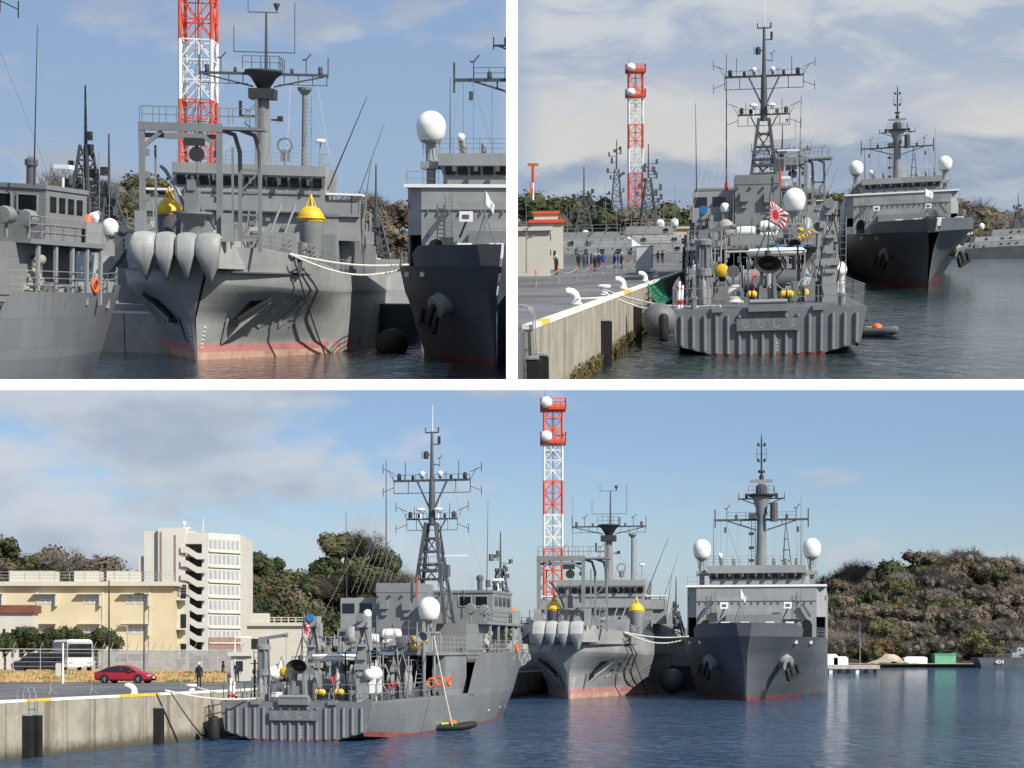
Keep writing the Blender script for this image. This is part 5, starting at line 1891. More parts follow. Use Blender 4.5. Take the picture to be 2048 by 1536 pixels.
    for s_ in (-1, 1):
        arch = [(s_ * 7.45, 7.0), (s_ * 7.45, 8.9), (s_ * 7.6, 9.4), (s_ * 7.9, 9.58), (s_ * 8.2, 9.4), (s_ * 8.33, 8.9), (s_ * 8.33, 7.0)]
        MB().yprism(arch[::s_], Y(sy) + 2.5, Y(sy) + 2.6).build('passage_shade', M['dark_fill'], T)  # flat dark sheets; shade inside the arches is put into their colour
        MB().yprism([(s_ * 5.6, 7.0), (s_ * 5.6, 8.6), (s_ * 5.8, 9.1), (s_ * 6.2, 9.3), (s_ * 6.6, 9.1), (s_ * 6.8, 8.6), (s_ * 6.8, 7.0)][::s_], Y(sy) - .04, Y(sy) + .02).build('passage_shade', M['dark_fill'], s1)
        m = MB().bar((s_ * 5.6, Y(sy) - .5, 11.2), (s_ * 6.6, Y(sy) - .5, 9.6), .3); ladder(m, (s_ * 5.2, Y(sy) - .4, 7), (s_ * 5.2, Y(sy) - .4, 12.8), .5); m.box(s_ * 8.2, Y(sy) + 1.1, 11.9, .5, .2, .5)
        m.build('ladder', GD, s1)
    m = MB()
    m.b2(-7.3, 7.3, Y(sy) - .10, Y(sy) + .02, 11.55, 11.63)
    for i in range(18): m.box(-6.8 + i * .8, Y(sy) - .1, 11.4, .08, .16, .28)
    m.b2(-3.6, 3.2, Y(sy) - 1.3, Y(sy) - .01, 6.95, 9.9)
    m.b2(-3.7, 5.5, Y(sy) - .9, Y(sy) - .02, 9.3, 9.36)
    m.build('front_house', G, s1)
    for x in (-3.8, 3.9):
        o = MB().box(x, Y(sy) - 1.1, 11.0, .95, .3, .8).build('loudspeaker', M['white'], s1)
        MB().box(x, Y(sy) - 1.26, 11.0, .5, .06, .3).build('grille', GD, o)
        MB().bar((x, Y(sy) - 1.1, 10.6), (x - .6, Y(sy) - .2, 9.4), .12).build('bracket', GD, o)
    # wing deck with white edge, bridge with window band
    m = MB().b2(-8.55, 8.55, Y(sy) - .1, Y(sy + 8), 13.3, 13.5); m.build('bridge_deck', G, T)
    MB().b2(-8.58, 8.58, Y(sy) - .16, Y(sy) - .1, 13.3, 13.56).build('deck_edge', M['white'], T)
    br = MB().b2(-5.7, 5.7, Y(sy) + .3, Y(sy + 9), 13.5, 14.2)
    br.add([(-5.7, Y(sy) + .3, 14.2), (5.7, Y(sy) + .3, 14.2), (5.9, Y(sy) - .1, 15.0), (-5.9, Y(sy) - .1, 15.0), (-5.7, Y(sy + 9), 14.2), (5.7, Y(sy + 9), 14.2), (5.9, Y(sy + 9), 15.0), (-5.9, Y(sy + 9), 15.0)],
           [(0, 1, 2, 3), (1, 5, 6, 2), (4, 0, 3, 7)])
    br.b2(-6.0, 6.0, Y(sy) - .2, Y(sy + 9), 15.0, 15.95)
    br = br.build('bridge', GL, T)
    window_row(br, -5.6, 5.6, 12, Y(sy) + .02, 14.28, 14.92, tilt=.42)
    m = MB()
    for i in range(7): m.box(-4.8 + i * 1.6, Y(sy) - .3, 14.75, .28, .3, .4).nx()
    m.build('wiper_box', GD, br)
    m = MB(); rail(m, [(-5.9, Y(sy), 15.95), (5.9, Y(sy), 15.95)], 1.15, 3, .025, 1.0); m.nx()
    rail(m, [(-8.4, Y(sy) + .1, 13.5), (-6, Y(sy) + .1, 13.5)], 1.05, 2, .025, 1); m.nx(); rail(m, [(6, Y(sy) + .1, 13.5), (8.4, Y(sy) + .1, 13.5)], 1.05, 2, .025, 1); m.nx()
    m.build('railing', G, T)
    for x in (-4.2, -2.7, 2.2, 3.6, 4.9):
        m = MB(); lamp(m, (x, Y(sy) + .5, 15.95), .2, .9); m.build('deck_lamp', G, T, True)
    for s_ in (-1, 1):
        radome(T, (s_ * 6.75, Y(sy + 2), 18.1), 1.12, 1.6, 1.12)
        m = MB().lathe([(.42, 15.2), (.36, 16.0)], (s_ * 6.75, Y(sy + 2), 0), 12).b2(s_ * 6.75 - .7, s_ * 6.75 + .7, Y(sy + 2) - .7, Y(sy + 2) + .7, 14.8, 15.35).bar((s_ * 6.75, Y(sy + 2), 13.5), (s_ * 6.75, Y(sy + 2), 14.9), .6)
        m.build('dome_pedestal', GL, T)
        whip(T, (s_ * 5.4, Y(sy + 3), 15.9), (s_ * 5.4, Y(sy + 3), 24.5 if s_ > 0 else 22.0), .05)
    radome(T, (-4.5, Y(sy + 2), 17.3), .3, .9)
    # ---- mast: thick tapering column, two crosstrees, bar radar, top pole
    my = Y(sy + 9); mx = .3
    mt = MB().lathe([(.70, 15.9), (.64, 19.0), (.55, 22.6), (.72, 23.0), (.72, 23.6), (1.2, 25.1), (1.2, 25.2)], (mx, my, 0), 18).build('mast', M['grey'], T, True)
    m = MB(); ladder(m, (mx - 1.0, my - .4, 15.9), (mx - 1.0, my - .4, 22), .5, .04)
    for z in (17, 18.6, 20.4): m.box(mx - 1.25, my - .4, z, .6, .5, .35)
    m.build('mast_ladder', M['mast_d'], mt)
    m = MB()
    m.bar((mx - 5.9, my, 22.2), (mx + 5.9, my, 22.2), .24, .26)
    for s_ in (-1, 1):
        m.bar((mx + s_ * 4.4, my, 22.1), (mx + s_ * .7, my, 20.9), .16); m.bar((mx + s_ * 2.6, my, 22.1), (mx + s_ * 2.6, my, 21.5), .12)
        m.tube((mx + s_ * 5.9, my, 21.2), (mx + s_ * 5.9, my, 23.6), .09, n=6); horn(m, (mx + s_ * 4.4, my, 22.3), 0, 1.7); lamp(m, (mx + s_ * 3.2, my, 22.3), .18, .6)
        rail(m, [(mx + s_ * 4.4, my - .3, 22.3), (mx + s_ * .8, my - .3, 22.3)], .85, 2, .03, 1.1)
        m.b2(mx + s_ * 4.6 - .15, mx + s_ * 4.6 + .15, my - .1, my + .1, 20.6, 21.3)
        for q in (1.6, 3.0, 4.4, 5.2): m.tube((mx + s_ * q, my, 22), (mx + s_ * q, my, 16.2), .016, n=3)
    m.tube((mx + 1.6, my - .9, 21.9), (mx + 1.6, my - .9, 24.3), .5, n=12)
    m.b2(mx - 1.6, mx - .6, my - 1, my, 22.3, 23.0)
    m.build('yardarm', M['mast'], T)
    m = MB().lathe([(1.5, 25.1), (1.7, 25.3), (1.7, 25.45)], (mx, my, 0), 16)
    m.bar((mx - 2.9, my, 24.9), (mx + 2.9, my, 24.9), .16); 
    for s_ in (-1, 1): m.bar((mx + s_ * 2.6, my, 24.9), (mx + s_ * .9, my, 24.2), .12); m.tube((mx + s_ * 2.9, my, 24.6), (mx + s_ * 2.9, my, 25.6), .05, n=5); lamp(m, (mx + s_ * 1.9, my, 25), .2, .6)
    m.build('upper_platform', M['mast_d'], mt)
    m = MB(); rail(m, [(mx - 1.6, my - 1.4, 25.4), (mx + 1.6, my - 1.4, 25.4), (mx + 1.6, my + 1.4, 25.4)], 1.0, 2, .03, .7); m.lathe([(.75, 25.4), (.75, 26.4), (.4, 26.8)], (mx, my, 0), 12); m.build('platform_rail', M['mast'], mt)
    MB().b2(mx - 1.5, mx + 1.4, my - .25, my + .05, 26.95, 27.35).build('radar_bar', M['grey_l'], mt)
    m = MB().lathe([(.3, 27.3), (.3, 27.8), (.12, 28.0), (.1, 32.4), (.03, 33.2)], (mx, my, 0), 8)
    m.lathe([(.45, 28.2), (.45, 28.5)], (mx, my, 0), 10)
    for z in (29.6, 31.6):
        for s_ in (-1, 1): lamp(m, (mx + s_ * .4, my, z), .17, .42)
        m.bar((mx - .45, my, z), (mx + .45, my, z), .06)
    for s_ in (-1, 1): m.tube((mx + s_ * .6, my, 29.9), (mx + s_ * .6, my, 31.4), .04, n=4)
    m.bar((mx - .6, my, 30.6), (mx + .6, my, 30.6), .05)
    m.build('top_pole', M['mast_d'], mt)
    # lattice aft mast right of it
    m = MB()
    for a in range(3):
        t = a * 2.09; m.tube((mx + 2.9 + .8 * math.cos(t), my + 6 + .8 * math.sin(t), 15.9), (mx + 2.9, my + 6, 22.6), .08, .05, 5)
    for z in (17.2, 18.6, 20): m.lathe([(.75 - (z - 16) * .11, 0), (.75 - (z - 16) * .11, .1)], (mx + 2.9, my + 6, z), 6)
    m.build('aft_mast', M['mast'], T)
    rigging(T, [((mx - 4.5, my, 22), (mx - 2.2, Y(sy), 15.9)), ((mx + 5, my, 22), (mx + 4.6, Y(sy), 16)), ((mx - 5.5, my, 22), (mx - 5.6, Y(sy), 15))], .02, 'grey_d')
    return T


S3 = B3.at(1138, 1398)
sv3 = survey_ship('grey survey ship with number 5104 and bow gantry in the lower view')
B3.put(sv3, (S3.x, S3.y, 0), R(9.5))
N3 = B3.at(1492, 1401)
sp3 = support_ship('dark hulled ship with two white domes, rightmost in the lower view')
B3.put(sp3, (N3.x, N3.y, 0), R(10.5))
N2 = B2.at(1855, 576)
sp2 = support_ship('dark hulled ship with two white domes beyond the minesweeper in the upper right view', 3.1)
B2.put(sp2, (N2.x, N2.y, 0), R(10), up=0.8, zs=.9)
S1 = B1.at(392, 721)
sv1 = survey_ship('grey survey ship with number 5104 and yellow buoys in the upper left view', 0.6)
B1.put(sv1, (S1.x, S1.y, 0), R(2.5), up=0.7, zs=.94)
N1 = B1.at(992, 729)
sp1 = support_ship('dark hulled ship cut by the right edge of the upper left view', 0.6)
B1.put(sp1, (N1.x, N1.y, 0), R(6), up=0.5, zs=.92)
sv2 = survey_ship('grey survey ship whose gantry and mast rise beyond the minesweeper in the upper right view', 2.5)
S2 = B2.atd(1573, 571, 212)
B2.put(sv2, (S2.x, S2.y, 0), R(8), up=0.8, zs=.92)
clip(sp1, 1024, -1)
clip(ms1, None, 1, 768)
# ================================================================== RED AND WHITE RADIO TOWER
M['tower_red'] = paint('tower_red', (0.62, 0.085, 0.035), 0.5, 0.14, 0.8)
M['tower_white'] = paint('tower_white', (0.74, 0.73, 0.70), 0.5, 0.08, 0.8)


def radio_tower(label, group='red and white radio tower'):
    T = thing('radio_tower', label, 'tower', group)
    w_ = 1.30
    bands = [(0, 3.5, 'w'), (3.5, 9.9, 'w'), (9.9, 17.9, 'r'), (17.9, 22.9, 'w'), (22.9, 27.9, 'r'), (27.9, 33.9, 'w'), (33.9, 39.1, 'r')]
    for z0, z1, c in bands:
        mat = M['tower_red'] if c == 'r' else M['tower_white']
        m = MB()
        n = max(1, int(round((z1 - z0) / 1.65)))
        def hw(z): return w_ + max(0, (9.9 - z)) * .12
        cs = [(-1, -1), (1, -1), (1, 1), (-1, 1)]
        for a, b in cs:
            m.tube((a * hw(z0), b * hw(z0), z0), (a * hw(z1), b * hw(z1), z1), .15, n=7)
        for i in range(n):
            za, zb_ = z0 + (z1 - z0) * i / n, z0 + (z1 - z0) * (i + 1) / n
            for k in range(4):
                (a0, b0), (a1, b1) = cs[k], cs[(k + 1) % 4]
                p0 = Vector((a0 * hw(za), b0 * hw(za), za)); p1 = Vector((a1 * hw(za), b1 * hw(za), za))
                q0 = Vector((a0 * hw(zb_), b0 * hw(zb_), zb_)); q1 = Vector((a1 * hw(zb_), b1 * hw(zb_), zb_))
                mid = (q0 + q1) / 2 if i % 2 == 0 else (p0 + p1) / 2
                if i % 2 == 0: m.bar(p0, mid, .10); m.bar(p1, mid, .10)
                else: m.bar(q0, mid, .10); m.bar(q1, mid, .10)
                m.bar(q0, q1, .11)
        m.tube((0, 0, z0), (0, 0, z1), .09, n=5)
        m.bar((-.25, 0, z0), (-.25, 0, z1), .05); m.bar((.25, 0, z0), (.25, 0, z1), .05)
        m.build('tower_section', mat, T)
    for z in (33.4, 38.4):
        m = MB().b2(-1.8, 1.8, -1.8, 1.8, z, z + .12)
        for k in range(4):
            a = [(-1.8, -1.8), (1.8, -1.8), (1.8, 1.8), (-1.8, 1.8)]
            p0, p1 = a[k], a[(k + 1) % 4]
            for zz in (.25, .9, 1.6): m.bar((*p0, z + zz), (*p1, z + zz), .1 if zz < 1 else .14)
            for q in range(6):
                x = p0[0] + (p1[0] - p0[0]) * q / 5; y = p0[1] + (p1[1] - p0[1]) * q / 5
                m.bar((x, y, z), (x, y, z + 1.6), .08)
            m.add([(*p0, z + .1), (*p1, z + .1), (*p1, z + .62), (*p0, z + .62)], [(0, 1, 2, 3)])
        pf = m.build('platform', M['tower_red'], T)
        MB().lathe([(.1, .5), (.7, .42), (.85, .1), (.82, -.15), (.6, -.42), (.05, -.55)], (-1.0, -2.2, z + .95), 20, 'y').build('dish', M['dome'], pf, True, 60)
    whip(T, (-1.2, -1.2, 40), (-1.2, -1.2, 42), .04)
    return T


tw = radio_tower('red and white lattice tower with two dishes in the lower view')
p_ = B3.atd(1106, 1300, 252); B3.put(tw, (p_.x, p_.y, QZ), zs=.97)
t1_ = copy_tree(tw, 'red and white lattice tower rising behind the gantry in the upper left view')
p_ = B1.atd(396, 560, 152); B1.put(t1_, (p_.x, p_.y, QZ), up=1.0, zs=.95)
t2_ = copy_tree(tw, 'red and white lattice tower with two dishes in the upper right view')
p_ = B2.atd(1271, 486, 342); B2.put(t2_, (p_.x, p_.y, QZ), up=1.0, zs=.88)


# ================================================================== BACKGROUND WARSHIPS
def warship(label, seed, L=60, beam=11, hgt=7, dark=False, group='grey warships in the background', num=None, stick=1.0):
    """smaller grey ship seen from the side or end on: hull with sheer, house blocks, lattice mast, domes"""
    rg = random.Random(seed)
    T = thing('warship', label, 'ship', group)
    h = M['hull_dark'] if dark else M['grey']
    b2 = beam / 2
    pl = [(-L / 2, -b2 * .8), (L * .2, -b2), (L * .38, -b2 * .6), (L / 2, 0), (L * .38, b2 * .6), (L * .2, b2), (-L / 2, b2 * .8)]
    bt = [(x * .93, y * .8) for x, y in pl]
    m = MB().prism(bt, -.8, 3.4, [(x, y) for x, y in pl]); m.build('hull', h, T, True, 30)
    z = 3.4
    x0, x1 = -L * .28, L * .22
    for k in range(3):
        hh = hgt / 3 * rg.uniform(.8, 1.15)
        o = MB().box((x0 + x1) / 2, 0, z + hh / 2, x1 - x0, beam * (.8 - .14 * k), hh, tx=.96, ty=.92).build('superstructure', M['grey_l'] if k % 2 else M['grey'], T)
        n = max(3, int((x1 - x0) / 2.2))
        wy = beam * (.8 - .14 * k) / 2
        for i in range(n):
            xx = x0 + (i + .5) * (x1 - x0) / n
            if rg.random() < .6: MB().box(xx, -wy - .02, z + hh * .55, .7, .1, .5).build('window', M['glass'], o)
        m = MB(); rail(m, [(x0, -wy, z + hh), (x1, -wy, z + hh)], 1.0, 2, .04, 2.0); m.build('railing', M['grey'], T)
        z += hh
        x0 += (x1 - x0) * rg.uniform(.05, .2); x1 -= (x1 - x0) * rg.uniform(.1, .25)
    # lattice mast with many small fittings
    mx = (x0 + x1) / 2
    m = MB()
    H = 9.5 * stick
    for a, b in ((-1, -1), (1, -1), (1, 1), (-1, 1)): m.bar((mx + a * 1.3, b * 1.2, z), (mx + a * .35, b * .35, z + H), .2)
    for i in range(6):
        q = i / 6; k = 1 - .74 * q; zz = z + H * q; k2 = 1 - .74 * (q + 1 / 6)
        for (a, b), (c_, d_) in (((-1, -1), (1, -1)), ((1, -1), (1, 1)), ((1, 1), (-1, 1)), ((-1, 1), (-1, -1))):
            m.bar((mx + a * 1.3 * k, b * 1.2 * k, zz), (mx + c_ * 1.3 * k, d_ * 1.2 * k, zz), .12)
            m.bar((mx + a * 1.3 * k, b * 1.2 * k, zz), (mx + c_ * 1.3 * k2, d_ * 1.2 * k2, zz + H / 6), .1)
    m.tube((mx, 0, z + H), (mx, 0, z + H + 5), .16, .07, 6)
    mo = m.build('mast', M['mast'], T)
    f = MB()
    for i in range(14):
        zz = z + H * rg.uniform(.35, 1.3); s_ = rg.choice((-1, 1)); ln = rg.uniform(.6, 2.4) * (1.2 - .5 * (zz - z) / H)
        f.bar((mx, 0, zz), (mx + s_ * ln, rg.uniform(-.5, .5), zz), .1)
        f.box(mx + s_ * ln, 0, zz + .3, rg.uniform(.25, .6), .4, rg.uniform(.4, 1.0)); f.nx()
    f.build('sensor_arm', M['mast'], mo)
    for i in range(3):
        radome(T, (mx + rg.uniform(-.30, .30) * L * .55, rg.uniform(-1.5, 0), z - rg.uniform(0, 2.2) + 1.2), rg.uniform(.5, .85), .5)
    for i in range(4):
        xx = rg.uniform(-.3, .25) * L
        whip(T, (xx, -1, z - 2), (xx + rg.uniform(-.3, .3), -1, z + rg.uniform(3, 7)), .06, 'grey')
    m = MB()
    for i in range(12):
        xx = rg.uniform(-.42, .36) * L; m.box(xx, -b2 * .8 + rg.uniform(-.1, .6), 4.0, rg.uniform(.5, 1.6), .8, rg.uniform(.6, 1.8)).nx()
    m.build('deck_gear', M['grey_l'], T)
    m = MB(); rail(m, [(-L * .46, -b2 * .82, 3.4), (L * .2, -b2 * .98, 3.4)], 1.05, 2, .035, 2.2); m.build('railing', M['grey_l'], T)
    if num:
        lettering(num, 2.0, M['letter_w'], T, (-L * .36, -b2 * .86 - .12, 1.9), depth=.02)
    return T


# lower view: masts between the minesweeper and the survey ship, far grey ship on the right
p_ = B3.atd(1036, 1300, 236); w3 = warship('grey warship with lattice mast between the minesweeper and the survey ship', 4, 40, 9, 6, stick=.8)
B3.put(w3, (p_.x - 1.0, p_.y, 0), R(-28))
p_ = B3.at(2075, 1335); w404 = warship('dark grey ship numbered 404 at the far right shore of the lower view', 8, 52, 10, 6, True, num='404', stick=.6)
B3.put(w404, (p_.x + 4, p_.y, 0), R(-3) + R(180) * 0)
# upper left view
p_ = B1.atd(258, 560, 158); w1a = warship('grey warship with lattice mast and white dome in the upper left view', 5, 34, 8, 5.5, stick=.8)
p_ = B1.atd(226, 560, 146); o = warship('pale grey ship with white domes behind the minesweeper bow in the upper left view', 44, 22, 9, 6.0, stick=.3)
B1.put(o, (p_.x, p_.y, 0), R(60), up=.8)
p_ = B1.atd(258, 560, 158)
B1.put(w1a, (p_.x - 2.5, p_.y, 0), R(24), up=.8)
p_ = B1.atd(752, 560, 172); o = warship('dark hulled vessel glimpsed between the two bows in the upper left view', 31, 30, 9, 4.5, True, stick=.4)
B1.put(o, (p_.x, p_.y, 0), R(80), up=.6)
p_ = B3.atd(1352, 1300, 255); o = warship('dark hulled vessel glimpsed between the two bows in the lower view', 31, 30, 9, 4.5, True, stick=.4)
B3.put(o, (p_.x, p_.y, 0), R(84))
# upper right view: row of grey ships beyond the quay
for i, (u, d, sd, yw, st, lab) in enumerate([(1185, 262, 13, 4, .45, 'grey warship behind the white tent, leftmost in the upper right view'), (1312, 275, 15, -5, .75, 'grey warship with tangled lattice mast right of the tower in the upper right view'),
                                       (1243, 318, 14, 0, 1.15, 'tall masted grey warship left of the tower in the upper right view')]):
    p_ = B2.atd(u, 500, d); o = warship(lab, sd, 34 - 5 * i, 8, 3.6, stick=st)
    B2.put(o, (p_.x, p_.y, QZ - 2.2), R(yw), up=.8)
p_ = B2.at(2010, 515); o = warship('long dark grey ship lying far off at the right of the upper right view', 17, 80, 10, 5, True, stick=.5)
B2.put(o, (p_.x + 6, p_.y, 0), R(2), up=.8)


# ================================================================== LOWER VIEW: BUILDINGS
M['cream'] = paint('cream_render', (0.54, 0.465, 0.315), 0.85, 0.06, 0.3, 0.2, (0.5, 0.42, 0.27))
M['ivory'] = paint('ivory_render', (0.52, 0.49, 0.41), 0.85, 0.05, 0.3, 0.12, (0.55, 0.51, 0.43))
M['tower_face'] = paint('white_render', (0.53, 0.51, 0.455), 0.85, 0.05, 0.3, 0.2, (0.46, 0.44, 0.39))
M['brown_base'] = paint('brown_tile_base', (0.24, 0.16, 0.12), 0.8, 0.15, 2)
M['roof_red'] = paint('red_brown_roof', (0.17, 0.06, 0.045), 0.7, 0.15, 1)

# cream three storey block
d0 = 186.0
xa = B3.atd(-40, 1300, d0).x; xb = B3.atd(348, 1300, d0).x
zt_ = B3.atd(0, 1172, d0).z
T = thing('cream_building', 'long cream three storey building on the left of the lower view', 'building')
W_ = xb - xa
MB().b2(0, W_, 0, 5, 0, zt_ - QZ).build('wall', M['cream'], T)
m = MB().b2(-.3, W_ + .5, -.7, 5.5, zt_ - QZ, zt_ - QZ + .45); m.b2(0, W_, .6, 5, zt_ - QZ + .45, zt_ - QZ + .5); m.build('roof', M['ivory'], T)
m = MB()
rail(m, [(0, 0, zt_ - QZ + .5), (W_, 0, zt_ - QZ + .5)], 1.0, 3, .035, 1.6); m.build('roof_railing', M['steel'], T)
for x, w2 in ((2.5, 4.8), (9.5, 2.6), (13.0, 3.2)):
    MB().b2(x, x + w2, 2, 4.5, zt_ - QZ + .5, zt_ - QZ + 1.7).build('roof_unit', M['ivory'], T)
fl = (zt_ - QZ) / 3
px2x = lambda u: B3.atd(u, 1300, d0).x - xa
for u0, u1 in ((-28, 5), (80, 112), (168, 200), (254, 297)):
    for k in range(3):
        z0 = fl * (k + .40); z1 = fl * (k + .70)
        x0, x1 = px2x(u0), px2x(u1)
        wn = MB().b2(x0, x1, -.03, .10, z0, z1).build('window', M['glass_b'], T)
        fr = MB()
        for q in range(4): fr.b2(x0 + (x1 - x0) * q / 3 - .03, x0 + (x1 - x0) * q / 3 + .03, -.08, -.032, z0, z1)
        fr.b2(x0, x1, -.08, -.032, (z0 + z1) / 2 - .03, (z0 + z1) / 2 + .03)
        fr.build('window_frame', M['white'], wn)
        MB().b2(x0 - .6, x1 + .2, -.75, -.001, z1 + .06, z1 + .2).build('canopy', M['ivory'], wn)
        MB().b2(x1 + .02, x1 + .2, -.55, -.001, z0 - .25, z1 + .055).build('fin', M['ivory'], wn)
for u in (75, 206, 300): MB().b2(px2x(u) - .08, px2x(u) + .08, -.1, -.001, 0, zt_ - QZ - .01).build('downpipe', M['ivory'], T)
B3.put(T, (xa, d0, QZ))
# side wing with small balcony, right end of the block
T = thing('cream_annex', 'grey cream annex with balconies at the end of the cream building', 'building')
x0_ = B3.atd(350, 1300, d0 + 2).x; x1_ = B3.atd(369, 1300, d0 + 2).x
MB().b2(0, x1_ - x0_, 0, 3, 0, zt_ - QZ - 1.0).build('wall', M['ivory'], T)
for k in range(3):
    MB().b2(.3, x1_ - x0_ + .5, -.9, -.001, fl * k + 1.7, fl * k + 1.85).build('balcony', M['ivory'], T)
    MB().b2(.6, 1.2, -.04, -.001, fl * k + 1.9, fl * k + 3.4).build('window', M['glass'], T)
m = MB(); rail(m, [(-.2, -.6, zt_ - QZ - 1.0), (x1_ - x0_ + .6, -.6, zt_ - QZ - 1.0)], .9, 3, .03, .8); m.build('railing', M['steel'], T)
B3.put(T, (x0_, d0 + 2, QZ))

# tall white block with zigzag stair
d1 = 214.0
s1_ = F / d1
zz = lambda v: EYE + (CY0 - v) / s1_ - QZ
xx = lambda u: (u - CX) / s1_
T = thing('tall_white_building', 'tall white building with zigzag outside stair in the lower view', 'building')
X0 = xx(288)
m = MB()
m.b2(0, xx(350) - X0, 0, 12, 0, zz(1062)); m.b2(xx(318) - X0, xx(372) - X0, -.6, 10, 0, zz(1056))
m.b2(xx(372) - X0, xx(418) - X0, 2.2, 12, 0, zz(1066))
m.b2(xx(405) - X0, xx(418) - X0, -.4, 12.1, zz(1310), zz(1066)); m.b2(xx(372) - X0, xx(405) - X0, -.4, 2.3, zz(1088), zz(1066))
wl_ = m.build('wall', M['tower_face'], T)
# right face turns away: a slanted wall with a window grid
ang = R(50)
rx0 = xx(418) - X0; ln = (xx(466) - xx(418)) / math.cos(ang) * 1.12
nx_, ny_ = math.cos(ang), math.sin(ang)
rf = MB().add([(rx0, -.4, 2.0), (rx0 + nx_ * ln, -.4 + ny_ * ln, 2.0), (rx0 + nx_ * ln, -.4 + ny_ * ln, zz(1066)), (rx0, -.4, zz(1066)),
               (rx0, 14, 2.0), (rx0, 14, zz(1066)), (rx0 + nx_ * ln, 14, 2.0), (rx0 + nx_ * ln, 14, zz(1066))],
              [(0, 1, 2, 3), (1, 6, 7, 2), (3, 2, 7, 5)]).build('wall', M['tower_face'], T)
M['glass_t'] = glass_mat('blind_drawn_glass', (0.33, 0.35, 0.37), 0.15)
nf = 7
H_ = zz(1066) - 4.0
for k in range(nf):
    for i in range(7):
        t0, t1 = (i + .18) / 7.2 * ln, (i + .82) / 7.2 * ln
        zc = 3.6 + H_ * (k + .5) / nf
        a = Vector((rx0 + nx_ * t0, -.4 + ny_ * t0, 0)); b = Vector((rx0 + nx_ * t1, -.4 + ny_ * t1, 0))
        o_ = Vector((ny_, -nx_, 0)) * .04
        MB().add([(a.x + o_.x, a.y + o_.y, zc - .5), (b.x + o_.x, b.y + o_.y, zc - .55), (b.x + o_.x, b.y + o_.y, zc + .55), (a.x + o_.x, a.y + o_.y, zc + .55)], [(0, 1, 2, 3)]).build('window', M['glass_t'], rf)
    o_ = Vector((ny_, -nx_, 0)) * .12
    zc = 3.6 + H_ * k / nf
    MB().bar((rx0 + o_.x, -.4 + o_.y, zc), (rx0 + nx_ * ln + o_.x, -.4 + ny_ * ln + o_.y, zc), .2, .16).build('sill_band', M['tower_face'], rf)
MB().add([(rx0 + .05, -.46, 0), (rx0 + nx_ * ln + .05, -.46 + ny_ * ln, 0), (rx0 + nx_ * ln + .05, -.46 + ny_ * ln, 4.3), (rx0 + .05, -.46, 4.3)], [(0, 1, 2, 3)]).build('tile_base', M['brown_base'], T)
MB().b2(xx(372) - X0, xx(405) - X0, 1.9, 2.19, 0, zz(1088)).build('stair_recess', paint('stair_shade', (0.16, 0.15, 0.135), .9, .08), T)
nfl = 8
for k in range(nfl):
    z1 = zz(1090) - k * (zz(1090) - zz(1310)) / nfl
    dz = (zz(1090) - zz(1310)) / nfl
    x0_, x1_ = xx(364) - X0, xx(414) - X0
    h_ = dz * .44
    poly = [(x0_, z1 - dz * .15), (x0_ + .8, z1 - dz * .15), (x1_ - 1.0, z1 - dz * .62), (x1_, z1 - dz * .62), (x1_, z1 - dz * .62 - h_), (x1_ - 1.1, z1 - dz * .62 - h_), (x0_ + .7, z1 - dz * .15 - h_), (x0_, z1 - dz * .15 - h_)]
    MB().yprism(poly[::-1], -.9, -.65).build('stair_parapet', M['tower_face'], T)
    MB().b2(x0_, x1_, -.6, 2.0, z1 - dz * .85, z1 - dz * .80).build('stair_landing', M['ivory'], T)
for u, w2, v in ((322, .3, 1060), (350, .3, 1066)): MB().b2(xx(u) - X0, xx(u) - X0 + .22, -.66, -.58, 1, zz(v) - .3).build('groove', M['brown_base'], T)
MB().b2(xx(255) - X0, xx(289) - X0, 1, 9, 0, zz(1140)).build('low_wing', M['ivory'], T)
MB().b2(xx(275) - X0, xx(289) - X0, 0.5, 9, 0, zz(1112)).build('low_wing', M['ivory'], T)
m = MB(); m.b2(xx(366) - X0, xx(372) - X0, 2, 3, zz(1058), zz(1052)); m.tube((xx(362) - X0, 2, zz(1058)), (xx(362) - X0, 2, zz(1046)), .08, n=5); m.ball((xx(362) - X0, 2, zz(1044)), .28); m.tube((xx(398) - X0, 3, zz(1060)), (xx(398) - X0, 3, zz(1034)), .04, n=4)
m.build('roof_antenna', M['white'], T)
B3.put(T, (X0, d1, QZ))

# small ivory building by the quay and the cottage with red roof
def small_building(name, label, B, u0, u1, v1, d, dep, mat, roof=None, wins=(), base=QZ, rooft=.35):
    T = thing(name, label, 'building')
    a = B.atd(u0, v1, d); b = B.atd(u1, v1, d)
    w_ = b.x - a.x; h_ = a.z - base
    MB().b2(0, w_, 0, dep, 0, h_).build('wall', M[mat], T)
    MB().b2(-.25, w_ + .25, -.3, dep + .3, h_ + .002, h_ + rooft).build('roof', M[roof or mat], T)
    for (x0, x1, z0, z1) in wins:
        MB().b2(w_ * x0, w_ * x1, -.04, .05, h_ * z0, h_ * z1).build('window', M['glass'], T)
    B.put(T, (a.x, d, base))
    return T, w_, h_


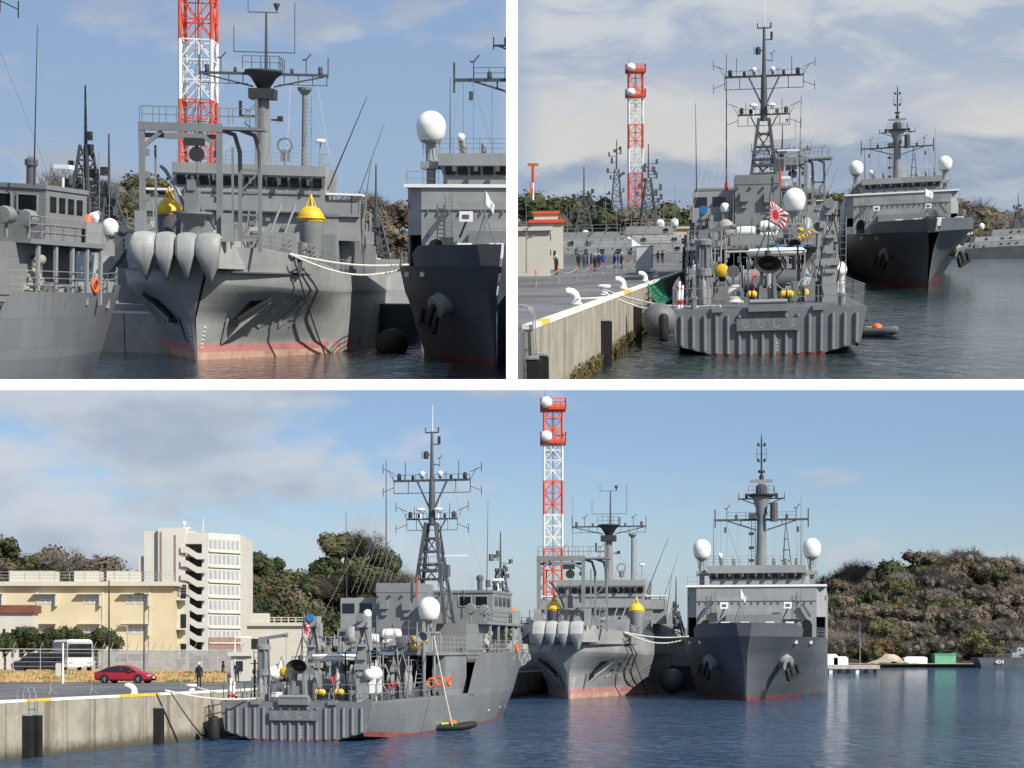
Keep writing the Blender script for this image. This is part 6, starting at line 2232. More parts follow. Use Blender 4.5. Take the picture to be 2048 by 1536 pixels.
T, w_, h_ = small_building('quay_building', 'small ivory building with flat roof behind the minesweeper stern in the lower view', B3, 494, 606, 1252, 176, 8, 'ivory', wins=((.08, .2, .55, .75), (.28, .4, .62, .72)))
MB().b2(.3, 1.9, .6, 3, h_ + .35, h_ + 1.3).build('roof_house', M['ivory'], T); m = MB(); rail(m, [(2, 0, h_ + .35), (w_, 0, h_ + .35)], .5, 2, .05, .8); m.build('roof_railing', M['ivory'], T)
T, w_, h_ = small_building('cottage', 'white cottage with red brown roof at the left edge of the lower view', B3, -20, 66, 1226, 178, 2, 'tower_face', 'roof_red', wins=((.3, .36, .3, .75), (.5, .56, .3, .75), (.68, .74, .3, .75), (.86, .92, .3, .75)), rooft=.8)
T, w_, h_ = small_building('guard_booth', 'small white booth beside the quay fence in the lower view', B3, 462, 492, 1312, 150, 3, 'tower_face', wins=((.2, .8, .4, .8),))

# green shed, sand mound, far pier and boxes across the water
T, w_, h_ = small_building('shed', 'green metal shed on the far shore of the lower view', B3, 1870, 1912, 1309, 622, 8, 'tower_face', wins=(), base=1.2)
M['shed_green'] = paint('shed_green', (0.12, 0.36, 0.22), .6, .1, .5)
for c_ in T.children: c_.data.materials[0] = M['shed_green']
vs = [[(-9 + i * 1.5, j * 2.0, max(0, 3.6 * math.exp(-((i - 6) / 3.2) ** 2) * math.exp(-((j - 3) / 2.2) ** 2) + .3 * math.sin(i * 2.3 + j))) for i in range(13)] for j in range(7)]
o = MB().grid(vs).build('sand_mound', M['shore'], smooth=True); p_ = B3.atd(1782, 1323, 618); B3.put(o, (p_.x, 614, 1.2)); tag(o, 'mound of brown earth on the far shore of the lower view', 'mound')
T = thing('pier', 'low dark pier on piles across the water in the lower view', 'pier')
a, b = B3.at(1600, 1347), B3.at(1760, 1347)
MB().b2(a.x, b.x, a.y, a.y + 8, 1.1, 2.1).build('deck', M['concrete_p'], T)
for i in range(9):
    x = a.x + (b.x - a.x) * (i + .5) / 9; MB().b2(x - .4, x + .4, a.y + .3, a.y + 1.2, -1, 1.1).build('pile', M['dark_fill'] if i % 3 else M['white'], T)
B3.put(T)
for u, w2, h2, v in ((1663, 1.6, 2.4, 1335), (1682, 1.8, 1.8, 1335), (1832, 4.0, 2.2, 1327)):
    p_ = B3.atd(u, 1330, 436 if u < 1700 else 616); o = MB().b2(-w2, w2, 0, 3, 0, h2).b2(-w2 * .8, w2 * .8, .2, 2.5, h2, h2 + .3).build('storage_box', M['white'])
    B3.put(o, (p_.x, p_.y, 2.1 if u < 1700 else 1.2)); tag(o, {1663: 'tall white box at the left end of the far pier', 1682: 'low white box beside the tall one on the far pier', 1832: 'white box between the sand mound and green shed'}[u], 'box')
T, w_, h_ = small_building('hilltop_hut', 'small white hut on top of the far hill in the lower view', B3, 1886, 1902, 1112, 735, 4, 'ivory', wins=((.2, .8, .6, .8),), base=41.0)
o = MB().tube((0, 0, 0), (0, 0, 11), .1, .04, 5).build('signal_pole', M['steel']); p_ = B3.atd(1720, 1330, 436); B3.put(o, (p_.x, p_.y, 2.1)); tag(o, 'thin pole standing on the far pier', 'pole')

# ================================================================== UPPER RIGHT VIEW: BUILDINGS
T, w_, h_ = small_building('quay_shed', 'long low white shed at the left of the upper right view', B2, 1030, 1100, 462, 158, 12, 'tower_face')
clip(T, 1025, 1)
T, w_, h_ = small_building('red_roofed_building', 'cream building with red roof edges in the upper right view', B2, 1062, 1126, 446, 205, 9, 'ivory', 'tower_red', wins=((.5, .62, .62, .76), (.5, .62, .3, .42), (.7, .76, .3, .4)))
MB().b2(w_ * .1, w_ * .85, 1, 6, h_ + .36, h_ + 1.0).build('roof_house', M['ivory'], T); MB().b2(w_ * .05, w_ * .9, .8, 6.2, h_ + 1.01, h_ + 1.3).build('roof', M['tower_red'], T)
clip(T, 1025, 1)
T, w_, h_ = small_building('far_block', 'cream block glimpsed behind the grey warships in the upper right view', B2, 1335, 1400, 458, 285, 6, 'cream', wins=((.1, .3, .5, .7), (.4, .6, .5, .7), (.7, .9, .5, .7)))
T = thing('crane_mast', 'red topped gantry mast on the wooded rise in the upper right view', 'mast')
m = MB().tube((0, 0, 0), (0, 0, 9), .6, .5, 10); m.build('post', M['tower_white'], T)
m = MB().tube((0, 0, 9), (0, 0, 17), .75, n=10).b2(-2.8, 2.8, -.6, .6, 17, 18.4).b2(-1.8, -1.2, -.7, .7, 6, 9).b2(-1.6, 0, -.8, .8, 3, 6); m.build('head', M['tower_red'], T)
p_ = B2.atd(1066, 400, 300); B2.put(T, (p_.x, p_.y, p_.z), sc=.32, up=1.0)
# ================================================================== QUAY FURNITURE, VEHICLES, PEOPLE
def on_edge(B, p0, d, u, z=0.0, off=0.0):
    """point of the quay edge line p0 + t*d that is seen in column u"""
    lo, hi = -60.0, 300.0
    n_ = Vector((d.y, -d.x, 0)) * off
    for _ in range(50):
        t = (lo + hi) / 2
        q = Vector((p0.x, p0.y, z)) + d * t + n_
        if B.px(q)[0] < u: lo = t
        else: hi = t
    return q


E3 = lambda u, z=0.0, off=0.0: on_edge(B3, Vector((A3.x, A3.y, 0)), dirv(16), u, z, off)
E2 = lambda u, z=0.0, off=0.0: on_edge(B2, Vector((e2a.x, e2a.y, 0)), d2, u, z, off)
QA3, QA2 = R(16), math.atan2(d2.x, d2.y)


def bent_bollard(label, group, sc=1.0):
    o = MB().path([(0, 0, 0), (0, 0, .18), (0, 0, .3), (-.06, 0, .42), (-.2, 0, .52), (-.38, 0, .56), (-.5, 0, .55)], [.24, .2, .19, .19, .185, .175, .12], 14)
    o.lathe([(.3, 0), (.3, .05)], (0, 0, 0), 14)
    o = o.build('bollard', M['white'], None, True, 50)
    return tag(o, label, 'bollard', group)


def tee_bollard(label, group):
    o = MB().lathe([(.26, 0), (.26, .04), (.2, .06), (.19, .34), (.34, .38), (.36, .45), (.30, .52), (.05, .54)], (0, 0, 0), 18).build('bollard', M['white'], None, True, 35)
    return tag(o, label, 'bollard', group)


for u, lab, k in ((268, 'white bent bollard on the quay edge right of the red car in the lower view', 0), (383, 'white mushroom bollard at the feet of the officer in the lower view', 1)):
    p_ = E3(u, QZ, -.9); o = (tee_bollard if k else bent_bollard)(lab, 'quay bollards')
    B3.put(o, p_, R(0))
for u, lab, k in ((1152, 'nearest white bent bollard on the quay in the upper right view', 0), (1208, 'white mushroom bollard holding the hawser in the upper right view', 1), (1246, 'white bent bollard behind the mushroom bollard in the upper right view', 0),
                  (1290, 'small white bollard left of the grey cabinet foot in the upper right view', 0), (1312, 'farthest white bollard near the grey cabinet in the upper right view', 0)):
    p_ = E2(u, QZ, -.8); o = (tee_bollard if k else bent_bollard)(lab, 'quay bollards')
    B2.put(o, p_, R(-20), up=1)


def wall_fender(label, wd, z0, z1, group='black rubber quay fenders'):
    m = MB().b2(-wd / 2, wd / 2, -.42, 0, z0, z1).build('quay_fender', M['black'])
    T = m
    tag(T, label, 'fender', group)
    for q in (-.3, .3):
        MB().b2(wd * q - .03, wd * q + .03, -.45, -.42, z0 + .05, z1 - .05).build('ridge', M['black'], T)
    MB().box(0, -.2, z1 + .05, wd * 1.1, .3, .08).build('bracket', M['steel'], T)
    return T


for u, wd, z1, lab in ((49, .42, 2.1, 'left one of the paired black fenders below the quay ladder in the lower view'), (66, .42, 2.1, 'right one of the paired black fenders below the quay ladder in the lower view'), (311, .55, 2.05, 'single black fender on the quay wall below the bollard in the lower view')):
    B3.put(wall_fender(lab, wd, -.6, z1), E3(u, 0, .24), R(16) - R(90) + R(180) * 0)
for u, wd, z1, lab in ((1056, .42, 1.95, 'left black fender below the ladder in the upper right view'), (1070, .42, 1.95, 'right black fender below the ladder in the upper right view'), (1204, .55, 2.0, 'black fender midway along the quay wall in the upper right view'), (1268, .6, 2.0, 'black fender nearest the minesweeper in the upper right view')):
    o = wall_fender(lab, wd, -.5, z1); B2.put(o, E2(u, 0, .24), QA2 - R(90)); clip(o, None, 1, 768)


def hoop_ladder(label, zt_=.75):
    T = thing('quay_ladder', label, 'ladder', 'quay ladders')
    for s_ in (-.28, .28):
        MB().path([(s_, .5, 0), (s_, .5, zt_ * .6), (s_, .4, zt_ * .9), (s_, .15, zt_), (s_, -.1, zt_ * .9), (s_, -.22, zt_ * .5), (s_, -.25, -.6), (s_, -.25, -2.2)], .024, 7).build('rail', M['steel'], T, True)
    m = MB()
    for i in range(7): MB().tube((-.28, -.25, -.3 - i * .3), (.28, -.25, -.3 - i * .3), .02, n=5).build('rung', M['steel'], T)
    return T


B3.put(hoop_ladder('steel ladder hoops on the quay edge above the paired fenders in the lower view'), E3(58, QZ, .1), R(16) - R(90))
o = hoop_ladder('steel ladder hoops on the quay edge in the upper right view'); B2.put(o, E2(1054, QZ, .1), QA2 - R(90)); clip(o, None, 1, 768)


# --- people
def person_mesh(pose):
    """one skinned body; returns mesh with slots 0 clothes, 1 trousers, 2 skin, 3 shoes"""
    J = {'pel': (0, 0, .94, .135), 'spi': (0, 0, 1.12, .135), 'che': (0, .0, 1.32, .15), 'nek': (0, 0, 1.47, .06), 'hed': (0, -.015, 1.58, .085), 'top': (0, -.01, 1.70, .075),
         'hl': (-.095, 0, .88, .095), 'kl': (-.105, -.01, .48, .068), 'al': (-.11, .02, .09, .045), 'tl': (-.12, -.15, .04, .04),
         'hr': (.095, 0, .88, .095), 'kr': (.105, -.01, .48, .068), 'ar': (.11, .02, .09, .045), 'tr': (.12, -.15, .04, .04),
         'sl': (-.19, 0, 1.40, .07), 'el': (-.25, .02, 1.13, .05), 'wl': (-.25, -.05, .88, .036), 'fl': (-.245, -.07, .78, .03),
         'sr': (.19, 0, 1.40, .07), 'er': (.25, .02, 1.13, .05), 'wr': (.25, -.05, .88, .036), 'fr': (.245, -.07, .78, .03)}
    if pose == 'salute':
        J['el'] = (-.33, -.05, 1.50, .05); J['wl'] = (-.33, -.08, 1.76, .036); J['fl'] = (-.32, -.09, 1.87, .03)
    if pose == 'fold':
        for s_, k in ((-1, 'l'), (1, 'r')): J['e' + k] = (s_ * .25, -.03, 1.15, .05); J['w' + k] = (s_ * .06, -.17, 1.10, .036); J['f' + k] = (s_ * -.03, -.18, 1.12, .03)
    if pose == 'walk':
        J['kl'] = (-.105, -.14, .50, .068); J['al'] = (-.11, -.12, .10, .045); J['tl'] = (-.12, -.28, .06, .04)
        J['kr'] = (.105, .06, .48, .068); J['ar'] = (.11, .24, .14, .045); J['tr'] = (.12, .12, .04, .04)
        J['wl'] = (-.25, .14, .92, .036); J['fl'] = (-.245, .17, .83, .03); J['wr'] = (.25, -.2, .95, .036); J['fr'] = (.245, -.26, .88, .03)
    if pose == 'bend':
        for k in ('spi', 'che', 'nek', 'hed', 'top', 'sl', 'sr', 'el', 'er', 'wl', 'wr', 'fl', 'fr'):
            x, y, z, r = J[k]; d_ = z - .94; J[k] = (x, y - d_ * .75, .94 + d_ * .62, r)
    ks = list(J)
    E = [('pel', 'spi'), ('spi', 'che'), ('che', 'nek'), ('nek', 'hed'), ('hed', 'top'), ('pel', 'hl'), ('hl', 'kl'), ('kl', 'al'), ('al', 'tl'), ('pel', 'hr'), ('hr', 'kr'), ('kr', 'ar'), ('ar', 'tr'),
         ('che', 'sl'), ('sl', 'el'), ('el', 'wl'), ('wl', 'fl'), ('che', 'sr'), ('sr', 'er'), ('er', 'wr'), ('wr', 'fr')]
    me = bpy.data.meshes.new('body')
    me.from_pydata([J[k][:3] for k in ks], [(ks.index(a), ks.index(b)) for a, b in E], [])
    ob = bpy.data.objects.new('body', me); C.objects.link(ob)
    sk = ob.modifiers.new('skin', 'SKIN'); sk.use_smooth_shade = True
    for i, k in enumerate(ks):
        r = J[k][3]
        me.skin_vertices[0].data[i].radius = (r * (1.25 if k in ('che', 'spi', 'pel') else 1), r * (.8 if k in ('che', 'spi', 'pel') else 1))
        me.skin_vertices[0].data[i].use_root = (k == 'pel')
    ob.modifiers.new('sub', 'SUBSURF').levels = 1
    ob.modifiers['sub'].render_levels = 1
    dg = bpy.context.evaluated_depsgraph_get()
    out = bpy.data.meshes.new_from_object(ob.evaluated_get(dg))
    bpy.data.objects.remove(ob)
    hands = [Vector(J[k][:3]) for k in ('fl', 'fr')]
    hd = Vector(J['hed'][:3]); hip = Vector(J['pel'][:3])
    for p_ in out.polygons:
        c = p_.center
        if min((c - h).length for h in hands) < .09 or ((c - hd).length < .17 and c.z > J['nek'][2] - .01): p_.material_index = 2
        elif c.z < .11: p_.material_index = 3
        elif c.z < .93: p_.material_index = 1
    return out, J


PM = {}
M['skin'] = paint('skin', (0.50, 0.30, 0.21), .6, .06, 3)
M['navy'] = paint('navy_uniform', (0.012, 0.013, 0.020), .8, .15, 4)
M['jblue'] = paint('blue_jacket', (0.02, 0.07, 0.30), .7, .15, 4)
M['jgrey'] = paint('grey_jacket', (0.10, 0.10, 0.11), .8, .15, 4)
M['camo'] = paint('pale_camouflage', (0.30, 0.30, 0.27), .85, .35, 7)
M['hair'] = paint('dark_hair', (0.012, 0.010, 0.009), .6, .1, 4)


def person(B, loc, label, pose='stand', top='navy', low='navy', cap=None, face=0.0, sc=1.0, group=None):
    if (pose, top, low) not in PM:
        key = pose
        if key not in PM: PM[key] = person_mesh(pose)
        me, J = PM[key]
        me = me.copy(); me.materials.clear()
        for k in (top, low, 'skin', 'black'): me.materials.append(M[k])
        PM[(pose, top, low)] = (me, J)
    me, J = PM[(pose, top, low)]
    o = bpy.data.objects.new('person', me); C.objects.link(o)
    tag(o, label, 'person', group)
    h = Vector(J['hed'][:3]); t = Vector(J['top'][:3]); u = (t - h).normalized(); c = h + u * .035
    hm = MB()
    if cap == 'white':
        hm.lathe([(.105, -.01), (.11, .05), (.155, .09), (.15, .12), (.02, .135)], c + u * .03, 14); hm.box(c.x, c.y - .10, c.z + .035, .15, .10, .015)
        hm.build('cap', M['white'], o, True)
    else:
        hm.ball(c + u * .015 + Vector((0, .02, 0)), .108, .115, .10, 12, 8)
        hm.build('hair' if cap is None else 'cap', M['hair'] if cap is None else M[cap], o, True)
    fm = MB().box(c.x, c.y - .098, c.z - .045, .022, .03, .035)
    fm.build('nose', M['skin'], o)
    B.put(o, loc, face, sc, up=1)
    return o


g3 = lambda u, v: B3.at(u, v, QZ)
g2 = lambda u, v: B2.at(u, v, QZ)
person(B3, g3(398, 1376), 'officer in dark uniform and white cap standing on the quay in the lower view', 'stand', cap='white', face=R(10))
person(B3, g3(446, 1362), 'person in dark jacket with blue bag walking near the booth in the lower view', 'walk', 'jgrey', 'jblue', face=R(60))
person(B3, g3(474, 1368), 'person in black coat beside the minesweeper stern in the lower view', 'stand', 'navy', 'jgrey', face=R(-30))
ppl = [(1112, 550, 'salute', 'navy', 'navy', 'white', 'sailor raising one arm, nearest of the quay crowd in the upper right view'),
       (1157, 538, 'stand', 'navy', 'navy', None, 'leftmost dark figure of the main crowd in the upper right view'), (1168, 537, 'fold', 'jgrey', 'navy', None, 'figure with folded arms second from left in the crowd in the upper right view'),
       (1175, 537, 'walk', 'jblue', 'navy', None, 'figure in blue jacket walking within the crowd in the upper right view'), (1182, 538, 'stand', 'navy', 'navy', None, 'dark figure left of the white capped officer in the upper right view'),
       (1190, 543, 'stand', 'navy', 'navy', 'white', 'white capped officer standing forward of the crowd in the upper right view'), (1198, 538, 'fold', 'navy', 'navy', 'white', 'second white capped officer in the crowd in the upper right view'),
       (1206, 538, 'walk', 'jblue', 'jgrey', None, 'figure in bright blue jacket right of the officers in the upper right view'), (1229, 537, 'stand', 'jblue', 'jblue', None, 'figure in blue overalls left of the tent in the upper right view'),
       (1236, 537, 'fold', 'jblue', 'navy', None, 'second blue clad figure left of the tent in the upper right view'), (1243, 538, 'stand', 'navy', 'navy', 'white', 'white capped sailor just left of the tent in the upper right view'),
       (1266, 523, 'walk', 'navy', 'navy', None, 'lone dark figure before the tent wall in the upper right view'), (1316, 527, 'stand', 'navy', 'navy', None, 'left dark figure right of the grey cabinet in the upper right view'),
       (1325, 527, 'fold', 'navy', 'navy', None, 'right dark figure beside the grey cabinet in the upper right view'), (1339, 523, 'stand', 'navy', 'navy', 'white', 'far white capped sailor right of the cabinet in the upper right view'), (1347, 523, 'walk', 'navy', 'navy', None, 'far dark figure next to the last sailor in the upper right view')]
for i, (u, v, po, a, b, cp, lab) in enumerate(ppl):
    person(B2, g2(u, v), lab, po, a, b, cp, R(-40 + 37 * i % 200), .98, 'people on the quay')
# crew member on the after deck of the minesweeper
q = ms2.matrix_basis
o = person(B2, (0, 0, 0), 'crew member in pale camouflage bending on the minesweeper deck in the upper right view', 'bend', 'camo', 'camo', 'blue')
o.matrix_basis = q @ Matrix.Translation((1.9, 5.0, 2.35)) @ Matrix.Rotation(R(150), 4, 'Z')


# --- vehicles
def wheel(parent, c, r, wd):
    t = MB().lathe([(r * .62, -wd / 2), (r * .92, -wd / 2), (r, -wd * .3), (r, wd * .3), (r * .92, wd / 2), (r * .62, wd / 2)], c, 22, 'y').build('wheel', M['black'], parent, True)
    m = MB().lathe([(.02, -wd / 2 - .005), (r * .2, -wd / 2 + .01), (r * .6, -wd * .42), (r * .63, -wd / 2)], c, 22, 'y')
    for i in range(5):
        a = i * 1.257; m.bar((c[0], c[1] - wd / 2, c[2]), (c[0] + r * .6 * math.cos(a), c[1] - wd / 2, c[2] + r * .6 * math.sin(a)), .07, .03)
    m.build('rim', M['steel'], t)
    return t


def car(label, kind, col, L, W_, H_, cat='car'):
    """bodies lofted along x (front at +x)"""
    T = thing({'sedan': 'parked_car', 'van': 'parked_van'}[kind], label, cat)
    hw = W_ / 2
    if kind == 'sedan':
        st = [(-.5, .62, .42, .80), (-.485, .86, .30, .92), (-.42, .96, .22, .98), (-.25, 1, .20, .95), (0, 1, .20, .93), (.25, 1, .20, .92), (.36, .98, .20, .86), (.45, .92, .22, .76), (.49, .80, .28, .66), (.5, .62, .36, .56)]
        cab = [(-.40, .98, .80, .98), (-.27, 1.30, .66, .9), (-.10, 1.44, .62, .9), (.05, 1.43, .62, .9), (.13, 1.33, .66, .92), (.27, .93, .84, .93)]
        wr, wx = .34, (-.29, .31)
    else:
        st = [(-.5, .9, .4, .95), (-.49, .97, .3, 1.05), (-.3, 1, .25, 1.08), (0, 1, .25, 1.06), (.3, 1, .25, 1.04), (.42, .98, .26, 1.0), (.48, .9, .3, .88), (.5, .8, .4, .7)]
        cab = [(-.495, 1.06, .92, 1.06), (-.46, H_ - .05, .82, 1.06), (0, H_, .82, 1.05), (.18, H_ - .06, .82, 1.03), (.34, 1.06, .9, 1.02)]
        wr, wx = .34, (-.32, .34)
    rows = []
    for x, k, z0, z1 in st:
        w_ = hw * k
        rows.append([(x * L, y, z) for y, z in ((-w_ * .8, z0), (-w_, z0 + .12), (-w_ * 1.0, (z0 + z1) / 2), (-w_ * .95, z1 - .08), (-w_ * .82, z1), (0, z1 + .03), (w_ * .82, z1), (w_ * .95, z1 - .08), (w_, (z0 + z1) / 2), (w_, z0 + .12), (w_ * .8, z0))])
    m = MB().grid([r_[::-1] for r_ in rows])
    n = len(rows[0])
    m.f.append(tuple(range(n))); m.f.append(tuple(range(len(m.v) - 1, len(m.v) - n - 1, -1)))
    # roof shell
    rr = []
    for x, z, k, zb in cab:
        a = hw * k
        rr.append([(x * L, -a, z - .06 if z > zb + .1 else z), (x * L, -a * .86, z), (x * L, 0, z + .02), (x * L, a * .86, z), (x * L, a, z - .06 if z > zb + .1 else z)])
    m.grid([r_[::-1] for r_ in rr])
    b = m.build('body', col, T, True, 40)
    # glass: sides follow the roof line down to the belt line
    for s_ in (-1, 1):
        g = MB(); gr = []
        for x, z, k, zb in cab:
            gr.append([(x * L, s_ * hw * .93, zb), (x * L, s_ * hw * k, z - .06 if z > zb + .1 else z)][::s_])
        g.grid(gr); g.build('side_window', M['glass'], T)
        px_ = MB()
        for q in ((.0,) if kind == 'sedan' else (-.2, .1)):
            px_.bar((q * L, s_ * hw * .945, 1.0), (q * L, s_ * hw * .72, 1.36 if kind == 'sedan' else H_ - .1), .06)
        px_.build('pillar', col, T)
    for s_ in (-1, 1):
        for q in wx:
            wheel(T, (q * L, s_ * (hw - .1), wr), wr, .22)
            MB().lathe([(wr * 1.12, -.02), (wr * 1.12, .02)], (q * L, s_ * (hw - .0), wr + .01), 18, 'y').build('wheel_arch', M['black'], T)
        MB().box(L * .482, s_ * hw * .66, .64 if kind == 'sedan' else .85, .16, .36, .12).build('headlight', M['glass_b'], T)
        MB().box(-L * .488, s_ * hw * .7, .82, .08, .4, .12).build('tail_light', M['red'], T)
        MB().box(.17 * L, s_ * (hw + .06), .98, .14, .16, .12).build('wing_mirror', col, T)
    m = MB().box(L * .497, 0, .5, .06, hw * 1.1, .14); m.build('grille', M['black'], T)
    MB().box(L * .507, 0, .48, .02, .36, .12).build('number_plate', M['white'], T)
    return T


M['car_red'] = paint('metallic_red', (0.30, 0.012, 0.022), .22, .06, 1, spec=.6)
M['car_black'] = paint('black_car_paint', (0.012, 0.014, 0.017), .2, .1, 1, spec=.6)
c_ = car('red saloon car parked on the quay in the lower view', 'sedan', M['car_red'], 4.76, 1.86, 1.44)
B3.put(c_, g3(251, 1366.5), R(12))
c_ = car('black minivan behind the wire fence at the left of the lower view', 'van', M['car_black'], 4.7, 1.8, 1.75, 'van'); p_ = B3.atd(78, 1340, 158); B3.put(c_, (p_.x, 158, 3.5), R(175))
c_ = car('dark van behind the quay crowd in the upper right view', 'van', M['car_black'], 4.9, 1.8, 1.9, 'van'); B2.put(c_, g2(1142, 527) + Vector((0, 4, 0)), R(176), up=1)
c_ = car('dark car between the crowd and the white tent in the upper right view', 'van', M['car_black'], 4.4, 1.75, 1.6); B2.put(c_, g2(1224, 524) + Vector((0, 4, 0)), R(-4), up=1)
# coach
T = thing('coach', 'white and grey coach behind the wire fence in the lower view', 'bus')
m = MB().b2(-1.2, 1.2, 0, 8, .4, 2.75, tx=.95, ty=.985); m.build('body', M['steel'], T)
MB().b2(-1.16, 1.16, -.04, .05, .45, 1.25).build('front_panel', M['white'], T); MB().box(0, -.0, 1.95, 2.1, .1, 1.2).build('windscreen', M['glass'], T)
MB().b2(-1.15, 1.15, .2, 7.9, 2.752, 2.95, tx=.8).build('roof_pod', M['white'], T)
for i in range(4): MB().b2(1.165, 1.19, .6 + i * 1.8, 2.2 + i * 1.8, 1.5, 2.4).build('side_window', M['glass'], T)
for s_ in (-1, 1):
    MB().box(s_ * .8, -.06, .85, .4, .06, .2).build('headlight', M['glass_b'], T); MB().box(s_ * 1.3, -.15, 2.1, .12, .1, .4).build('wing_mirror', M['black'], T)
    for y in (1.3, 6.2): MB().lathe([(.46, -.14), (.46, .14)], (s_ * 1.06, y, .46), 18, 'x').build('wheel', M['black'], T)
p_ = B3.atd(160, 1338, 160); B3.put(T, (p_.x, 160, 3.5), R(-24))

# --- lower view: bank, fence, posts, cones
rows = []
for j, (d, z) in enumerate(((144.5, QZ + .02), (146, 3.0), (149, 3.35), (152, 3.52), (185, 3.55))):
    rows.append([(B3.atd(-80, 1300, d).x + i * (B3.atd(455, 1300, d).x - B3.atd(-80, 1300, d).x) / 24, d + .3 * math.sin(i * 1.7 + j), z + (.05 * math.sin(i * 2.3 + j * 2) if 0 < j < 4 else 0)) for i in range(25)])
o = MB().grid(rows).build('bank', M['dry_grass'], smooth=True); B3.put(o); tag(o, 'low bank of dry yellow grass along the fence in the lower view', None, None, 'structure')
rg = random.Random(3); vs = []; fs = []; mi = []
for i in range(5200):
    t = rg.random(); d = 144.6 + 7.6 * rg.random() ** 1.2; xa_ = B3.atd(-70, 1300, d).x; xb_ = B3.atd(452, 1300, d).x
    x = xa_ + (xb_ - xa_) * t; z = QZ + min(.68, max(0, (d - 144.5) / 7 * .75)); h_ = rg.uniform(.12, .34); a = rg.uniform(0, 3.1); w_ = rg.uniform(.03, .09)
    o_ = len(vs); lx, ly = rg.uniform(-.12, .12), rg.uniform(-.12, .12)
    vs += [(x - w_ * math.cos(a), d - w_ * math.sin(a), z - .03), (x + w_ * math.cos(a), d + w_ * math.sin(a), z - .03), (x + lx, d + ly, z + h_)]; fs.append((o_, o_ + 1, o_ + 2))
    mi.append(1 if (math.sin(x * 1.1) + math.sin(d * 2 + x * .4)) > 1.05 else 0)
me = bpy.data.meshes.new('grass'); me.from_pydata(vs, [], fs); me.materials.append(M['dry_grass']); me.materials.append(foliage_mat('green_grass', (.10, .13, .03))); me.polygons.foreach_set('material_index', mi); me.update()
o = bpy.data.objects.new('grass', me); C.objects.link(o); B3.put(o); tag(o, 'tufts of dry grass on the bank in the lower view', None, None, 'stuff')

T = thing('wire_fence', 'grey security fence with slanted tops along the road in the lower view', 'fence')
fa, fb = B3.atd(-30, 1300, 152), B3.atd(482, 1300, 168)
nP = 30
for i in range(nP + 1):
    p_ = Vector((fa.x, 152, 3.5)).lerp(Vector((fb.x, 168, 3.4)), i / nP)
    if i % 3 == 0 or i > 12:
        MB().tube(p_, p_ + Vector((0, 0, 2.1)), .045 if i % 3 == 0 else .03, n=6).tube(p_ + Vector((0, 0, 2.1)), p_ + Vector((.28, -.1, 2.75)), .03, n=5).build('post', M['steel'], T)
m = MB()
for z in (.15, .55, .95, 1.35, 1.75, 2.08): m.tube(Vector((fa.x, 152, 3.5 + z)), Vector((fb.x, 168, 3.4 + z)), .013 if z < 2 else .03, n=4)
m.build('wire', M['steel'], T)
for i in range(96):
    t = .42 + .58 * i / 96; p_ = Vector((fa.x, 152, 3.5)).lerp(Vector((fb.x, 168, 3.4)), t)
    MB().box(p_.x, p_.y, p_.z + 1.05, .11, .03, 1.95).build('pale', M['steel'], T)
B3.put(T)


def pole(B, u, v0, v1, d, r, label, mat='mast_d', arm=None, head=None):
    a = B.atd(u, v1, d); b = B.atd(u, v0, d)
    T = thing('lamp_post', label, 'lamp post')
    h_ = b.z - a.z
    MB().tube((0, 0, 0), (0, 0, h_), r, r * .6, 8).build('pole', M[mat], T, True)
    if arm: MB().bar((0, 0, h_), (arm, 0, h_ + .05), r * 1.6).box(arm, 0, h_ + .02, .5, .2, .1).build('lamp_head', M[mat], T)
    if head == 'solar':
        MB().box(.1, 0, h_ + .25, .9, .6, .06, ry=-.5).tube((0, 0, h_), (.1, 0, h_ + .25), .04, n=5).build('solar_panel', M['glass'], T)
        MB().bar((0, 0, h_ - .6), (.6, -.2, h_ - .45), .1).box(.6, -.2, h_ - .45, .4, .25, .1).build('lamp_head', M['steel'], T)
    B.put(T, a, up=1)
    return T


pole(B3, 218, 1160, 1345, 151, .09, 'tall black post in front of the cream building in the lower view')
pole(B3, 288, 1188, 1345, 152, .07, 'dark street lamp with short arm in the lower view', arm=-.6)
pole(B3, 255, 1252, 1345, 153, .07, 'grey pole with small camera arm in the lower view', 'steel', arm=-.8)
T = pole(B3, 126, 1286, 1369, 139, .09, 'white post with box at the quay roadside in the lower view', 'white')
MB().box(-.35, 0, 1.2, .4, .3, 1.0).build('box', M['ivory'], T)
pole(B3, 470, 1275, 1352, 150, .07, 'white lamp post beside the booth in the lower view', 'white', arm=1.2)
pole(B2, 1053, 462, 546, 150, .07, 'solar lamp post before the white shed in the upper right view', 'steel', head='solar')
pole(B2, 1178, 474, 527, 190, .07, 'solar lamp post above the crowd in the upper right view', 'steel', head='solar')
pole(B2, 1245, 480, 523, 200, .07, 'solar lamp post behind the tent in the upper right view', 'steel', head='solar')


def stand(label, orange=True):
    T = thing('barrier_stand', label, 'barrier', 'tripod barrier stands')
    m = MB().tube((0, 0, .25), (0, 0, .95), .022, n=6); m.build('post', M['steel'], T)
    for i in range(3):
        a = i * 2.094 + .5; MB().tube((0, 0, .35), (.36 * math.cos(a), .36 * math.sin(a), 0), .018, n=5).build('leg', M['steel'], T)
    MB().lathe([(.05, .82), (.055, 1.05), (.02, 1.1)], (0, 0, 0), 10).build('top', M['orange'], T, True)
    return T


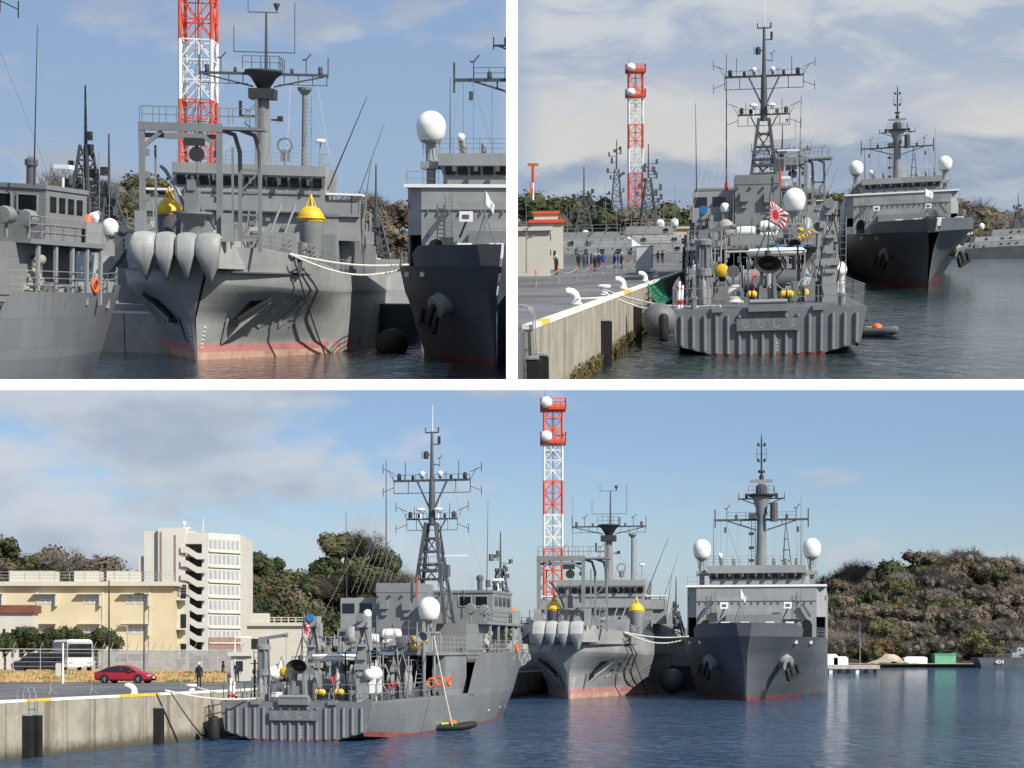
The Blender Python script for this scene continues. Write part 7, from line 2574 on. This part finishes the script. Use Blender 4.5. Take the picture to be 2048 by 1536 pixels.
prev = None
names = ['nearest', 'second', 'third', 'fourth', 'fifth', 'sixth', 'seventh', 'eighth']
for i, (u, v) in enumerate(((1072, 574), (1117, 567), (1154, 562), (1181, 557), (1205, 552), (1232, 547), (1248, 543), (1264, 540))):
    p_ = g2(u, v); B2.put(stand(names[i] + ' orange topped barrier stand from the left in the upper right view'), p_, up=1)
    if prev:
        pts = [prev.lerp(p_, t / 6) + Vector((0, 0, .9 - .25 * math.sin(math.pi * t / 6))) for t in range(7)]
        o = MB().path(pts, .012, 4).build('barrier_rope', M['rope']); B2.put(o); tag(o, 'sagging rope between barrier stands %s and %s in the upper right view' % (names[i - 1], names[i]), 'rope', 'barrier ropes')
    prev = p_
for i, (u, v) in enumerate(((101, 1389), (183, 1388), (364, 1374))):
    B3.put(stand(['left', 'middle', 'right'][i] + ' orange topped barrier stand on the quay in the lower view'), g3(u, v))

# grey cabinet, tent, bicycles (upper right view)
M['cab'] = paint('cabinet_grey', (0.56, 0.58, 0.57), .5, .05, 1)
T = thing('cabinet', 'tall grey metal cabinet on the quay in the upper right view', 'cabinet')
MB().b2(-.75, .75, 0, 1.0, .12, 2.4).build('body', M['cab'], T); MB().b2(-.82, .82, -.06, 1.06, 2.4, 2.5).build('lid', M['cab'], T)
MB().b2(-.68, .68, -.03, -.001, .25, 2.3).build('door', M['cab'], T); MB().box(.55, -.05, 1.3, .06, .05, .25).build('handle', M['steel'], T); MB().b2(-.7, .7, .1, .9, 0, .12).build('plinth', M['concrete_p'], T)
B2.put(T, g2(1288, 547), R(8), up=1)
T = thing('tent', 'white peaked tent on the quay in the upper right view', 'tent')
MB().add([(-2, -2, 2.2), (2, -2, 2.2), (2, 2, 2.2), (-2, 2, 2.2), (0, 0, 3.7), (-2, -2, 1.95), (2, -2, 1.95), (2, 2, 1.95), (-2, 2, 1.95), (-.9, -.9, 2.85), (.9, -.9, 2.85), (.9, .9, 2.85), (-.9, .9, 2.85)],
         [(0, 1, 10, 9), (1, 2, 11, 10), (2, 3, 12, 11), (3, 0, 9, 12), (9, 10, 4), (10, 11, 4), (11, 12, 4), (12, 9, 4), (5, 6, 1, 0), (6, 7, 2, 1), (7, 8, 3, 2), (8, 5, 0, 3)]).build('roof', M['white'], T)
for a, b in ((-1.9, -1.9), (1.9, -1.9), (1.9, 1.9), (-1.9, 1.9)): MB().tube((a, b, 0), (a, b, 2.1), .04, n=6).build('pole', M['steel'], T)
MB().b2(-1.9, 1.9, 1.85, 1.9, 0, 2.0).build('back_wall', M['white'], T); MB().b2(-1.9, -1.86, -1.8, 1.85, 0, 2.0).build('side_wall', M['white'], T)
B2.put(T, g2(1262, 526) + Vector((0, 3, 0)), R(12), up=1)


def bicycle(label):
    T = thing('bicycle', label, 'bicycle', 'bicycles by the shed')
    for x in (-.52, .52):
        MB().torus((x, 0, .34), .32, .02, 'y', 20, 5).build('wheel', M['black'], T)
    m = MB()
    for a, b in (((-.52, .34), (-.1, .32)), ((-.1, .32), (.38, .78)), ((-.52, .34), (-.2, .75)), ((-.2, .75), (-.1, .32)), ((-.2, .75), (.38, .78)), ((.52, .34), (.36, .95)), ((-.22, .75), (-.25, .9))):
        m.tube((a[0], 0, a[1]), (b[0], 0, b[1]), .022, n=5)
    m.build('frame', M['steel'], T)
    MB().box(-.26, 0, .92, .24, .12, .05).build('saddle', M['black'], T); MB().tube((.36, -.26, .97), (.36, .26, .97), .018, n=5).build('handlebar', M['steel'], T)
    MB().box(.5, 0, .72, .3, .3, .22).build('basket', M['steel'], T)
    return T


for i, (u, v, a) in enumerate(((1046, 536, 4), (1066, 534, -10), (1084, 533, 8))):
    B2.put(bicycle(['left', 'middle', 'right'][i] + ' bicycle leaning before the white shed in the upper right view'), g2(u, v), R(a), up=1)

# --- hawsers, nets, floating fenders, dinghies
def rope(B, a, b, sag, r, label, mat='rope', n=12, M0=None):
    a, b = Vector(a), Vector(b)
    pts = [a.lerp(b, i / n) - Vector((0, 0, sag * math.sin(math.pi * i / n))) for i in range(n + 1)]
    o = MB().path(pts, r, 6).build('mooring_rope', M[mat], None, True)
    B.put(o); tag(o, label, 'rope', 'mooring ropes')
    return o


def loc_of(B, ship, p_): return B.I @ (ship.matrix_basis @ Vector(p_))


rope(B3, E3(330, QZ + .25, 0), loc_of(B3, ms3, (-2.4, .3, 2.5)), .25, .055, 'white hawser from the quay to the minesweeper stern in the lower view')
rope(B3, E3(395, QZ + .3, -.7), loc_of(B3, ms3, (-3.6, 1.2, 2.6)), .1, .05, 'second white hawser above the first at the minesweeper stern in the lower view')
rope(B3, E3(313, QZ + .1, .25), E3(358, -.1, .3), .0, .04, 'dark rope running down the quay wall in the lower view', 'rope_d')
rope(B2, E2(1207, QZ + .3, -.7), loc_of(B2, ms2, (-2.3, .2, 2.45)), .35, .05, 'upper white hawser from the mushroom bollard in the upper right view')
rope(B2, E2(1203, QZ + .25, -.7), loc_of(B2, ms2, (-3.4, .9, 2.4)), .5, .05, 'lower white hawser from the mushroom bollard in the upper right view')
rope(B2, E2(1155, QZ + .25, -.7), E2(1207, QZ + .2, .15), .02, .04, 'short white rope between the two nearest bollards in the upper right view')
for B, sv, sp, nm, dx in ((B3, sv3, sp3, 'the lower view', 0), (B1, sv1, sp1, 'the upper left view', 0)):
    ysx = 1.0 if B is B3 else .6
    a = loc_of(B, sv, (5.6, 6 * ysx, 7.6)); b = loc_of(B, sp, (-7.9, 20 * ysx, 7.2))
    rope(B, a, b, .35, .07, 'upper white rope slung between the two bows in ' + nm); rope(B, a, b - Vector((0, 0, .25)), .9, .07, 'lower white rope slung between the two bows in ' + nm)
    a = loc_of(B, sv, (5.7, 6 * ysx, 7.4)); b = loc_of(B, sv, (6.1, 20 * ysx, .2))
    rope(B, a + Vector((.2, -.2, 0)), b + Vector((.9, -1.0, -.2)), .3, .06, 'dark rope hanging down the survey ship side in ' + nm, 'rope_d')
    a = loc_of(B, sv, (-5.0, 3 * ysx, 7.3))
    for i in range(2): rope(B, a + Vector((0, 0, .2 * i)), a + Vector((-7.5, 10 * ysx + 5, -5.0 + .3 * i)), .5, .05, ('upper' if i else 'lower') + ' dark rope from the survey ship bow to the quay in ' + nm, 'rope_d')


def float_fender(label, r, L, mat, axis='z'):
    k = MB().lathe([(r * .35, -L / 2), (r * .8, -L / 2 + r * .3), (r, -L / 2 + r * .8), (r, L / 2 - r * .8), (r * .8, L / 2 - r * .3), (r * .35, L / 2)], (0, 0, 0), 20, axis)
    o = k.build('float_fender', M[mat], None, True, 60)
    tag(o, label, 'fender')
    return o


M['fender_grey'] = paint('grey_rubber', (0.13, 0.13, 0.13), .6, .2, 1.2)
p_ = B2.atd(1318, 640, 85.5); B2.put(float_fender('round grey fender squeezed between quay and minesweeper in the upper right view', .82, 1.64, 'fender_grey', 'y'), p_)
p_ = B2.atd(1327, 655, 83.6); B2.put(float_fender('dark cylindrical fender hanging at the transom corner in the upper right view', .24, 1.3, 'black'), p_)
p_ = B3.atd(428, 1458, 105.2); B3.put(float_fender('black cylindrical fender between quay and minesweeper in the lower view', .34, 1.6, 'black'), p_)
p_ = B3.atd(404, 1466, 107.2); B3.put(float_fender('short black fender low on the quay wall beside the minesweeper in the lower view', .3, .9, 'black'), p_)
p_ = B1.atd(784, 660, 138); B1.put(float_fender('large dark round fender between the two hulls in the upper left view', 1.25, 2.6, 'black', 'y'), (p_.x, p_.y, .55))
p_ = B3.atd(1345, 1362, 225); B3.put(float_fender('large dark round fender between the two hulls in the lower view', 1.6, 3.2, 'grey_d', 'y'), p_)


def dinghy(label, tubecol):
    T = thing('dinghy', label, 'boat', 'inflatable dinghies')
    pts = [(-1.5, -.62, .18), (-.5, -.66, .2), (.6, -.6, .24), (1.2, -.35, .34), (1.45, 0, .38), (1.2, .35, .34), (.6, .6, .24), (-.5, .66, .2), (-1.5, .62, .18)]
    MB().path(pts, [.17, .24, .24, .24, .23, .24, .24, .24, .17], 12).build('tube', M[tubecol], T, True)
    MB().prism([(-1.3, -.6), (.6, -.55), (1.2, 0), (.6, .55), (-1.3, .6)], .02, .08).build('floor', M['grey_l'], T)
    MB().b2(-1.32, -1.22, -.55, .55, .05, .5).build('transom', M['grey_d'], T)
    m = MB().box(-1.45, 0, .85, .38, .32, .42, tx=.8, ty=.8).box(-1.5, 0, .35, .14, .12, .7).bar((-1.3, 0, .8), (-.8, .1, .85), .06); m.build('outboard', M['black'], T)
    MB().ball((.0, .1, .45), .3, .3, .26).build('buoy', M['orange'], T, True); MB().box(-.55, .1, .35, .5, .4, .3).build('bag', paint('lime', (.55, .7, .05), .6, .1), T); MB().box(.5, -.2, .3, .4, .3, .25).build('bag', M['white'], T)
    return T


p_ = B3.at(906, 1460); B3.put(dinghy('black inflatable dinghy with outboard beside the minesweeper in the lower view', 'black'), p_, R(-8))
p_ = B2.at(1752, 672); B2.put(dinghy('grey inflatable dinghy at the minesweeper starboard quarter in the upper right view', 'grey_d'), p_, R(60), up=.8)
rope(B3, B3.at(905, 1452, .6), loc_of(B3, ms3, (4.6, 14.5, 6.4)), .2, .03, 'thin white painter from the dinghy up to the minesweeper in the lower view')

# green safety net between quay and ship
T = MB()
a0, a1 = E2(1296, QZ, .3), E2(1325, QZ, .3)
b0, b1 = loc_of(B2, ms2, (-4.75, 7, 2.9)), loc_of(B2, ms2, (-4.8, 16, 2.9))
N = 14
P4 = lambda s_, t: a0.lerp(a1, s_).lerp(b0.lerp(b1, s_), t) - Vector((0, 0, .9 * math.sin(math.pi * t)))
for i in range(N + 1):
    T.path([P4(i / N, k / 8) for k in range(9)], .035, 4); T.path([P4(k / 8, i / N) for k in range(9)], .035, 4)
o = T.build('safety_net', paint('green_net', (.02, .20, .10), .8, .1)); B2.put(o); tag(o, 'green safety net slung between quay and minesweeper in the upper right view', 'net')
# weed and shells along the waterline of the wall
rg = random.Random(12); vs = []; fs = []
for i in range(3600):
    t = -6 + 46 * rg.random() ** 1.3; z = rg.uniform(-.1, .35) + .45 * rg.random() ** 2; p_ = Vector((e2a.x, e2a.y, z)) + d2 * t + Vector((d2.y, -d2.x, 0)) * (.22 + rg.uniform(0, .10)); s_ = rg.uniform(.03, .10); o_ = len(vs)
    for k in range(4): vs.append(p_ + Vector((rg.uniform(-s_, s_), rg.uniform(-s_, s_), rg.uniform(-s_ * 1.6, s_))))
    fs += [(o_, o_ + 1, o_ + 2), (o_, o_ + 2, o_ + 3), (o_, o_ + 1, o_ + 3), (o_ + 1, o_ + 2, o_ + 3)]
me = bpy.data.meshes.new('weed'); me.from_pydata(vs, [], fs); me.materials.append(foliage_mat('brown_weed', (.11, .085, .035))); me.update()
o = bpy.data.objects.new('weed', me); C.objects.link(o); B2.put(o); tag(o, 'crust of brown weed and shells along the quay waterline in the upper right view', None, None, 'stuff'); clip(o, None, 1, 768)

# hedge bushes in front of the cream building
for i, u in enumerate((10, 45, 85, 130, 178, 205)):
    p_ = B3.atd(u, 1300, 172); tree(B3, (p_.x, p_.y, 3.0), 1.9 + .3 * (i % 2), 0, i + 3, ['first', 'second', 'third', 'fourth', 'fifth', 'sixth'][i] + ' evergreen bush from the left before the cream building in the lower view', 'bushes before the cream building')

# --- flags
fl_ = flag('ensign', 'red and white rayed ensign hanging limp at the minesweeper stern in the lower view', 'ensign', 1.5, 1.0, .95, 1)
fl_.matrix_basis = ms3.matrix_basis @ Matrix.Translation((.09, 1.28, 7.7)) @ Matrix.Rotation(R(-35), 4, 'Z')
fl_ = flag('ensign', 'red and white rayed ensign flying at the minesweeper stern in the upper right view', 'ensign', 1.35, .95, .42, 2)
fl_.matrix_basis = ms2.matrix_basis @ Matrix.Translation((.09, 1.28, 7.55)) @ Matrix.Rotation(R(12), 4, 'Y')
for sh, nm, k in ((sp3, 'the lower view', 1.0), (sp2, 'the upper right view', 2.0), (sp1, 'the upper left view', .6)):
    f_ = flag('jack_flag', 'white flag on the bow staff of the twin dome ship in ' + nm, 'white', 1.3, .9, .9 if k != 2.0 else .5, 3)
    f_.matrix_basis = sh.matrix_basis @ Matrix.Translation((-.45, -2.6, 12.1)) @ Matrix.Rotation(R(20), 4, 'Z')
